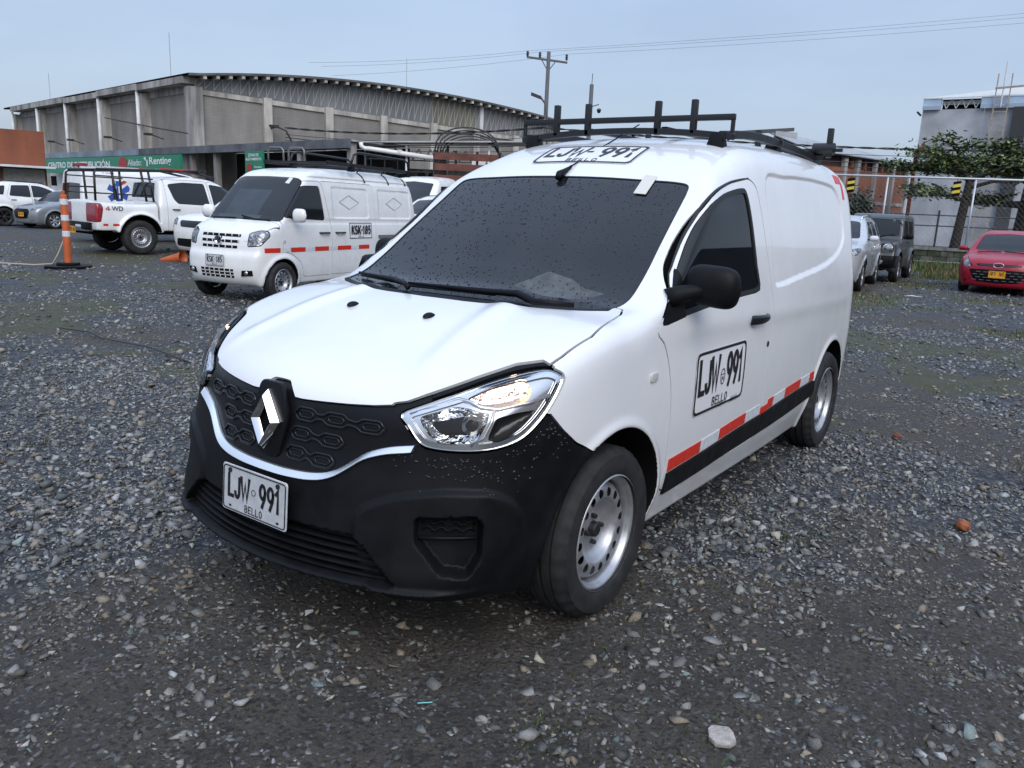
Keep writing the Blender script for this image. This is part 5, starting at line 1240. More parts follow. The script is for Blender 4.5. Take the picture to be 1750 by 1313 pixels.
def shed():
    a = np.array((-18.75, -20.0, 0)); e = np.array((-22.2, -15.1, 0)); u = (e-a)/np.linalg.norm(e-a); n_ = np.array((u[1], -u[0], 0)); 
    if n_ @ (CAM-a) < 0: n_ = -n_
    s = thing('open_shed', 'open sided shed with white sheet roof and dark steel posts behind the vans', 'shed', tuple(a)); L_ = np.linalg.norm(e-a)
    W = lambda t, d, z: u*t+n_*d+UP*z
    MB().prism([W(-.1, .2, 3.48), W(L_, .2, 3.74), W(L_, -6, 4.1), W(-.1, -6, 3.9)], UP*.05).build('roof', ROOF_M, s)
    MB().prism([W(-.1, .22, 3.36), W(L_, .22, 3.62), W(L_, .22, 3.66), W(-.1, .22, 3.40)], -n_*.06).build('gutter', DKSTEEL, s)
    for t in (.0, 1.5, 3.0, 4.5, 5.9): MB().tube([W(t, 0, 0), W(t, 0, 3.4+t*.04)], .045, 8).build('post', WHITEP if t in (1.5, 4.5) else DKSTEEL, s, smooth=True)
    for z in (1.3, 1.75, 2.55, 2.95): MB().beam(W(0, -.1, z), W(L_, -.1, z), .04).build('rail', DKSTEEL, s)
    tr = MB(); N_ = 14
    for i in range(N_): tr.beam(W(L_*i/N_, -.12, 2.97), W(L_*(i+.5)/N_, -.12, 3.36), .03); tr.beam(W(L_*(i+.5)/N_, -.12, 3.36), W(L_*(i+1)/N_, -.12, 2.97), .03)
    tr.build('lattice', DKSTEEL, s)['kind'] = 'stuff'
    MB().prism([W(-3, -6, 0), W(L_, -6, 0), W(L_, -6, 2.9), W(-3, -6, 2.9)], -n_*.1).build('back_wall', mat('cream plaster', (.30, .285, .25), rough=.85, var=.25, vscale=.8), s)
    for t in (.8, 2.0, 2.4):   # dark bundles hanging in the bays
        MB().lathe([(.02, .62), (.14, .5), (.22, .2), (.2, 0), (.05, -.05)], c=tuple(W(t, -.5, 2.0)), axis='z', n=9).build('hanging_bundle', VOID, s, smooth=True)
    pp = thing('drain_pipe', 'white plastic drain pipe sloping from the canopy corner', 'pipe', (-18.55, -20.0, 3.42))
    o = np.array((-18.55, -20.0, 3.42)); q = np.array((-20.15, -17.75, 3.03))-o
    MB().tube([(0, -.02, .06), (0, 0, -.06), q*.05+UP*-.12, q*.10+UP*-.10, q], .085, 12).build('pipe', mat('white plastic pipe', (.72, .72, .70), rough=.4), pp, smooth=True)
    MB().lathe([(.086, 0), (.10, .0), (.10, .12), (.086, .12)], c=tuple(q*.5-(0, 0, .06)), axis='z', n=12).build('joint', WHITEP, pp)
    sq = thing('white_notice', 'small square white notice board hung in the open shed', 'sign', tuple(a+W(4.15, .25, 2.55)))
    MB().prism([u*-.25, u*.25, u*.25+UP*.48, u*-.25+UP*.48], -n_*.03).build('board', WHITEP, sq)
shed()
def stake_truck():
    o = np.array((-17.9, -15.9, 0)); u = np.array((-.80, -.60, 0)); n_ = np.array((-.60, .80, 0))
    s = thing('stake_truck', 'old truck with red brown stake boards and bare black hoops behind the vans', 'truck', tuple(o)); Lt = 4.6
    W = lambda t, d, z: u*t+n_*d+UP*z; BRN = mat('red brown board', (.115, .035, .022), rough=.7, var=.35, vscale=3)
    for z in (2.26, 2.62, 2.96):
        MB().prism([W(-.05, 0, z-.11), W(-.05, 2.1, z-.11), W(-.05, 2.1, z+.11), W(-.05, 0, z+.11)], -u*.04).build('tail_board', BRN, s)
    for d in (0, .7, 1.4, 2.1): MB().beam(W(-.02, d, 1.3), W(-.02, d, 3.15), .06).build('stake', DKSTEEL, s)
    for d in (0, 2.1):
        for z in (2.26, 2.62, 2.96):
            MB().prism([W(0, d, z-.11), W(Lt, d, z-.11), W(Lt, d, z+.11), W(0, d, z+.11)], -n_*.04).build('stake_board', BRN, s)
        for t in (.0, 1.1, 2.3, 3.4, 4.55): MB().beam(W(t, d+.03, 1.3), W(t, d+.03, 3.15), .06).build('stake', DKSTEEL, s)
    MB().prism([W(0, 0, 1.1), W(Lt, 0, 1.1), W(Lt, 2.1, 1.1), W(0, 2.1, 1.1)], UP*.14).build('bed', BRN, s)
    MB().prism([W(0, .6, .75), W(Lt+1.6, .6, .75), W(Lt+1.6, 1.5, .75), W(0, 1.5, .75)], UP*.3).build('chassis', DKSTEEL, s)
    for t in (.05, 1.1, 2.2, 3.3, 4.5): MB().tube([W(t, 1.05+1.05*math.cos(a_), 3.05+.85*math.sin(a_)**.7) for a_ in np.linspace(0.02, PI-.02, 12)], .025, 6).build('hoop', DKSTEEL, s, smooth=True)
    cab = rounded(np.array([(4.75, .6), (6.5, .6), (6.5, 1.5), (6.1, 2.3), (4.75, 2.35)]), .15, 4)
    MB().prism([W(t, 0, z) for t, z in cab], n_*2.05).build('cab', mat('white truck cab', (.6, .6, .6), rough=.4), s, bevel=.04, auto=.6)
    MB().prism([W(5.1, -.02, 1.55), W(6.2, -.02, 1.55), W(6.0, -.02, 2.15), W(5.1, -.02, 2.15)], -n_*.02).build('cab_window', VOID, s)
    for t in (1.0, 5.7):
        for d in (.15, 1.95):
            w_ = bpy.data.objects.new('wheel', None); link(w_, s); w_.location = W(t, d, .46); w_.rotation_euler = (0, 0, math.atan2(n_[1], n_[0])-PI/2+(0 if d > 1 else PI)); steel_wheel(w_, .46, .26, .24, lo=True)
stake_truck()
# ------------------------------------------------------------------ right-hand side
def right_buildings():
    fh = np.array((-.8138, -.5812, 0)); rt = np.array((-.5812, .8138, 0))
    A = np.array((-69.4, -17.9, 0)); B = np.array((-82.4, -13.5, 0)); u = (B-A)/np.linalg.norm(B-A); n_ = np.array((u[1], -u[0], 0)); n_ = n_ if n_@(CAM-A) > 0 else -n_; Lb = np.linalg.norm(B-A)
    b = thing('brick_factory', 'orange brick factory with concrete columns beyond the fence', 'building', tuple(A)); W = lambda t, d, z: u*t+n_*d+UP*z
    ht = lambda t: 7.1-.01*t
    cols = [-2.0, 3.2, 5.2, 8.0, 11.0, Lb-.2]
    for a, c in zip(cols[:-1], cols[1:]):
        MB().prism([W(a, 0, 0), W(c, 0, 0), W(c, 0, ht(c)-1.0), W(a, 0, ht(a)-1.0)], -n_*.2).build('brick_panel', BRICK_O, b)
        MB().prism([W(a, -.15, ht(a)-1.0), W(c, -.15, ht(c)-1.0), W(c, -.15, ht(c)-.05), W(a, -.15, ht(a)-.05)], -n_*.1).build('louvre', mat('dark brick louvre', (.06, .03, .024), rough=.9, var=.4, vscale=3), b)
    for i, t in enumerate(cols):
        MB().obox(W(t, .10, ht(t)/2), u*(.24 if i in (1, 2) else .16), n_*.18, UP*ht(t)/2).build('column', CONC, b)
        if i < 5: MB().obox(W(t+1.3, -.02, ht(t)-.55), u*.08, n_*.12, UP*.42).build('mullion', mat('orange mullion', (.30, .12, .07), rough=.9), b)
    for z in (3.25,): MB().prism([W(8.0, .08, z-.14), W(Lb-.2, .08, z-.14), W(Lb-.2, .08, z+.14), W(8.0, .08, z+.14)], -n_*.25).build('ring_beam', CONC, b)
    MB().prism([W(-2, .06, .0), W(Lb, .06, .0), W(Lb, .06, 1.35), W(-2, .06, 1.35)], -n_*.2).build('painted_band', mat('pale blue band', (.30, .38, .48), rough=.7), b)
    MB().prism([W(-2.4, .4, ht(-2)), W(Lb+.3, .4, ht(Lb)), W(Lb-.4, -7, ht(Lb)+1.9), W(.6, -7, ht(0)+2.2)], UP*.08).build('roof', ROOF_M, b)
    MB().prism([W(-2.4, .42, ht(-2)-.14), W(Lb+.3, .42, ht(Lb)-.14), W(Lb+.3, .42, ht(Lb)+.0), W(-2.4, .42, ht(-2)+.0)], -n_*.1).build('gutter', VOID, b)
    MB().prism([W(-6, -5, 8.2), W(2.6, -5, 9.3), W(2.6, -5, 9.62), W(-6, -5, 8.55)], -n_*.4).build('roof_ridge', mat('dark ridge', (.07, .07, .075), rough=.7), b)
    MB().prism([W(-.1, -4.9, 6.6), W(3.0, -4.9, 6.6), W(3.0, -4.9, 9.2), W(-.1, -4.9, 9.1)], -n_*.2).build('gable_sheet', ROOF_M, b)
    pipe = thing('red_pipe', 'tall red brown pipe rising in front of the brick factory corner', 'pipe', tuple(np.array((-63.3, -9.6, 0))))
    MB().tube([(0, 0, 0), (0, 0, 6.6), (.12, .2, 6.9), (.2, .5, 7.0)], .14, 8).build('pipe', mat('red pipe', (.20, .045, .025), rough=.6), pipe, smooth=True)
    # tall blue grey shed
    A = np.array((-65.0, -9.9, 0)); u = np.array((0., 1., 0)); n_ = np.array((1., 0, 0))
    g = thing('metal_shed', 'tall blue grey clad industrial shed at the far right', 'building', tuple(A)); W = lambda t, d, z: u*t+n_*d+UP*z; Ht = 9.75
    for i, t in enumerate(np.arange(0, 14, 2.0)):
        MB().prism([W(t+.012, 0, 0), W(t+1.988, 0, 0), W(t+1.988, 0, Ht), W(t+.012, 0, Ht)], -n_*.12).build('cladding_panel', BLUEGREY, g)
    MB().prism([W(0, -.13, 0), W(0, -14, 0), W(0, -14, Ht), W(0, -.13, Ht)], u*.1).build('side_wall', BLUEGREY, g)
    LB = mat('light blue fascia', (.36, .47, .60), rough=.5, var=.15, vscale=1)
    for a, c in ((.02, 1.2), (3.75, 14)):
        MB().prism([W(a, .25, Ht+.02), W(c, .25, Ht+.02), W(c, .25, Ht+.72), W(a, .25, Ht+.72)], -n_*.3).build('fascia', LB, g)
        MB().prism([W(a, .32, Ht-.02), W(c, .32, Ht-.02), W(c, .40, Ht+.22), W(a, .40, Ht+.22)], -n_*.1).build('gutter', mat('pale blue gutter', (.50, .60, .72), rough=.4), g)
    MB().prism([W(1.2, -.5, Ht+.0), W(3.75, -.5, Ht+.0), W(3.75, -.5, Ht+.75), W(1.2, -.5, Ht+.75)], -n_*.1).build('vent_opening', VOID, g)
    MB().prism([W(1.2, -.3, Ht+.34), W(3.75, -.3, Ht+.34), W(3.75, -.3, Ht+.62), W(1.2, -.3, Ht+.62)], -n_*.05).build('vent_panel', WHITEP, g)
    tr = MB()
    for i in range(4): x = 1.22+.63*i; tr.beam(W(x, -.05, Ht+.7), W(x+.31, -.05, Ht+.05), .05); tr.beam(W(x+.31, -.05, Ht+.05), W(x+.62, -.05, Ht+.7), .05)
    tr.build('vent_truss', WHITEP, g)
    MB().prism([W(-.05, .3, Ht+.72), W(14, .3, Ht+.72), W(14, -9, Ht+3.3), W(1.0, -9, Ht+2.0)], UP*.07).build('roof', mat('pale roof sheet', (.55, .55, .52), rough=.6, var=.1), g)
    # ladder with its hoop rails
    lad = thing('wall_ladder', 'rusty wall ladder fixed to the blue grey shed near its eaves', 'ladder', tuple(A+W(5.0, .5, 0)))
    RUST = mat('pale rusty steel', (.36, .30, .24), rough=.7, var=.3)
    for x in (-.42, .42): MB().beam(u*x+UP*.4, u*x+UP*(Ht+2.2), .07).build('rail', RUST, lad)
    for z in np.arange(.6, Ht+.6, .42): MB().beam(u*-.42+UP*z, u*.42+UP*z, .05).build('rung', RUST, lad)
    MB().tube([(0, 0, Ht), (0, 0, Ht+3.0)], .05, 6).build('mast', WHITEP, lad)
    MB().beam(u*-.5+UP*(Ht+1.25), u*1.6+UP*(Ht+1.35), .12).build('handrail', RUST, lad)
    MB().prism([W(5.8, .1, 0), W(6.7, .1, 0), W(6.7, .1, Ht), W(5.8, .1, Ht)], n_*.3).build('dark_column', mat('charcoal column', (.035, .037, .042), rough=.8), g)
    MB().tube([W(-.05, .1, Ht-.4), W(-.3, .3, Ht-.15)], .07, 6).build('corner_lamp', DKSTEEL, g)
right_buildings()
def chain_link(name, parent, P0, P1, z0, z1, step, r):
    """diamond wire mesh between two points: real crossing wires joined in one part"""
    P0, P1 = np.array(P0, float), np.array(P1, float); L_ = np.linalg.norm(P1-P0); u = (P1-P0)/L_; h = z1-z0; b = MB()
    n_ = np.array((-u[1], u[0], 0))
    for s in np.arange(-h, L_, step):
        for sg in (1, -1):
            a0, a1 = max(s, 0), min(s+h, L_)
            if a1 <= a0: continue
            za, zb = (a0-s, a1-s)
            pa = P0+u*a0+UP*(z0+(za if sg > 0 else h-za)); pb = P0+u*a1+UP*(z0+(zb if sg > 0 else h-zb)); d = np.array((0, 0, r)); e = n_*r*.7; f = u*r*.7
            b.add([pa+d, pa-e-f, pa+e, pb+d, pb-e-f, pb+e], [(0, 1, 4, 3), (1, 2, 5, 4), (2, 0, 3, 5)])
    o = b.build(name, mat('galvanised wire', (.20, .21, .22), rough=.5, metal=.4), parent); o['kind'] = 'stuff'
def fences():
    GAL = mat('galvanised pipe', (.52, .54, .56), rough=.45, metal=.3)
    # block wall with coping, chain link above it
    A = np.array((-26.9, -8.6, 0)); u = np.array((-.34, .94, 0)); u /= np.linalg.norm(u); n_ = np.array((u[1], -u[0], 0)); L_ = 15.
    w = thing('block_wall', 'low weathered concrete block wall at the end of the yard', 'wall', tuple(A)); W = lambda t, d, z: u*t+n_*d+UP*z
    BL = [mat('mossy block %s' % k, c, rough=.95, var=.5, vscale=4, bump=.2, bscale=40) for k, c in (('dark', (.055, .055, .045)), ('grey', (.09, .09, .08)), ('green', (.05, .06, .035)))]
    for r_ in range(3):
        for k in range(-1, int(L_/.42)+1):
            t0 = k*.42+(.21 if r_ % 2 else 0); t1 = t0+.40; t0, t1 = max(0, t0), min(L_, t1)
            if t1-t0 < .05: continue
            e = RNG.uniform(0, .012); MB().prism([W(t0, e, r_*.20+.005), W(t1, e, r_*.20+.005), W(t1, e, r_*.20+.19), W(t0, e, r_*.20+.19)], -n_*.18).build('block', BL[RNG.integers(0, 3)], w)
    MB().prism([W(0, -.03, 0), W(L_, -.03, 0), W(L_, -.03, .6), W(0, -.03, .6)], -n_*.12).build('mortar_core', BL[0], w)
    MB().prism([W(0, .05, .605), W(L_, .05, .605), W(L_, .05, .70), W(0, .05, .70)], -n_*.30).build('coping', mat('pale coping', (.17, .17, .16), rough=.9, var=.4), w)
    MB().tube([W(0, .10, .22), W(L_, .10, .20)], .012, 5).build('hose', mat('pale green hose', (.2, .32, .27), rough=.5), w)
    f = thing('chain_link_fence', 'tall galvanised pipe and chain link fence on the block wall', 'fence', tuple(A+UP*.70)); H = 2.36
    MB().tube([W(-.5, -.1, H), W(L_+2, -.1, H)], .035, 8).build('top_rail', GAL, f, smooth=True)
    for t in (2.0, 4.7, 7.47, 10.2, 13.0): MB().tube([W(t, -.1, 0), W(t, -.1, H-.03)], .032, 8).build('post', GAL, f, smooth=True)
    chain_link('wire_mesh', f, W(0, -.1, 0), W(L_, -.1, 0), .02, H-.05, .17, .0035)
    for t, nm in ((3.5, 'left'), (6.88, 'right')):
        hm = thing('hazard_marker', 'yellow and black striped marker hanging above the silver car' if nm == 'left' else 'yellow and black striped marker hanging in front of the street tree trunk', 'marker', tuple(A+W(t, .02, .70+H-.62)), group='striped hazard markers')
        YL = mat('hazard yellow', (.62, .47, .03), rough=.5)
        for i in range(5):
            z = .10*i; MB().prism([u*-.12+UP*z, u*.12+UP*(z+.05), u*.12+UP*(z+.145), u*-.12+UP*(z+.095)], n_*.03).build('stripe', YL if i % 2 else VOID, hm)
        MB().tube([UP*.5, UP*.62], .01, 5).build('hook', DKSTEEL, hm)
    # street fence further out
    A2 = np.array((-44.3, -8.0, 0)); f2 = thing('street_fence', 'dark wire street fence with yellow kerb beyond the block wall', 'fence', tuple(A2)); W2 = lambda t, d, z: u*t+n_*d+UP*z
    for z in (1.45, 2.0): MB().tube([W2(-2, 0, z), W2(16, 0, z)], .035, 6).build('rail', DKSTEEL, f2)
    for t in (-1, 3.3, 7.6, 11.9): MB().tube([W2(t, 0, 0), W2(t, 0, 2.25)], .05, 6).build('post', DKSTEEL, f2)
    chain_link('wire_mesh', f2, W2(-2, 0, 0), W2(16, 0, 0), .25, 2.0, .30, .008)
    MB().prism([W2(-2, .1, 0), W2(16, .1, 0), W2(16, .1, .24), W2(-2, .1, .24)], -n_*.2).build('kerb', mat('faded yellow kerb', (.40, .33, .12), rough=.8, var=.3), f2)
    rd = MB().prism([W(-2, -1.4, .004), W(22, -1.4, .004), W(22, -16, .004), W(-2, -16, .004)], UP*.004); o = rd.build('road', mat('worn asphalt', (.055, .055, .056), rough=.85, var=.3, vscale=2)); o.location = tuple(A); o['kind'] = 'structure'
fences()
# ------------------------------------------------------------------ trees and shrubs
BARK = mat('dark bark', (.035, .028, .022), rough=.95, var=.4, vscale=5, bump=.5, bscale=18, dist=.03)
LEAFM = tint_mat('leaf', rough=.5, spec=.4, bump=0)
def leaf_cloud(name, parent, C, size, cols, flat=.5):
    """leaf blades: folded diamond of two triangles each, spread through the crown"""
    rg = np.random.default_rng(len(C)); n = len(C)
    d = rg.normal(size=(n, 3)); d[:, 2] *= flat; d /= np.linalg.norm(d, axis=1)[:, None]
    up = np.stack([rg.normal(0, .45, n), rg.normal(0, .45, n), np.ones(n)], -1); w = np.cross(d, up); w /= np.linalg.norm(w, axis=1)[:, None]; s = (size*rg.uniform(.6, 1.3, n))[:, None]
    V = np.stack([C-d*s*.5, C+w*s*.26+d*s*.05, C+d*s*.5, C-w*s*.26+d*s*.05], 1).reshape(-1, 3); i = np.arange(n)*4
    F = np.concatenate([np.stack([i, i+1, i+2], 1), np.stack([i, i+2, i+3], 1)])
    o = mesh_obj(name, V, F, LEAFM, parent); at = o.data.attributes.new('tint', 'FLOAT_COLOR', 'POINT'); c = np.ones((n*4, 4), np.float32); c[:, :3] = np.repeat(cols, 4, 0); at.data.foreach_set('color', c.ravel()); return o
def leafcol(n, rg, base=(.042, .070, .022), light=(.16, .20, .055), p=.42):
    v = np.exp(rg.normal(0, .35, n))[:, None]; return np.where((rg.random(n) < p)[:, None], light, base)*v
def street_tree(name, label, base, rt, seed, lean, H, spread, leafn, trunk_r, fork, layers):
    """umbrella tree: leaning trunk, wide horizontal limbs, leaves held in flat layers with gaps"""
    rg = np.random.default_rng(seed); t = thing(name, label, 'tree', tuple(base), group='street trees behind the block wall')
    top = np.array((rt[0]*lean, rt[1]*lean, fork)); tr = MB().tube([(0, 0, -.1), top*.35+(0, 0, 0), top*.7, top], [trunk_r*1.2, trunk_r, trunk_r*.9, trunk_r*.8], 10)
    tr.build('trunk', BARK, t, smooth=True); C = []; 
    def limb(p, d, ln, r_, depth):
        pts = [p]; q = p.copy(); dd = d.copy()
        for k in range(5):
            dd = dd+rg.normal(0, .22, 3)*(1, 1, .5); dd[2] = dd[2]*.8+.02; dd /= np.linalg.norm(dd); q = q+dd*ln/5; pts.append(q.copy())
        b.tube(pts, [r_*(1-.13*k) for k in range(6)], 6, cap=False)
        if depth:
            for k in (2, 3, 4, 5):
                for _ in range(1 if k < 4 else 2):
                    a = rg.uniform(-1.1, 1.1); nd = np.array((dd[0]*math.cos(a)-dd[1]*math.sin(a), dd[0]*math.sin(a)+dd[1]*math.cos(a), rg.uniform(-.12, .34))); limb(pts[k], nd/np.linalg.norm(nd), ln*.55, r_*.5, depth-1)
        else: C.extend(pts[2:])
    b = MB()
    for ang, el, ln, z in layers:
        d = np.array((math.cos(ang), math.sin(ang), el)); limb(np.array((top[0]*z/fork, top[1]*z/fork, z)) if z < fork else top.copy(), d/np.linalg.norm(d), ln*spread, trunk_r*.5, 2)
    b.build('limbs', BARK, t, smooth=True)
    C = np.array(C); k = rg.integers(0, len(C), leafn); P = C[k]+rg.normal(0, 1, (leafn, 3))*(.26, .26, .10)
    leaf_cloud('crown', t, P, .20, leafcol(leafn, rg)); return t
RT = np.array((-.5812, .8138))
a0 = math.atan2(RT[1], RT[0])
street_tree('street_tree', 'umbrella shaped tree with forked dark trunk behind the low block wall', (-35.6, -2.75, 0), RT, 4, .25, 6, .68, 5600, .19, 3.3,
            [(a0+PI-.25, .45, 2.7, 3.4), (a0+PI+.4, .75, 2.4, 3.4), (a0+.2, .7, 3.0, 3.4), (a0-.35, .3, 3.2, 3.0), (a0+1.5, .8, 2.8, 3.4), (a0-1.5, .8, 2.8, 3.4), (a0+PI, .05, 2.5, 2.5), (a0+.1, 1.9, 2.2, 3.4), (a0+PI+.1, 1.6, 2.4, 3.4), (a0+PI-.1, .9, 2.8, 3.4)])
street_tree('street_tree', 'thick trunked dark tree at the right edge behind the red car', (-38.4, -.6, 0), RT, 9, .15, 6, .80, 5200, .42, 3.4,
            [(a0+PI, .5, 2.6, 3.4), (a0+.3, .6, 3.2, 3.5), (a0-.5, .7, 3.0, 3.5), (a0+1.4, .7, 2.6, 3.5), (a0-1.6, .7, 2.6, 3.5), (a0+.1, 1.6, 2.4, 3.5), (a0+PI-.4, .05, 2.3, 2.4), (a0+PI-.1, 1.5, 2.4, 3.5)])
def shrub(name, label, base, r_, n, size, seed, cat='shrub', h=1.):
    rg = np.random.default_rng(seed); s = thing(name, label, cat, tuple(base)); b = MB()
    for _ in range(9):
        d = rg.normal(size=3); d[2] = abs(d[2])+.6; d /= np.linalg.norm(d); b.tube([(0, 0, 0), d*r_*.5*(1, 1, h), d*r_*(1, 1, h)*.95], [.05, .03, .012], 5)
    if base[2] > 0: MB().tube([(0, 0, -base[2]-.1), (.05, .03, -.4), (0, 0, .4)], [.16, .12, .08], 8).build('trunk', BARK, s, smooth=True)
    b.build('stems', BARK, s)
    cen = rg.normal(size=(26, 3)); cen /= np.linalg.norm(cen, axis=1)[:, None]; cen = cen*r_*rg.uniform(.35, .95, 26)[:, None]*(1, 1, h*.8)+(0, 0, r_*h*.85)
    k = rg.integers(0, 26, n); P = cen[k]+rg.normal(0, r_*.2, (n, 3)); P[:, 2] = np.maximum(P[:, 2], .03)
    leaf_cloud('foliage', s, P, size, leafcol(n, rg, (.018, .032, .012), (.05, .07, .03), .2)); return s
shrub('shrub', 'dense dark green shrub beside the brick factory behind the silver car', (-33.6, -6.35, 0), 1.05, 5200, .17, 15, h=1.6)
for i, (x, y, r_, l) in enumerate(((-25.6, -12.3, 1.4, 'dark green tree crown behind the stake truck hoops'), (-28.5, -13.0, 1.6, 'dark bushy tree behind the roof rack and the open shed'))):
    shrub('bushy_tree', l, (x, y, 1.2), r_, 3800, .22, 60+i, 'tree', 1.1)
# ------------------------------------------------------------------ poles and wires
def utility():
    PC = mat('grey concrete pole', (.10, .10, .105), rough=.8, var=.2); PD = mat('dark insulator', (.02, .018, .02), rough=.3)
    p = np.array((-47.4, -31.5, 0)); rt = np.array((-.5812, .8138, 0)); ad = np.array((-.58, .80, -.04)); ad /= np.linalg.norm(ad)
    u = thing('utility_pole', 'tall utility pole with wooden cross arm and three insulators behind the warehouse', 'pole', tuple(p))
    MB().tube([(0, 0, 0), (0, 0, 12.3)], .19, 10, r1=.13).build('pole', PC, u, smooth=True)
    c = np.array((0, 0, 11.75)); MB().beam(c-ad*1.55+UP*.08, c+ad*1.35-UP*.06, .13).build('cross_arm', PC, u)
    for d in (-.5, .55): MB().beam(c+ad*d*1.0, c-UP*.75, .06).build('brace', PC, u)
    tops = []
    for d in (-1.5, -.62, 1.28):
        q = c+ad*d+UP*.08; MB().lathe([(.05, 0), (.10, .08), (.06, .14), (.12, .2), (.06, .27), (.11, .33), (.03, .42)], c=tuple(q), axis='z', n=9).build('insulator', PD, u, smooth=True); tops.append(p+q+UP*.42)
    def wire(label, pts, r_, sag, grp='overhead wires', name='overhead_wire'):
        P = []; 
        for a, b_ in zip(pts[:-1], pts[1:]):
            a, b_ = np.array(a, float), np.array(b_, float); n = 22
            P += [a+(b_-a)*t-UP*sag*4*t*(1-t) for t in np.linspace(0, 1, n)][0 if not P else 1:]
        o = MB().tube(P, r_, 5).build(name, DKSTEEL, smooth=True); tag(o, label, 'wire', grp)
    R_ends = [(-70.02, 0.22, 16.98), (-70.05, 0.26, 16.71), (-70.10, 0.33, 16.34)]; L_ends = [(-38.0, -46.0, 11.0), (-39.5, -46.4, 11.0), (-41.0, -46.8, 10.6)]
    for k, nm in enumerate(('uppermost', 'middle', 'lowest')): wire('%s of the three thin wires on the tall utility pole' % nm, [L_ends[k], tops[k], R_ends[k]], .008, .2, 'wires on the tall utility pole', 'power_line')
    p2 = np.array((-36.4, -21.2, 0)); u2 = thing('camera_pole', 'slim pole with small camera and aerial rising behind the roof rack', 'pole', tuple(p2))
    MB().tube([(0, 0, 0), (0, 0, 8.05)], .13, 8, r1=.11).build('pole', PC, u2, smooth=True)
    MB().tube([(0, 0, 8.0), (.05, .05, 8.6)], .02, 5).build('aerial', PC, u2)
    MB().beam((0, 0, 6.9), rt*.45+UP*7.05, .05).build('bracket', PC, u2)
    MB().lathe([(.02, .1), (.11, .06), (.12, 0), (.08, -.12), (.01, -.16)], c=tuple(rt*.47+UP*6.75), axis='z', n=10).build('camera', PD, u2, smooth=True)
    p3 = np.array((-39.2, -25.8, 0)); u3 = thing('street_lamp', 'bent arm flood lamp above the end of the warehouse roof', 'lamp', tuple(p3))
    MB().tube([(0, 0, 0), (0, 0, 6.6), -rt*.22+UP*7.6, -rt*.55+UP*8.0], .06, 7).build('pole', PC, u3, smooth=True)
    MB().obox(-rt*.78+UP*8.0, -rt*.30+UP*.10, np.array((.25, .18, 0)), UP*.06).build('lamp_head', PD, u3)
    # thick twisted bundle and thin lines crossing in front of the sheds
    fhv = np.array((-.8138, -.5812, 0)); P0 = lambda lat, z, D=40.: CAM*(1, 1, 0)+fhv*D+rt*lat+UP*z
    b0, b1, b2 = P0(-13.2, 5.2, 46), P0(1.0, 5.25), P0(28.5, 5.2, 38)
    n = 160; ctr = [b0+(b1-b0)*t-UP*.6*4*t*(1-t)*.5 for t in np.linspace(0, 1, 60)]+[b1+(b2-b1)*t-UP*.35*4*t*(1-t) for t in np.linspace(0, 1, 100)][1:]
    bun = thing('cable_bundle', 'thick twisted overhead cable bundle crossing in front of the sheds', 'wire', (0, 0, 0))
    for k in range(2): MB().tube([c+UP*.03*math.sin(i*.9+k*PI)+fhv*.03*math.cos(i*.9+k*PI) for i, c in enumerate(ctr)], .028, 5).build('strand', DKSTEEL, bun, smooth=True)
    for i, (dz, r_) in enumerate(((-.42, .014), (-.80, .022), (-1.05, .014), (-1.30, .014))):
        wire('thin overhead line %s below the thick cable bundle' % ('just', 'second', 'third', 'fourth')[i], [b0-UP*(.35+.16*i), b1+UP*dz, b2+UP*dz*.8], r_, .3)
utility()
# ------------------------------------------------------------------ the other vehicles: one parametric body, each with its own profile and panels
def car_shell(s):
    zc = Spl(*zip(*s['prof'])); S = Spl(*zip(*s['sec'])); F = Spl(*zip(*s['front'])); Rr = Spl(*zip(*s['rear']))
    fa, ra, cr, ws = s.get('fa', .30), s.get('ra', .12), s.get('crown', .06), s.get('wsh', .12); x0, x1 = s.get('xf', 0), s.get('xr', -2.6)
    fin, rin, kt, kr = s.get('fin', .2), s.get('rin', .05), s.get('kh', .14), s.get('kr', .22); kf, kb = s.get('kf', .28), s.get('kb', .25); xb = s.get('base', -.3); xt = s.get('top', -1.2)
    def f(P, extra=True):
        x = P[..., 0]; y = np.abs(P[..., 1]); z = P[..., 2]
        xs = x+ws*sstep(xt-.3, xt+.1, x)*y*y; sl = (zc(xs+.015)-zc(xs-.015))/.03
        ft = (z-(zc(xs)-cr*(y*y*.8+y**4*.8)))/np.sqrt(1+sl*sl)
        fs = y-(S(z)-fin*np.clip(x-x0, 0, None)**2-rin*np.clip(x1-x, 0, None)**2)
        ff = (x-(F(z)-fa*y*y))/np.sqrt(1+(2*fa*y)**2); fr = (Rr(z)+ra*y*y-x)
        k = kt*sstep(xb-.4, xb, x)+.10*(1-sstep(xb-.4, xb, x))*sstep(xt-.3, xt, x)+kr*(1-sstep(xt-.3, xt, x))
        b = smax(ft, fs, k); b = smax(b, smax(ff, fs, kf), s.get('kt', .10)); b = smax(b, smax(fr, fs, kb), .12)
        b = smax(b, s.get('floor', .24)-z, .04)
        for e in s.get('extra', ()) if extra else (): b = e(b, x, y, z)
        for xc, zw, rw in s['wells']:
            rho = np.hypot(x-xc, z-zw); b = b-s.get('flare', .012)*np.exp(-((rho-rw-.02)/.04)**2)*sstep(.5, .6, y); b = smax(b, -np.maximum(rho-rw, s.get('wy', .48)-y), .012)
        return b
    f.base = lambda P: f(P, False)
    return f
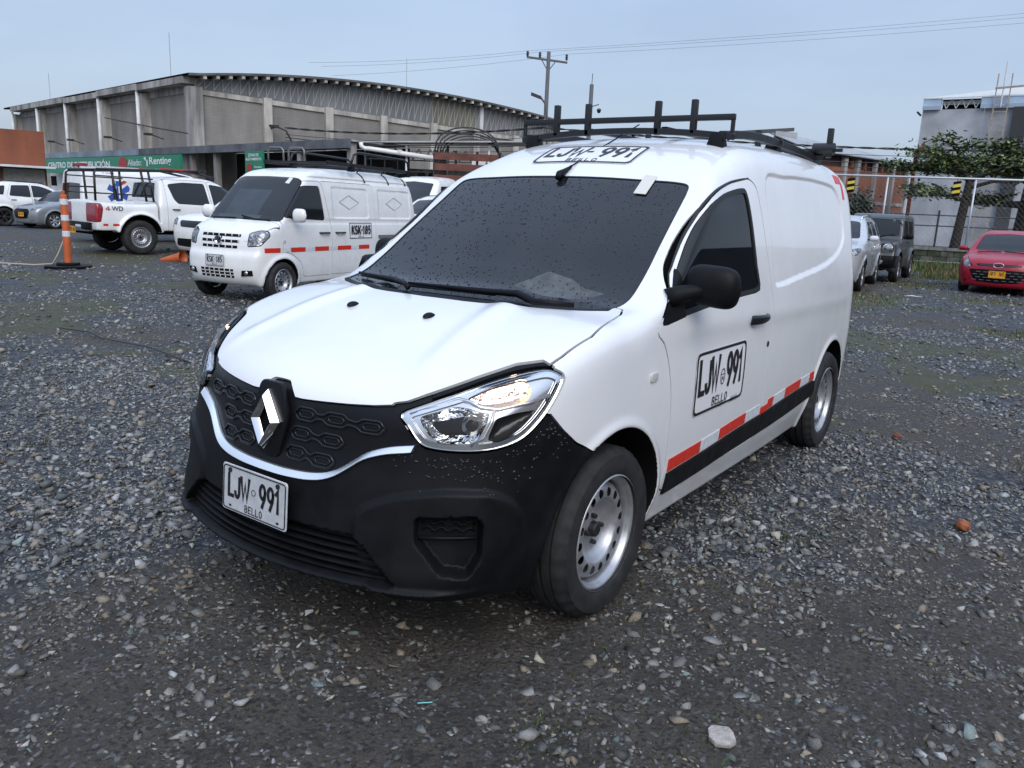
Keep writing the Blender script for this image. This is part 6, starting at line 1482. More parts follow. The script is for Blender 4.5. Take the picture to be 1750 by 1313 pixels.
def reg(kind, poly, s):
    poly = np.asarray(poly, float); xm = s.get('mid', -1.2); ang = s.get('cang', .65); c, sn = math.cos(ang), math.sin(ang)
    if kind == 'side': return lambda P: np.where(np.abs(P[:, 1]) > .4, sdf2(P[:, [0, 2]], poly), .1)
    if kind == 'front': return lambda P: np.where(P[:, 0] > xm, sdf2(np.c_[np.abs(P[:, 1]), P[:, 2]], poly), .1)
    if kind == 'rear': return lambda P: np.where(P[:, 0] < xm, sdf2(np.c_[np.abs(P[:, 1]), P[:, 2]], poly), .1)
    if kind == 'top': return lambda P: np.where(P[:, 2] > s.get('ztop', .7), sdf2(np.c_[P[:, 0], np.abs(P[:, 1])], poly), .1)
    if kind == 'corner': return lambda P: np.where((P[:, 0] > xm) & (np.abs(P[:, 1]) > .25), sdf2(np.c_[np.abs(P[:, 1])*c-P[:, 0]*sn, P[:, 2]], poly), .1)
    if kind == 'rcorner': return lambda P: np.where((P[:, 0] < xm) & (np.abs(P[:, 1]) > .25), sdf2(np.c_[np.abs(P[:, 1])*c+P[:, 0]*sn, P[:, 2]], poly), .1)
def sym(p):
    """mirror a (|y|,z) outline that touches the centre line"""
    return p
def car(name, label, cat, loc, rz, scale, s, group=None):
    o = thing(name, label, cat, loc, rz, group, scale); f = car_shell(s); lo, hi = s['box']
    V, T = polygonise(f, lo, hi, s.get('h', .03)); C = Cutter(f, V, T, o)
    def wells(P):
        y = np.abs(P[:, 1]); d = np.full(len(P), 1.)
        for xc, zw, rw in s['wells']: d = np.minimum(d, np.where(y > s.get('wy', .48)-.02, np.hypot(P[:, 0]-xc, P[:, 2]-zw)-rw-.004, 1))
        return d
    xm_ = sum(w[0] for w in s['wells'])/2
    for s_ in (1, -1): C.take('wheel_arch_liner', lambda P, s_=s_: np.where((P[:, 0]-xm_)*s_ > 0, wells(P), 1.), VOID, gap=0, skirt=0, sides=True)
    for q in s['panels']:
        nm, kind, poly, m = q[:4]; opt = q[4] if len(q) > 4 else {}
        C.take(nm, reg(kind, poly, s), m, gap=opt.get('gap', .004), lift=opt.get('lift', 0), skirt=opt.get('skirt', .012), sides=opt.get('sides', kind in ('side', 'corner', 'rcorner')))
    C.rest('body', s['paint'])
    sv, st = polygonise(lambda P: f(P)+.06, lo, hi, .09, newton=1); mesh_obj('inner_shell', sv, st, VOID, o)
    o_f[o.name] = f
    return o, f
o_f = {}
ALLOYW = lambda ro, rr, w, n=5, twin=False, m=None: (lambda q: alloy_wheel(q, ro, rr, w, n, twin=twin, m=m))
def fskin(f, y, z): return onto(f.base, [(2.5, y, z)], (-1, 0, 0), 4., 120)[0]
def bskin(f, y, z): return onto(f.base, [(-6.5, y, z)], (1, 0, 0), 5., 160)[0]
def sskin(f, x, z, sg=1): return onto(f, [(x, sg*1.4, z)], (0, -sg, 0), 1.2)[0]
def tskin(f, x, y): return onto(f, [(x, y, 2.6)], (0, 0, -1), 2.3, 120)[0]
def side_mirror(o, f, x, z, m, size=(.07, .10, .065), sgs=(1, -1), out=.12):
    for sg in sgs:
        p = sskin(f, x, z, sg); c = p+np.array((.0, sg*out, .03)); n = 10; rows = 10; V = []
        for i in range(rows+1):
            u = i/rows; th = max(0, 1-(2*u-1)**4)**.45
            for k in range(n):
                a = 2*PI*k/n; V.append(c+np.array((size[0]*th*math.cos(a)*(1 if math.cos(a) > 0 else .5), sg*size[1]*(2*u-1), size[2]*th*math.sin(a))))
        mo = MB().add(V, [(i*n+k, i*n+(k+1) % n, (i+1)*n+(k+1) % n, (i+1)*n+k) for i in range(rows) for k in range(n)]).build('mirror', m, o, smooth=True)
        MB().tube([p-np.array((0, sg*.03, 0)), p+np.array((0, sg*.06, 0)), c-np.array((0, sg*.03, .02))], .022, 6).build('mirror_arm', BLACKP, mo, smooth=True)
def side_patch(o, f, name, x0, x1, z0, z1, m, sg=1, off=.003, n=6):
    X = np.linspace(x0, x1, n+1); P = onto(f.base, [(x, sg*1.4, z) for x in X for z in (z0, z1)], (0, -sg, 0), 1.2)+np.array((0, sg*off, 0))
    return mesh_obj(name, np.concatenate([P, P-(0, sg*.002, 0)]), [(2*i, 2*i+2, 2*i+3, 2*i+1) for i in range(n)]+[(0, 1, 2*n+3, 2*n+2)], m, o)
def handle(o, f, x, z, sgs=(1, -1), m=None, ln=.17):
    for sg in sgs:
        p = sskin(f, x, z, sg); MB().tube([p+(-ln/2, -sg*.005, 0), p+(-ln/2+.03, sg*.03, 0), p+(ln/2-.03, sg*.03, 0), p+(ln/2, -sg*.005, 0)], .015, 6).build('door_handle', m or BLACKG, o, smooth=True)
def front_wipers(o, f, pts):
    for a in pts: MB().tube([tskin(f, x, y)+(0, 0, .02) for x, y in a], .011, 5).build('wiper', BLACKP, o, smooth=True)
PAINT_R = mat('red metallic paint', (.30, .008, .024), rough=.3, coat=.2, spec=.4, rvar=.05, vscale=4)
PAINT_S = mat('silver paint', (.50, .52, .54), rough=.3, metal=.35, coat=.6, rvar=.06, vscale=4)
PAINT_D = mat('steel grey paint', (.25, .265, .285), rough=.3, metal=.4, coat=.6, rvar=.06, vscale=4)
PAINT_K = mat('dark grey paint', (.050, .054, .058), rough=.35, metal=.2, coat=.5, rvar=.08, vscale=4)
LAMP = mat('clear headlamp', (.42, .44, .47), rough=.12, metal=.6, bump=1., bscale=26, dist=.015, col2=(.06, .065, .07), vscale=14)
LAMP_R = mat('red tail lamp', (.26, .012, .02), rough=.15, coat=.5, var=.3, vscale=12)
GLASSD = mat('dark privacy glass', (.010, .011, .013), rough=.06, spec=.5); GLASSB = glassy('greenish car glass', (.03, .036, .04), rough=.04, trans=.35)
SEAT = mat('grey seat', (.10, .10, .11), rough=.9)
plate = build_van.plate

def minivan():
    arch = rounded([(-.0, .0), (0, 0), (0, 0)], 0)
    win = rounded([(-.06, 1.185), (-.46, 1.635), (-.885, 1.645), (-.965, 1.15)], [.05, .12, .05, .04], 5)
    tri = np.array([(-.05, 1.0), (-.42, 1.0), (-.30, 1.30), (-.05, 1.15)])
    ws = rounded([(0, 1.14), (.665, 1.13), (.60, 1.70), (.50, 1.745), (0, 1.755), (-.2, 1.755), (-.2, 1.14)], [.0, .05, .06, .1, 0, 0, 0], 5)
    hl = rounded([(.115, .78), (.30, .80), (.425, .93), (.40, 1.0), (.29, 1.005), (.145, .96)], [.03]*6, 4)
    door = rounded([(.0, 1.16), (-.46, 1.70), (-.93, 1.72), (-1.115, 1.0), (-1.115, .34), (-.46, .34), (-.40, .55), (-.20, .68), (.0, .72)], [.05, .12, .05, .05, .05, .05, .1, .1, .05], 4)
    slid = rounded([(-.945, 1.72), (-2.26, 1.72), (-2.30, 1.0), (-2.30, .34), (-1.125, .34), (-1.125, 1.0)], .04, 4)
    hood = np.array([(.05, .70), (.36, .62), (.9, .5), (.9, -.1), (.05, -.1)])
    PAN = [rounded([(a, 1.19), (c, 1.19), (c, 1.64), (a, 1.65)], .06, 4) for a, c in ((-1.18, -2.12), (-2.42, -3.42))]
    pan = lambda a, c: PAN[0] if a > -2 else PAN[1]
    pan_ = lambda a, c: rounded([(a, 1.19), (c, 1.19), (c, 1.64), (a, 1.65)], .06, 4)
    s = dict(paint=PAINT_W2, h=.0225, box=((-3.95, -.95, .12), (.85, .95, 2.05)), mid=-.7, ztop=.85, cang=.62,
        prof=[(.70, .85), (.52, .93), (.40, 1.0), (.22, 1.09), (.08, 1.145), (-.10, 1.33), (-.34, 1.57), (-.52, 1.745), (-.66, 1.82), (-.9, 1.88), (-1.3, 1.915), (-2.2, 1.93), (-3.2, 1.915), (-3.6, 1.86), (-3.8, 1.75)],
        sec=[(.2, .68), (.4, .72), (.7, .735), (1.0, .735), (1.1, .725), (1.4, .70), (1.65, .665), (1.8, .62), (1.95, .5)],
        front=[(.2, .40), (.3, .50), (.42, .545), (.55, .55), (.66, .535), (.72, .505), (.8, .49), (.9, .465), (1.0, .42), (1.1, .3)], rear=[(.3, -3.68), (.5, -3.75), (.9, -3.74), (1.1, -3.72), (1.6, -3.62), (1.9, -3.5)],
        fa=.24, fin=.28, xf=-.05, xr=-2.6, rin=.02, crown=.06, wsh=.14, kh=.08, kr=.16, kf=.20, kb=.2, base=.1, top=-.6, wells=[(0, .29, .325), (-2.62, .29, .33)], wy=.42, flare=.02, floor=.25,
        extra=[lambda b, x, y, z: b+.012*sstep(.02, -.02, np.abs(z-1.13)-.03)*sstep(.5, .6, y)*sstep(0, -.3, x)*.6,
               lambda b, x, y, z: b+.012*sstep(.5, .6, y)*np.maximum(sstep(.015, -.015, sdf2(np.stack([x, z], -1), pan(-1.18, -2.12))), sstep(.015, -.015, sdf2(np.stack([x, z], -1), pan(-2.42, -3.42)))),
               lambda b, x, y, z: b+.02*sstep(.5, .6, y)*np.exp(-((z-1.755)/.02)**2)*sstep(-.55, -.8, x)],
        panels=[('windshield', 'front', ws, GLASSB, dict(lift=-.004, skirt=.006)), ('side_window', 'side', win, GLASSD, dict(lift=-.006)), ('headlight', 'corner', hl, LAMP, dict(gap=.006)),
                ('bonnet', 'top', hood, PAINT_W2), ('door', 'side', door, PAINT_W2), ('sliding_door', 'side', slid, PAINT_W2)])
    o, f = car('minivan', 'white panel minivan with slatted nose, diamond pressed sides and roof rack', 'van', (-4.52, -7.52, 0), .205, .97, s)
    # cowl black, slatted grille and lower grille
    def band(name, z0, z1, y0, y1, m, off=.002, n=14, par=o):
        ys = np.linspace(y0, y1, n+1); P = onto(f.base, [(2.5, y, z) for y in ys for z in (z0, z1)], (-1, 0, 0), 4., 120)+np.array((off, 0, 0))
        return mesh_obj(name, P, [(2*i, 2*i+2, 2*i+3, 2*i+1) for i in range(n)], m, par)
    for z, hw in ((.925, .34), (.845, .33), (.77, .31)):
        g = band('grille_slot', z-.019, z+.019, -hw, hw, VOID, .003)
        for y in np.arange(-hw+.1, hw, .11): MB().obox(fskin(f, y, z)+(.002, 0, 0), (.006, 0, 0), (0, .006, 0), (0, 0, .018)).build('rib', PAINT_W2, g)
    for z in (.455, .41, .365):
        g = band('lower_slot', z-.016, z+.016, -.30, .28, VOID, .003)
        for y in np.arange(-.22, .28, .09): MB().obox(fskin(f, y, z)+(.002, 0, 0), (.006, 0, 0), (0, .005, 0), (0, 0, .015)).build('rib', PAINT_W2, g)
    for sg in (1, -1):
        P = [fskin(f, sg*y, z)+(.016, 0, 0) for y, z in ((.40, .38), (.56, .395), (.56, .465), (.42, .46))]; fl = MB().prism(P, (-.03, 0, 0)).build('fog_lamp_pocket', VOID, o)
        q = fskin(f, sg*.48, .425)+(.020, 0, 0); MB().lathe([(.001, .004), (.025, .002), (.03, -.004)], c=tuple(q), axis='x', n=12).build('fog_lamp', CHROME, fl)
        p = sskin(f, -.02, .86, sg); MB().obox(p, (.028, 0, 0), (0, .006, 0), (0, 0, .024)).build('side_repeater', mat('clear repeater lens', (.5,)*3), o, bevel=.004)
        for a, b_ in ((.33, .06), (-.16, -.48), (-.70, -1.03), (-1.25, -1.60), (-1.81, -2.1)): side_patch(o, f, 'reflector_tape', a, b_, .705, .77, RED_REF, sg)
        for a, b_ in ((.05, -.15), (-.49, -.69), (-1.04, -1.24), (-1.61, -1.80)): side_patch(o, f, 'reflector_tape', a, b_, .71, .765, WHITE_REF, sg)
        for a in (-1.61, -2.91):
            for (u0, w0), (u1, w1) in zip([(-.17, 0), (0, .17), (.17, 0), (0, -.17)], [(0, .17), (.17, 0), (0, -.17), (-.17, 0)]):
                p, q = sskin(f, a+u0*1.5, 1.43+w0*.62, sg), sskin(f, a+u1*1.5, 1.43+w1*.62, sg); MB().tube([p, (p+q)/2, q], .008, 5).build('pressed_rib', mat('pressed rib edge', (.42, .42, .42), rough=.4), o)
        side_patch(o, f, 'vent_strip', -2.36, -3.1, .86, .92, mat('grey strip', (.15, .15, .16)), sg)
    # badge
    p = fskin(f, 0, .85)+(.024, 0, 0); MB().lathe([(.001, -.012), (.050, -.012), (.050, 0), (.066, .006), (.066, -.03)], c=tuple(p), axis='x', n=24).build('badge', CHROME, o, smooth=True, auto=.6)
    MB().prism([p+(.003, y, z) for y, z in ((-.03, -.04), (-.005, -.01), (-.03, .045), (0, .02), (.035, .04), (.012, 0), (.036, -.035), (0, -.015))], (-.008, 0, 0)).build('badge_mark', DARKMETAL, o)
    p = fskin(f, 0, .585); plate(o, p+(.014, -.02, -.005), (0, 1, 0), (-.04, 0, .999), .33, .16, 'KSK-185', 'BELLO', PLATE_W)
    side_mirror(o, f, -.20, 1.19, PAINT_W2, (.06, .115, .10), out=.15)
    handle(o, f, -.93, .97, ln=.24); handle(o, f, -1.32, .97, ln=.24)
    front_wipers(o, f, [[(.05, -.52), (.09, -.25), (.10, -.05)], [(.05, .02), (.09, .28), (.05, .52)]])
    tp = [tskin(f, x, y)+(0, 0, .006) for x, y in ((-.555, .38), (-.555, .44), (-.46, .44), (-.46, .37))]; MB().prism(tp, (0, 0, -.003)).build('masking_tape', WHITEP, o)
    # side plate sticker
    for sg in (1, -1):
        st = side_patch(o, f, 'plate_sticker', -1.56, -2.17, .875, 1.118, DECAL, sg, .004); cx = -1.865
        for a, b_, z0, z1 in ((-1.56, -2.17, .875, .886), (-1.56, -2.17, 1.107, 1.118), (-1.56, -1.572, .886, 1.107), (-2.158, -2.17, .886, 1.107)): side_patch(st, f, 'border', a, b_, z0, z1, LETTER, sg, .0055, 4)
        yy = sskin(f, cx, .98, sg)[1]+sg*.010; flat_text('lettering', 'KSK·185', LETTER, st, (cx, yy, .935), (-sg, 0, 0), (0, 0, 1), .145, .54, bold=.19, cells=True); flat_text('lettering', 'BELLO', LETTER, st, (cx, yy, .896), (-sg, 0, 0), (0, 0, 1), .022, .15, bold=.2, cells=True)
    wheel_set(o, 0, -2.62, .63, .285, lambda w: steel_wheel(w, .285, .18, .165, holes=14, lugs=5, off=.075, lo=True))
    # rack with ladder hoops and straps
    rk = thing('roof_rack', 'black pipe roof rack with ladder hoops on the white minivan', 'roof rack', o.location, .205, None, .97); zt = 2.0
    for y in (-.60, .60): MB().beam((-1.15, y, zt), (-3.45, y, zt-.02), .045, .06).build('side_rail', RACK, rk); MB().tube([(-1.75, y, zt+.02), (-1.82, y, zt+.16), (-1.95, y, zt+.20), (-3.30, y, zt+.18), (-3.42, y, zt+.14), (-3.45, y, zt)], .018, 8).build('top_rail', RACK, rk, smooth=True)
    for x in (-1.15, -1.8, -2.4, -3.0, -3.45): MB().beam((x, -.60, zt), (x, .60, zt), .03, .03).build('cross_bar', RACK, rk)
    for x in (-1.9, -2.3, -2.7, -3.1): MB().tube([(x, .60, zt+.02), (x, .60, zt+.18)], .010, 5).build('stay', RACK, rk)
    for y in (-.42, -.02): MB().tube([(-1.2, y-.15, zt+.02), (-1.2, y-.15, zt+.17), (-1.2, y-.11, zt+.21), (-1.2, y+.11, zt+.21), (-1.2, y+.15, zt+.17), (-1.2, y+.15, zt+.02)], .016, 8).build('hoop', mat('bare steel tube', (.20, .19, .18), rough=.4, metal=.7), rk, smooth=True); 
    for x in (-1.75, -3.40):
        for y in (-.6, .6): MB().add([(x-.05, y-.04, zt-.10), (x+.05, y-.04, zt-.10), (x+.05, y+.04, zt-.10), (x-.05, y+.04, zt-.10), (x-.03, y-.03, zt), (x+.03, y-.03, zt), (x+.03, y+.03, zt), (x-.03, y+.03, zt)], [(3, 2, 1, 0), (4, 5, 6, 7), (0, 1, 5, 4), (1, 2, 6, 5), (2, 3, 7, 6), (3, 0, 4, 7)]).build('foot', BLACKP, rk)
    for x in (-2.05, -2.75, -3.30):
        P = [np.array((x, .58, zt-.02))]+[sskin(f, x-.06*t, 1.90-.16*t, 1)+(0, .008, .004) for t in (0, .4, .8, 1.0)]; MB().tube(P, .012, 5).build('strap', RACK, rk, smooth=True)
    # sheet of blue paper behind the windscreen and a dash
    ys_, zs_ = np.linspace(-.40, .22, 5), np.linspace(1.20, 1.56, 5); P = onto(f.base, [(2.5, y, z) for y in ys_ for z in zs_], (-1, 0, 0), 4., 160)-np.array((.035, 0, 0))
    mesh_obj('sun_shade', P, [(i*5+k, i*5+k+1, i*5+k+6, i*5+k+5) for i in range(4) for k in range(4)], mat('pale blue shade', (.42, .55, .72), rough=.6, var=.3, vscale=4), o)
    ys_, zs_ = np.linspace(-.50, .30, 5), np.linspace(1.155, 1.20, 3); P = onto(f.base, [(2.5, y, z) for y in ys_ for z in zs_], (-1, 0, 0), 4., 160)-np.array((.03, 0, 0))
    mesh_obj('dash_paper', P, [(i*3+k, i*3+k+1, i*3+k+4, i*3+k+3) for i in range(4) for k in range(2)], mat('white dash paper', (.75, .78, .82), rough=.6), o)
    return o
minivan()
def pickup():
    # origin under the REAR axle; front axle 3.15 m ahead
    cut_ = lambda b, x, y, z: smax(b, -np.maximum(np.maximum(np.abs(x+.26)-.60, y-.66), .92-z), .03)
    side = [rounded([(x-.40, z) for x, z in ((1.28, 1.13), (1.20, 1.22), (1.10, 1.55), (1.45, 1.60), (1.98, 1.60), (2.04, 1.11))], [.03, .05, .06, .05, .04, .03], 4), rounded([(x-.40, z) for x, z in ((2.14, 1.11), (2.10, 1.59), (2.55, 1.54), (2.95, 1.28), (3.12, 1.13), (2.9, 1.09))], [.03, .04, .1, .05, .03, .03], 4)]
    door = lambda a, c, tl, tr: rounded([(a, .50), (c, .50), (c, 1.1), (tr, 1.655), (tl, 1.655), (a, 1.1)], [.06, .06, .03, .08, .08, .03], 4)
    s = dict(paint=PAINT_W2, h=.03, box=((-1.4, -1.05, .2), (4.3, 1.05, 1.95)), mid=1.1, ztop=.9, cang=.6,
        prof=[(4.15, .92), (3.95, 1.06), (3.6, 1.13), (3.2, 1.18), (2.72, 1.22), (2.22, 1.52), (1.88, 1.68), (1.5, 1.735), (1.1, 1.735), (.76, 1.69), (.60, 1.64), (.52, 1.60), (.44, 1.18), (.36, 1.165), (-1.2, 1.165)],
        sec=[(.3, .84), (.55, .905), (.9, .915), (1.10, .90), (1.2, .87), (1.6, .73), (1.8, .66)], front=[(.3, 3.9), (.5, 4.02), (.9, 4.02), (1.1, 3.92)], rear=[(.3, -.84), (.55, -.94), (.7, -.95), (1.1, -.94), (1.3, -.94)],
        fa=.2, ra=.03, fin=.12, xf=3.2, xr=-.6, rin=.03, crown=.05, wsh=.1, kh=.14, kr=.16, kf=.25, kb=.10, base=2.6, top=1.1, wells=[(0, .40, .46), (3.15, .40, .45)], wy=.5, flare=.045, floor=.52,
        extra=[cut_, lambda b, x, y, z: smax(b, -np.maximum(np.maximum(.40-x, x-.445), .55-z), .01)],
        panels=[('rear_window', 'rear', rounded([(0, 1.24), (.58, 1.24), (.53, 1.56), (0, 1.58), (-.2, 1.58), (-.2, 1.24)], .03, 3), GLASSB, dict(lift=-.004))]+[('side_window', 'side', p, GLASSB, dict(lift=-.005)) for p in side]+
               [('door', 'side', door(.62, 1.68, .62, 1.64), PAINT_W2), ('door', 'side', rounded([(x-.40, z) for x, z in ((2.09, .50), (2.85, .50), (3.05, .75), (3.16, 1.1), (2.64, 1.58), (2.06, 1.655), (2.09, 1.1))], [.06, .1, .05, .05, .1, .05, .03], 4), PAINT_W2),
                ('tail_light', 'rcorner', rounded([(.585, .72), (.70, .74), (.735, 1.02), (.60, 1.07), (.565, .9)], .03, 4), LAMP_R), ('tailgate', 'rear', rounded([(0, .66), (.72, .66), (.74, 1.15), (0, 1.16), (-.2, 1.16), (-.2, .66)], .03, 3), PAINT_W2)])
    # rear lamps sit on the outer corner: use rear projection for a surer outline
    s['panels'][5] = ('tail_light', 'side', rounded([(-1.15, .68), (-.84, .70), (-.78, .98), (-.81, 1.09), (-1.15, 1.07)], .03, 4), LAMP_R)
    o, f = car('pickup_truck', 'white four wheel drive pickup truck with black pipe frame over its bed', 'pickup truck', (-7.62, -16.41, 0), 3.047, 1.03, s)
    for sg in (1, -1):
        MB().beam((-.97, sg*.64, .56), (-1.05, sg*.2, .56), .14, .14).build('bumper_end', CHROME, o, bevel=.02)
        for a, b_ in ((-.47, -.60), (-.70, -.80), (.72, .98), (1.30, 1.6)): side_patch(o, f, 'reflector_tape', a, b_, .62, .665, RED_REF, sg, .004)
        handle(o, f, .82, 1.0, (sg,)); handle(o, f, 1.85, 1.0, (sg,))
        p = sskin(f, -.50, .98, sg); xd = np.array((-sg, 0, 0)) if sg > 0 else np.array((1., 0, 0))
        flat_text('lettering', '4', mat('red lettering', (.35, .02, .02)), o, (-.69 if sg < 0 else -.33, p[1]+sg*.012, .94), xd, (0, 0, 1), .095, .10, bold=.17, cells=True); flat_text('lettering', 'WD', LETTER, o, (-.49 if sg < 0 else -.53, p[1]+sg*.012, .94), xd, (0, 0, 1), .095, .24, bold=.01)
    MB().beam((-1.01, -.66, .60), (-1.01, .66, .60), .14, .16).build('rear_bumper', BLACKP, o, bevel=.03, auto=.6)
    p = bskin(f, 0, 1.05); MB().obox((p[0]-.004, -.02, 1.06), (.012, 0, 0), (0, .10, 0), (0, 0, .05)).build('tailgate_handle', BLACKP, o, bevel=.01)
    MB().prism([(p[0]-.012, -.70, .76), (p[0]-.012, .66, .76), (p[0]-.012, .66, .815), (p[0]-.012, -.70, .815)], (.008, 0, 0)).build('reflector_tape', RED_REF, o)
    for y in (.09, .04): MB().obox((p[0]-.008, y, .90+.03*(y < .06)), (.008, 0, 0), (0, .02, 0), (0, 0, .035)).build('gate_emblem', DARKMETAL, o)
    plate(o, (-1.10, .0, .50), (0, -1, 0), (0, 0, 1), .33, .16, 'KSP-642', '', PLATE_Y)
    fr = MB(); FZ = 1.74
    for sg in (1, -1):
        MB().tube([(-.90, sg*.82, 1.14), (-.87, sg*.76, FZ-.02), (-.82, sg*.74, FZ+.02), (1.2, sg*.66, FZ+.12), (1.9, sg*.62, FZ-.0)], .026, 8).build('rack_rail', RACK, o, smooth=True)
        MB().tube([(-.82, sg*.75, FZ+.06), (1.7, sg*.64, FZ+.14)], .022, 6).build('rack_rail', RACK, o, smooth=True)
        for x in (-.45, .18, .34): MB().tube([(x, sg*.82, 1.15), (x-.06, sg*.74, FZ+.05)], .026, 7).build('rack_post', RACK, o, smooth=True)
        for z in (1.30, 1.66): MB().tube([(-.88, sg*(.87-.06*z), z), (.36, sg*(.87-.06*z), z-.02)], .016, 6).build('rack_bar', RACK, o, smooth=True)
    for x in (-.83, -.3, .3, .9, 1.5): MB().tube([(x, -.73, FZ+.07+.03*x), (x, .73, FZ+.07+.03*x)], .02, 6).build('cross_bar', RACK, o, smooth=True)
    for z in (1.42,): MB().tube([(-.88, -.79, z), (-.88, .79, z)], .02, 6).build('cross_bar', RACK, o, smooth=True)
    for y in (-.66, .66):
        for a, b_ in ((-.6, .1), (.6, 1.1)): MB().obox(((a+b_)/2, y, FZ+.11+.03*(a+b_)/2), ((b_-a)/2, 0, 0), (0, .03, 0), (0, 0, .02)).build('light_bar_panel', WHITE_REF if a < 0 else RED_REF, o)
    wheel_set(o, 3.15, 0, .76, .375, lambda w: steel_wheel(w, .375, .215, .25, holes=20, lugs=6, off=.11, lo=True))
    MB().tube([(0, -.6, .36), (0, .6, .36)], .07, 8).build('rear_axle', VOID, o, smooth=True); MB().box((-.9, -.5, .42), (3.9, .5, .6)).build('chassis', VOID, o)
pickup()
def ambulance():
    s = dict(paint=PAINT_W2, h=.045, box=((-1.4, -1.1, .2), (4.3, 1.1, 2.3)), mid=1.4, ztop=1.,
        prof=[(4.0, 1.0), (3.6, 1.12), (3.2, 1.2), (2.5, 1.86), (2.2, 2.02), (1.8, 2.10), (0, 2.13), (-.9, 2.10), (-1.15, 2.02)], sec=[(.3, .84), (.6, .90), (1.1, .90), (1.6, .84), (2.0, .76), (2.15, .62)],
        front=[(.3, 3.8), (.6, 3.95), (1.0, 3.9), (1.2, 3.7)], rear=[(.3, -1.1), (.6, -1.2), (1.2, -1.18), (2.1, -1.08)], fa=.2, ra=.05, xf=3.2, xr=-.6, rin=.02, kr=.2, kb=.14, base=3.1, top=2.2, wells=[(0, .38, .42), (3.0, .38, .42)], wy=.5, floor=.4,
        panels=[('rear_window', 'rear', rounded([(0, 1.14), (.72, 1.14), (.68, 1.64), (0, 1.66), (-.2, 1.66), (-.2, 1.14)], .04, 4), GLASSD), ('side_window', 'side', rounded([(1.6, 1.2), (1.6, 1.75), (2.3, 1.75), (2.9, 1.25)], .06, 4), GLASSD)])
    o, f = car('ambulance', 'white ambulance with blue star of life emblems behind the pickup truck', 'ambulance', (-9.5, -20.4, 0), 3.02, .94, s)
    BL = mat('blue emblem', (.02, .07, .33), rough=.4); RD = mat('red lettering', (.35, .02, .02))
    for sg in (-1, 1):
        c = np.array((-.05, 0, 1.40)); V = [(0, 0)]; pts = []
        for k in range(6):
            a = PI/2+k*PI/3; u = np.array((math.cos(a), math.sin(a))); w = np.array((-u[1], u[0])); pts += [u*.10*1.15-w*.075, u*.34-w*.085, u*.34+w*.085]
        q = [np.array((-.12+x*sg*-1, 0, 1.42+z)) for x, z in pts]; q = [np.array((p[0], sskin(f, p[0], p[2], sg)[1]+sg*.010, p[2])) for p in q]
        em = mesh_obj('life_star', q+[np.mean(q, 0)], [(i, (i+1) % 18, 18) for i in range(18)], BL, o)
        yy = sskin(f, -.12, 1.42, sg)[1]+sg*.02; MB().prism([(-.14, yy, 1.22), (-.10, yy, 1.22), (-.09, yy, 1.62), (-.15, yy, 1.62)], (0, sg*.004, 0)).build('staff', DECAL, em)
        P = [(x, sskin(f, x, z, sg)[1]+sg*.008, z) for x, z in ((-.45, 1.98), (-.22, 1.98), (.12, 1.74), (-.05, 1.64))]; mesh_obj('red_flash', P, [(0, 1, 2, 3)], RD, o)
        P = [(x, sskin(f, x, z, sg)[1]+sg*.007, z) for x, z in ((-.54, 1.98), (-.48, 1.98), (-.08, 1.60), (-.14, 1.57))]; mesh_obj('blue_flash', P, [(0, 1, 2, 3)], BL, o)
    for y in (.38, -.38):
        x = bskin(f, y, 1.4)[0]-.03; V = []
        for k in range(6):
            a = PI/2+k*PI/3; u = np.array((math.cos(a), math.sin(a))); w = np.array((-u[1], u[0])); V += [u*.06-w*.05, u*.2-w*.05, u*.2+w*.05]
        mesh_obj('life_star', [(x, y+a, 1.4+b) for a, b in V]+[(x, y, 1.4)], [(i, (i+1) % 18, 18) for i in range(18)], BL if y < 0 else DECAL, o)
    x = bskin(f, 0, 1.75)[0]-.03; flat_text('lettering', 'AMBULANCIA', BL, o, (x, 0, 1.73), (0, -1, 0), (0, 0, 1), .13, 1.1, bold=.02)
    MB().box((2.0, -.6, 2.1), (2.3, .6, 2.22)).build('beacon_bar', mat('red beacon', (.22, .02, .02), rough=.3), o, bevel=.03); MB().box((-.95, -.3, 2.12), (-.75, .3, 2.22)).build('beacon_bar', MATS['red beacon'], o, bevel=.02)
    wheel_set(o, 3.0, 0, .76, .35, lambda w: steel_wheel(w, .35, .2, .22, lo=True))
ambulance()
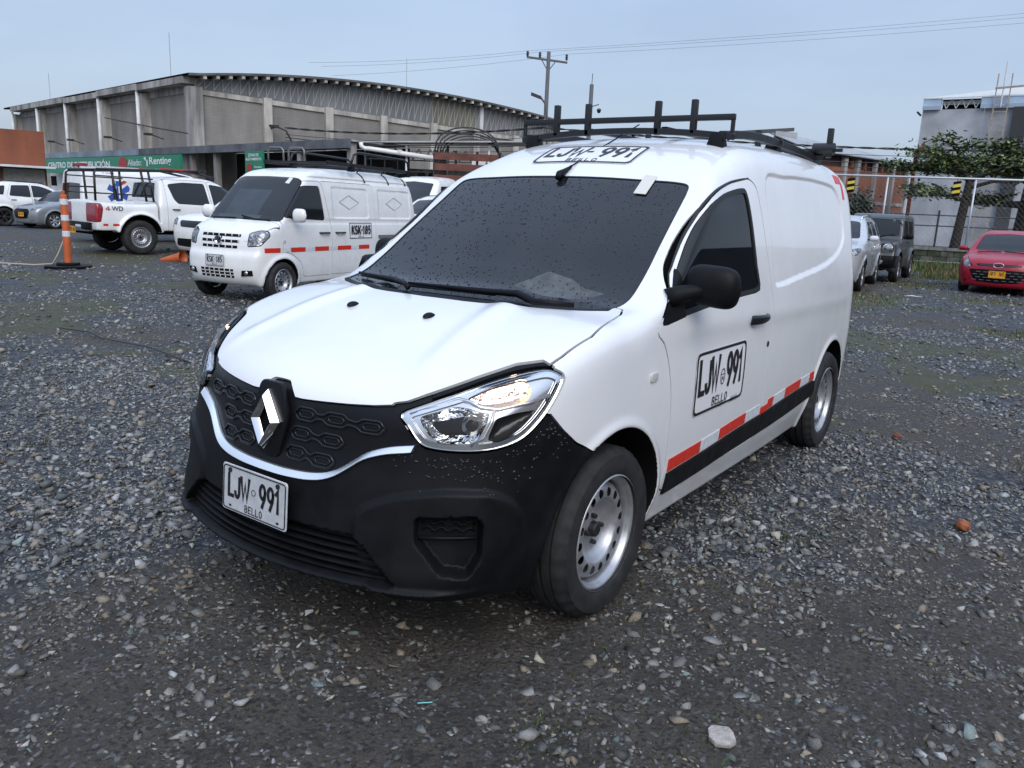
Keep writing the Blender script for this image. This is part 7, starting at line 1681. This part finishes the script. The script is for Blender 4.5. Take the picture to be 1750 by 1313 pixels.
def suv_spec(paint, glass):
    w1 = rounded([(-.62, 1.12), (-.95, 1.36), (-1.30, 1.50), (-1.62, 1.52), (-1.62, 1.08)], [.03, .1, .1, .03, .03], 4); w2 = rounded([(-1.70, 1.08), (-1.70, 1.52), (-2.30, 1.50), (-2.42, 1.12)], .04, 4); w3 = rounded([(-2.62, 1.14), (-2.52, 1.48), (-2.85, 1.45), (-3.05, 1.18)], .04, 4)
    return dict(paint=paint, h=.035, box=((-3.75, -1.0, .15), (1.05, 1.0, 1.8)), mid=-1.15, ztop=.8, cang=.6,
        prof=[(.95, .80), (.82, .92), (.55, 1.02), (.0, 1.08), (-.25, 1.12), (-.6, 1.32), (-.98, 1.53), (-1.3, 1.62), (-1.8, 1.655), (-2.4, 1.65), (-2.9, 1.60), (-3.15, 1.50), (-3.35, 1.15), (-3.5, 1.05)],
        sec=[(.2, .82), (.4, .88), (.7, .905), (.95, .895), (1.05, .865), (1.3, .79), (1.5, .70), (1.7, .58)], front=[(.2, .74), (.3, .82), (.5, .88), (.7, .88), (.9, .82), (1.0, .7)], rear=[(.2, -3.45), (.5, -3.58), (.9, -3.56), (1.1, -3.5), (1.4, -3.3), (1.6, -3.1)],
        fa=.26, fin=.22, xf=.1, xr=-2.7, rin=.10, crown=.06, kh=.12, kr=.2, base=-.25, top=-1.0, wells=[(0, .34, .385), (-2.65, .34, .385)], wy=.5, flare=.03, floor=.24,
        panels=[('windshield', 'front', rounded([(0, 1.13), (.66, 1.14), (.56, 1.50), (0, 1.55), (-.2, 1.55), (-.2, 1.13)], [0, .05, .06, 0, 0, 0], 4), glass, dict(lift=-.004))]+[('side_window', 'side', p, GLASSD, dict(lift=-.004)) for p in (w1, w2, w3)]+
               [('headlight', 'corner', rounded([(.0, .78), (.28, .80), (.44, .92), (.36, .95), (.05, .90)], .03, 4), LAMP), ('grille', 'front', rounded([(0, .74), (.42, .75), (.46, .88), (0, .88), (-.2, .88), (-.2, .74)], .03, 3), BLACKG), ('lower_grille', 'front', rounded([(0, .32), (.62, .34), (.55, .50), (0, .50), (-.2, .5), (-.2, .32)], .04, 3), BLACKP),
                ('door', 'side', rounded([(-.50, 1.10), (-.93, 1.42), (-1.3, 1.56), (-1.66, 1.57), (-1.66, .36), (-.56, .36), (-.46, .7)], .05, 4), paint), ('door', 'side', rounded([(-1.67, 1.57), (-2.33, 1.55), (-2.52, 1.1), (-2.30, .75), (-2.20, .36), (-1.67, .36)], .05, 4), paint)])
def suvs():
    s = suv_spec(PAINT_W2, GLASSD); h = 2.65*.93; az = 3.06
    o, f = car('suv', 'white sport utility car with roof rails parked at the far left', 'car', (-10.45+h*math.cos(az), -30.2+h*math.sin(az), 0), az, .95, s)
    for sg in (1, -1):
        MB().tube([tskin(f, -1.1, sg*.55), tskin(f, -1.2, sg*.56)+(0, 0, .05), tskin(f, -2.5, sg*.56)+(0, 0, .05), tskin(f, -2.65, sg*.55)], .022, 6).build('roof_rail', BLACKG, o, smooth=True); handle(o, f, -1.52, .95, (sg,)); handle(o, f, -2.30, .97, (sg,))
    side_mirror(o, f, -.62, 1.12, PAINT_W2); wheel_set(o, 0, -2.65, .76, .335, ALLOYW(.335, .215, .215, 6, m=MATS['dark alloy']))
    # hidden one behind the minivan
    def inst(label, name, loc, az, sc):
        r = o.copy(); link(r); r.name = name; r.location = loc; r.rotation_euler = (0, 0, az); r.scale = (sc,)*3; r['label'] = label
        for c in o.children:
            d = c.copy(); link(d, r)
            for g in c.children:
                e = g.copy(); link(e, d)
                for q in g.children: link(q.copy(), e)
        return r
    inst('white sport utility car with black grille half hidden behind the minivan nose', 'suv', (-8.1, -13.2, 0), .22, .98)
    inst('white car with black roof rail seen over the bonnet between minivan and nearest van', 'suv', (-13.6, -12.6, 0), .25, 1.0)
    s = dict(suv_spec(PAINT_S, GLASSD)); o2, f2 = car('suv', 'silver sport utility car parked behind the nearest van by the boxy dark car', 'car', (-15.67, -2.67, 0), .10, .96, s)
    for sg in (1, -1): handle(o2, f2, -1.52, .95, (sg,), CHROME); handle(o2, f2, -2.30, .97, (sg,), CHROME); MB().tube([tskin(f2, -1.1, sg*.55), tskin(f2, -1.2, sg*.56)+(0, 0, .05), tskin(f2, -2.5, sg*.56)+(0, 0, .05), tskin(f2, -2.65, sg*.55)], .022, 6).build('roof_rail', CHROME, o2, smooth=True)
    side_mirror(o2, f2, -.62, 1.12, mat('white mirror', (.6, .62, .64), rough=.3)); wheel_set(o2, 0, -2.65, .77, .345, ALLOYW(.345, .235, .225, 5, True))
    MB().obox(tskin(f2, -.98, 0)+(0, 0, -.06), (.03, 0, .02), (0, .3, 0), (0, 0, .02)).build('sun_strip', DECAL, o2)
suvs()
def hatch_spec(paint):
    w1 = rounded([(-.50, .97), (-.85, 1.18), (-1.20, 1.31), (-1.48, 1.34), (-1.50, .96)], [.03, .1, .08, .03, .03], 4); w2 = rounded([(-1.57, .96), (-1.55, 1.34), (-2.05, 1.30), (-2.35, 1.08), (-2.2, .99)], .04, 4)
    return dict(paint=paint, h=.03, box=((-3.3, -.95, .1), (1.0, .95, 1.6)), mid=-1.05, ztop=.6, cang=.62,
        prof=[(.92, .62), (.78, .74), (.5, .84), (.1, .92), (-.15, .965), (-.5, 1.17), (-.88, 1.375), (-1.15, 1.44), (-1.6, 1.465), (-2.1, 1.44), (-2.5, 1.36), (-2.75, 1.15), (-2.95, .95), (-3.1, .9)],
        sec=[(.15, .76), (.3, .83), (.55, .865), (.75, .86), (.90, .835), (1.1, .76), (1.3, .66), (1.5, .52)], front=[(.12, .66), (.2, .76), (.32, .80), (.5, .82), (.62, .80), (.75, .72), (.85, .6)], rear=[(.2, -3.0), (.4, -3.12), (.8, -3.12), (1.0, -3.02), (1.4, -2.75)],
        fa=.30, fin=.26, xf=.05, xr=-2.4, rin=.12, crown=.05, wsh=.14, kh=.12, kr=.18, base=-.15, top=-.9, wells=[(0, .30, .345), (-2.53, .30, .345)], wy=.48, flare=.025, floor=.17,
        panels=[('windshield', 'front', rounded([(0, .985), (.63, .99), (.535, 1.335), (0, 1.375), (-.2, 1.375), (-.2, .985)], [0, .06, .06, 0, 0, 0], 5), GLASSB, dict(lift=-.004))]+[('side_window', 'side', p, GLASSD, dict(lift=-.004)) for p in (w1, w2)])
def hatches():
    s = hatch_spec(PAINT_R); s['extra'] = [lambda b, x, y, z: b-.012*np.exp(-((y-.42)/.10)**2)*sstep(.0, .3, x)*sstep(.62, .75, z)]
    s['panels'] += [('headlight', 'corner', rounded([(.02, .62), (.18, .60), (.26, .66), (.30, .76), (.24, .80), (.10, .70)], .03, 4), LAMP), ('upper_grille', 'front', rounded([(0, .645), (.40, .645), (.46, .69), (0, .70), (-.2, .70), (-.2, .645)], .02, 3), BLACKG),
                    ('main_grille', 'front', rounded([(0, .27), (.44, .29), (.60, .56), (0, .575), (-.2, .575), (-.2, .27)], [0, .06, .06, 0, 0, 0], 4), BLACKP, dict(lift=-.012)), ('bonnet', 'top', np.array([(-.10, .68), (.3, .70), (.62, .62), (.80, .44), (.84, 0), (.84, -.1), (-.10, -.1)]), PAINT_R)]
    o, f = car('hatchback', 'red hatchback with yellow number plate parked at the right edge', 'car', (-18.73, .42, 0), .0, .955, s)
    for r_ in range(4):
        for c in range(-3, 4):
            y = c*.15+(.07 if r_ % 2 else 0); z = .33+r_*.062
            if abs(y) > .52 or (abs(y) < .2 and r_ > 0): continue
            p = fskin(f, y, z)+(.004, 0, 0); MB().obox(p, (.006, 0, 0), (0, .045, 0), (0, 0, .008)).build('grille_bar', mat('grey grille bar', (.10, .105, .115), rough=.35), o)
    for sg in (1, -1):
        P = [fskin(f, sg*y, z)+(.008, 0, 0) for y, z in ((.62, .27), (.70, .30), (.66, .50))]; MB().prism(P, (-.012, 0, 0)).build('bumper_vent', BLACKP, o)
    # oval emblem with a slanted letter form
    p = fskin(f, 0, .675)+(.018, 0, .0); MB().tube([p+(0, .105*math.cos(t), .052*math.sin(t)) for t in np.linspace(0, 2*PI, 25)], .007, 6, cap=False).build('oval_emblem', CHROME, o, smooth=True)
    for a, b_ in (((-.06, -.025), (-.035, .028)), ((.035, -.028), (.06, .025)), ((-.045, -.002), (.045, .004))): MB().beam(p+(0, *a), p+(0, *b_), .012, .012).build('emblem_bar', CHROME, o)
    plate(o, fskin(f, 0, .47)+(.022, 0, 0), (0, 1, 0), (-.03, 0, .9995), .34, .165, 'NFY-765', '', PLATE_Y)
    side_mirror(o, f, -.42, .98, PAINT_R, (.06, .10, .062), out=.13); handle(o, f, -1.35, .84, m=PAINT_R); wheel_set(o, 0, -2.53, .72, .30, ALLOYW(.30, .2, .19, 5))
    front_wipers(o, f, [[(-.12, -.56), (-.10, -.3), (-.08, -.06)], [(-.12, .0), (-.09, .26), (-.12, .52)]])
    q = tskin(f, -.83, .44); MB().obox(q+(0, 0, .004), (.03, 0, .018), (0, .03, 0), (0, 0, .002)).build('masking_tape', DECAL, o)
    MB().box((-.9, -.55, .85), (-.2, .55, .93)).build('dashboard', BLACKP, o)
    s = hatch_spec(PAINT_D); s['panels'] += [('headlight', 'corner', rounded([(-.02, .66), (.22, .68), (.36, .78), (.20, .76), (.0, .71)], .02, 4), LAMP), ('main_grille', 'front', rounded([(0, .34), (.36, .36), (.46, .60), (.36, .70), (0, .70), (-.2, .70), (-.2, .34)], .05, 4), BLACKP, dict(lift=-.015)), ('bonnet', 'top', np.array([(-.10, .68), (.3, .70), (.62, .62), (.80, .44), (.84, 0), (.84, -.1), (-.10, -.1)]), PAINT_D)]
    o, f = car('hatchback', 'steel grey hatchback nosing out between white car and pickup truck', 'car', (-11.0, -28.15, 0), .16, .93, s)
    for sg in (1, -1): P = [fskin(f, sg*y, z)+(.01, 0, 0) for y, z in ((.42, .24), (.62, .30), (.64, .34), (.44, .29))]; MB().prism(P, (-.014, 0, 0)).build('bumper_trim', CHROME, o)
    plate(o, fskin(f, 0, .5)+(.03, .12, 0), (0, 1, 0), (0, 0, 1), .33, .16, 'JKM-203', '', PLATE_Y); side_mirror(o, f, -.42, .98, PAINT_D, (.06, .10, .062)); wheel_set(o, 0, -2.53, .72, .30, ALLOYW(.30, .205, .19, 7, True))
hatches()
def jeep():
    P = PAINT_K; w1 = rounded([(-.58, 1.10), (-.66, 1.56), (-1.40, 1.56), (-1.40, 1.08)], .04, 4); w2 = rounded([(-1.52, 1.1), (-1.52, 1.56), (-2.30, 1.55), (-2.30, 1.1)], .04, 4)
    s = dict(paint=P, h=.03, box=((-3.1, -.95, .2), (.85, .95, 1.85)), mid=-.85, ztop=.8,
        prof=[(.75, .98), (.62, 1.02), (.3, 1.05), (-.3, 1.09), (-.42, 1.12), (-.52, 1.4), (-.63, 1.62), (-.72, 1.685), (-1.2, 1.72), (-2.4, 1.715), (-2.65, 1.70)], sec=[(.25, .70), (.5, .73), (1.0, .735), (1.1, .725), (1.4, .70), (1.72, .655)],
        front=[(.25, .45), (.4, .62), (.55, .66), (.8, .60), (1.0, .58)], rear=[(.3, -2.65), (.6, -2.72), (1.7, -2.66)], fa=.07, ra=.02, fin=.03, xf=.2, rin=.0, crown=.03, wsh=.03, kh=.05, kr=.08, kf=.12, kb=.12, kt=.05, base=-.3, top=-.62, wells=[(0, .36, .42), (-2.25, .36, .42)], wy=.42, flare=.07, floor=.34,
        panels=[('windshield', 'front', rounded([(0, 1.17), (.60, 1.17), (.565, 1.58), (0, 1.60), (-.2, 1.6), (-.2, 1.17)], [0, .04, .05, 0, 0, 0], 4), GLASSB, dict(lift=-.003)), ('side_window', 'side', w1, GLASSD, dict(lift=-.003)), ('side_window', 'side', w2, GLASSD, dict(lift=-.003)),
                ('grille', 'front', rounded([(0, .76), (.66, .76), (.66, .96), (0, .96), (-.2, .96), (-.2, .76)], .05, 4), BLACKG, dict(lift=-.01)), ('front_bumper', 'front', rounded([(0, .36), (.80, .38), (.80, .68), (0, .68), (-.2, .68), (-.2, .36)], .04, 4), BLACKP),
                ('door', 'side', rounded([(-.42, .45), (-.50, 1.1), (-.60, 1.62), (-1.46, 1.63), (-1.46, .45)], .05, 4), P), ('bonnet', 'top', np.array([(-.36, .60), (.60, .60), (.60, -.1), (-.36, -.1)]), P)])
    o, f = car('off_road_car', 'boxy dark grey off road car with round headlamps behind the silver car', 'car', (-19.6, -2.6, 0), .045, .97, s)
    for sg in (1, -1):
        p = fskin(f, sg*.53, .86); h = MB().lathe([(.001, .03), (.07, .026), (.098, .012), (.112, .006), (.116, -.02)], c=tuple(p), axis='x', n=24).build('headlight', LAMP, o, smooth=True, auto=.7)
        MB().lathe([(.112, .008), (.124, .004), (.124, -.02)], c=tuple(p), axis='x', n=24).build('lamp_rim', CHROME, h)
        p = fskin(f, sg*.30, .86); MB().lathe([(.001, .016), (.03, .012), (.036, -.01)], c=tuple(p), axis='x', n=14).build('indicator', mat('amber lens', (.35, .10, .01), rough=.2), o)
        p = fskin(f, sg*.42, .52); MB().lathe([(.001, .016), (.04, .012), (.05, 0), (.052, -.02)], c=tuple(p), axis='x', n=16).build('fog_lamp', CHROME, o, smooth=True, auto=.7)
        handle(o, f, -1.32, 1.0, (sg,))
    for y in np.arange(-.22, .23, .11): MB().obox(fskin(f, y, .86)+(.006, 0, 0), (.008, 0, 0), (0, .016, 0), (0, 0, .075)).build('grille_bar', P, o)
    side_mirror(o, f, -.58, 1.14, BLACKP, (.05, .10, .075), out=.15); front_wipers(o, f, [[(-.40, -.5), (-.44, -.2), (-.42, .0)], [(-.40, .05), (-.44, .3), (-.46, .5)]])
    q = tskin(f, -.62, .42); MB().obox(q+(.01, 0, -.04), (.012, 0, -.03), (0, .03, 0), (.002, 0, .0)).build('masking_tape', DECAL, o)
    wheel_set(o, 0, -2.25, .68, .345, ALLOYW(.345, .195, .2, 5, True)); MB().box((-2.6, -.45, .3), (.5, .45, .45)).build('chassis', VOID, o); MB().box((-1.2, -.55, .9), (-.5, .55, 1.12)).build('dashboard', BLACKP, o)
jeep()
def backvan():
    s = dict(paint=PAINT_W2, h=.045, box=((-4.2, -1.05, .15), (1.1, 1.05, 2.25)), mid=-1, ztop=1.,
        prof=[(.9, .9), (.5, 1.08), (.1, 1.18), (-.6, 1.7), (-.95, 1.95), (-1.4, 2.04), (-2.5, 2.06), (-3.6, 2.0), (-3.9, 1.85)], sec=[(.2, .82), (.6, .90), (1.1, .90), (1.6, .84), (1.9, .74), (2.1, .6)], front=[(.2, .75), (.5, .88), (.9, .85), (1.1, .7)], rear=[(.3, -3.8), (.6, -3.9), (1.2, -3.88), (2.0, -3.7)],
        fa=.25, xf=.1, xr=-3.2, rin=.05, base=0, top=-.9, wells=[(0, .34, .39), (-2.9, .34, .39)], floor=.3, panels=[('windshield', 'front', rounded([(0, 1.2), (.72, 1.2), (.6, 1.85), (0, 1.9), (-.2, 1.9), (-.2, 1.2)], .03, 3), GLASSD), ('side_window', 'side', rounded([(-.7, 1.2), (-1.0, 1.78), (-1.75, 1.80), (-1.8, 1.2)], .08, 4), GLASSD), ('side_window', 'side', rounded([(-1.95, 1.2), (-1.95, 1.80), (-3.0, 1.80), (-3.4, 1.25)], .10, 4), GLASSD)])
    o, f = car('passenger_van', 'white passenger van with long dark side windows behind the minivan', 'van', (-15.6, -15.2, 0), .30, 1.1, s); wheel_set(o, 0, -2.9, .78, .335, lambda w: steel_wheel(w, .335, .2, .2, lo=True)); side_mirror(o, f, -.6, 1.25, BLACKP)
backvan()
# ------------------------------------------------------------------ small things in the yard
def small_things():
    ORG = mat('orange plastic post', (.50, .105, .025), rough=.5, var=.2, vscale=6)
    d = thing('delineator_post', 'orange post with white bands on a flat black base', 'post', (-4.67, -12.93, 0))
    b = MB(); n = 8
    base = [(.34*math.cos(2*PI*k/n)*1.25, .34*math.sin(2*PI*k/n), 0) for k in range(n)]
    b.prism(base, (0, 0, .05)); b.prism([(x*.5, y*.5, .05) for x, y, _ in base], (0, 0, .05)); b.build('base', BLACKP, d, bevel=.01, seg=1, auto=.6)
    prof = [(.062, .10), (.062, 1.24), (.055, 1.28), (.03, 1.30), (.03, 1.36), (.001, 1.37)]
    MB().lathe(prof, axis='z', n=14).build('tube', ORG, d, smooth=True, auto=.6)
    for z0, z1 in ((.56, .66), (.84, .94), (1.12, 1.22)): MB().lathe([(.0635, z0), (.0655, z0+.005), (.0655, z1-.005), (.0635, z1)], axis='z', n=14).build('white_band', WHITE_REF, d)
    r_ = MB().tube([(-.02, -.07, 1.28), (-.05, -.10, 1.0), (-.02, -.10, .55), (.10, -.14, .25), (.16, -.25, .06), (.35, -.55, .025), (.6, -1.1, .02), (.95, -1.3, .02)], .013, 6).build('rope', mat('pale rope', (.42, .36, .28), rough=.9), smooth=True); r_.location = (-4.67, -12.93, 0); tag(r_, 'thin pale rope hanging from the orange post onto the gravel', 'rope')
    c = thing('road_cone', 'toppled orange traffic cone beside the white minivan bumper', 'cone', (-7.2, -13.35, .09))
    ob = MB().lathe([(.15, 0), (.13, .02), (.035, .52), (.001, .53)], axis='x', n=14).build('cone', ORG, c, smooth=True, auto=.6); ob.rotation_euler = (0, R(8), R(-65))
    rg = np.random.default_rng(3)
    def rock(name, label, cat, loc, s, m, sub=2, rough=.12, group=None):
        bm = bmesh.new(); bmesh.ops.create_icosphere(bm, subdivisions=sub, radius=1)
        for v in bm.verts: 
            q = v.co; k = 1+rough*(vnoise(q.x*2+5, q.y*2+q.z*3, 1, 3)-.5)*2; v.co = Vector((q.x*s[0]*k, q.y*s[1]*k, q.z*s[2]*k))
        me = bpy.data.meshes.new(name); bm.to_mesh(me); bm.free(); me.materials.append(m); me.polygons.foreach_set('use_smooth', np.ones(len(me.polygons), bool))
        o = bpy.data.objects.new(name, me); o.location = loc; link(o); tag(o, label, cat, group); return o
    FR = mat('orange brown husk', (.30, .095, .035), rough=.7, var=.4, vscale=30)
    o = rock('fallen_fruit', 'round orange brown fallen fruit on gravel right of the van', 'fruit', (-1.82, 1.77, .028), (.037, .030, .028), FR, 3, .15); o.rotation_euler = (0, 0, .6)
    rock('fallen_fruit', 'smaller brown fallen fruit further back near the rear wheel', 'fruit', (-3.36, 1.19, .024), (.036, .028, .026), mat('dark husk', (.16, .055, .03), rough=.8, var=.4, vscale=30), 3, .2)
    bm = bmesh.new(); pts = [(-.055, -.03), (-.03, -.045), (.02, -.046), (.05, -.03), (.056, .02), (.03, .045), (-.02, .042), (-.05, .03)]
    st = MB().prism([(x, y, -.012) for x, y in pts], (.003, -.002, .034)).build('pale_stone', mat('pale tile stone', (.42, .38, .34), rough=.85, var=.25, vscale=40, bump=.4, bscale=120), bevel=.008, seg=2, auto=.6)
    st.location = (.41, 1.45, .004); st.rotation_euler = (.05, -.06, .5); st.scale = (.80, .80, .55); tag(st, 'flat pale beige stone lying in the dark dirt near the front', 'stone')
    pp = MB().add([(-.16, -.03, .02), (0, -.035, .03), (.16, -.02, .015), (.15, .03, .02), (0, .03, .04), (-.15, .025, .02)], [(0, 1, 4, 5), (1, 2, 3, 4)]).build('paper_scrap', WHITEP); pp.location = (-15.4, -.77, 0); pp.rotation_euler = (0, 0, 1.9); tag(pp, 'crumpled white paper scrap on the grass behind the van', 'litter')
    s = MB().tube([(-.02, 0, .012), (.022, .004, .014)], .002, 5).build('plastic_straw', mat('turquoise plastic', (.10, .42, .40), rough=.4)); s.location = (.83, .72, 0); s.rotation_euler = (0, 0, 2.2); tag(s, 'tiny turquoise plastic straw in the foreground dirt', 'litter')
    l = MB().add([(-.022, -.012, .012), (.01, -.016, .02), (.026, .004, .012), (0, .016, .022)], [(0, 1, 2), (0, 2, 3)]).build('plastic_scrap', WHITEP); l.location = (.70, .07, 0); tag(l, 'small pale plastic scrap below the front bumper', 'litter')
    hs = MB().tube([(-1.44, -6.34, .02), (-1.52, -5.9, .025), (-1.45, -5.49, .02), (-1.50, -4.78, .03), (-1.40, -3.94, .02)], .006, 6).build('old_cable', DKSTEEL, smooth=True); tag(hs, 'thin black cable lying on gravel left of the van', 'cable')
small_things()
def reflected_building():
    """unseen dark building added behind the camera to darken reflections in glass and paint"""
    o = MB().box((-70, 14, 0), (14, 15, 5.6)).build('wall', mat('dark reflection block', (.07, .068, .066), rough=.9, var=.3, vscale=.5)); o['kind'] = 'structure'  # out-of-view stand-in for a building, added for its dark reflection
reflected_building()
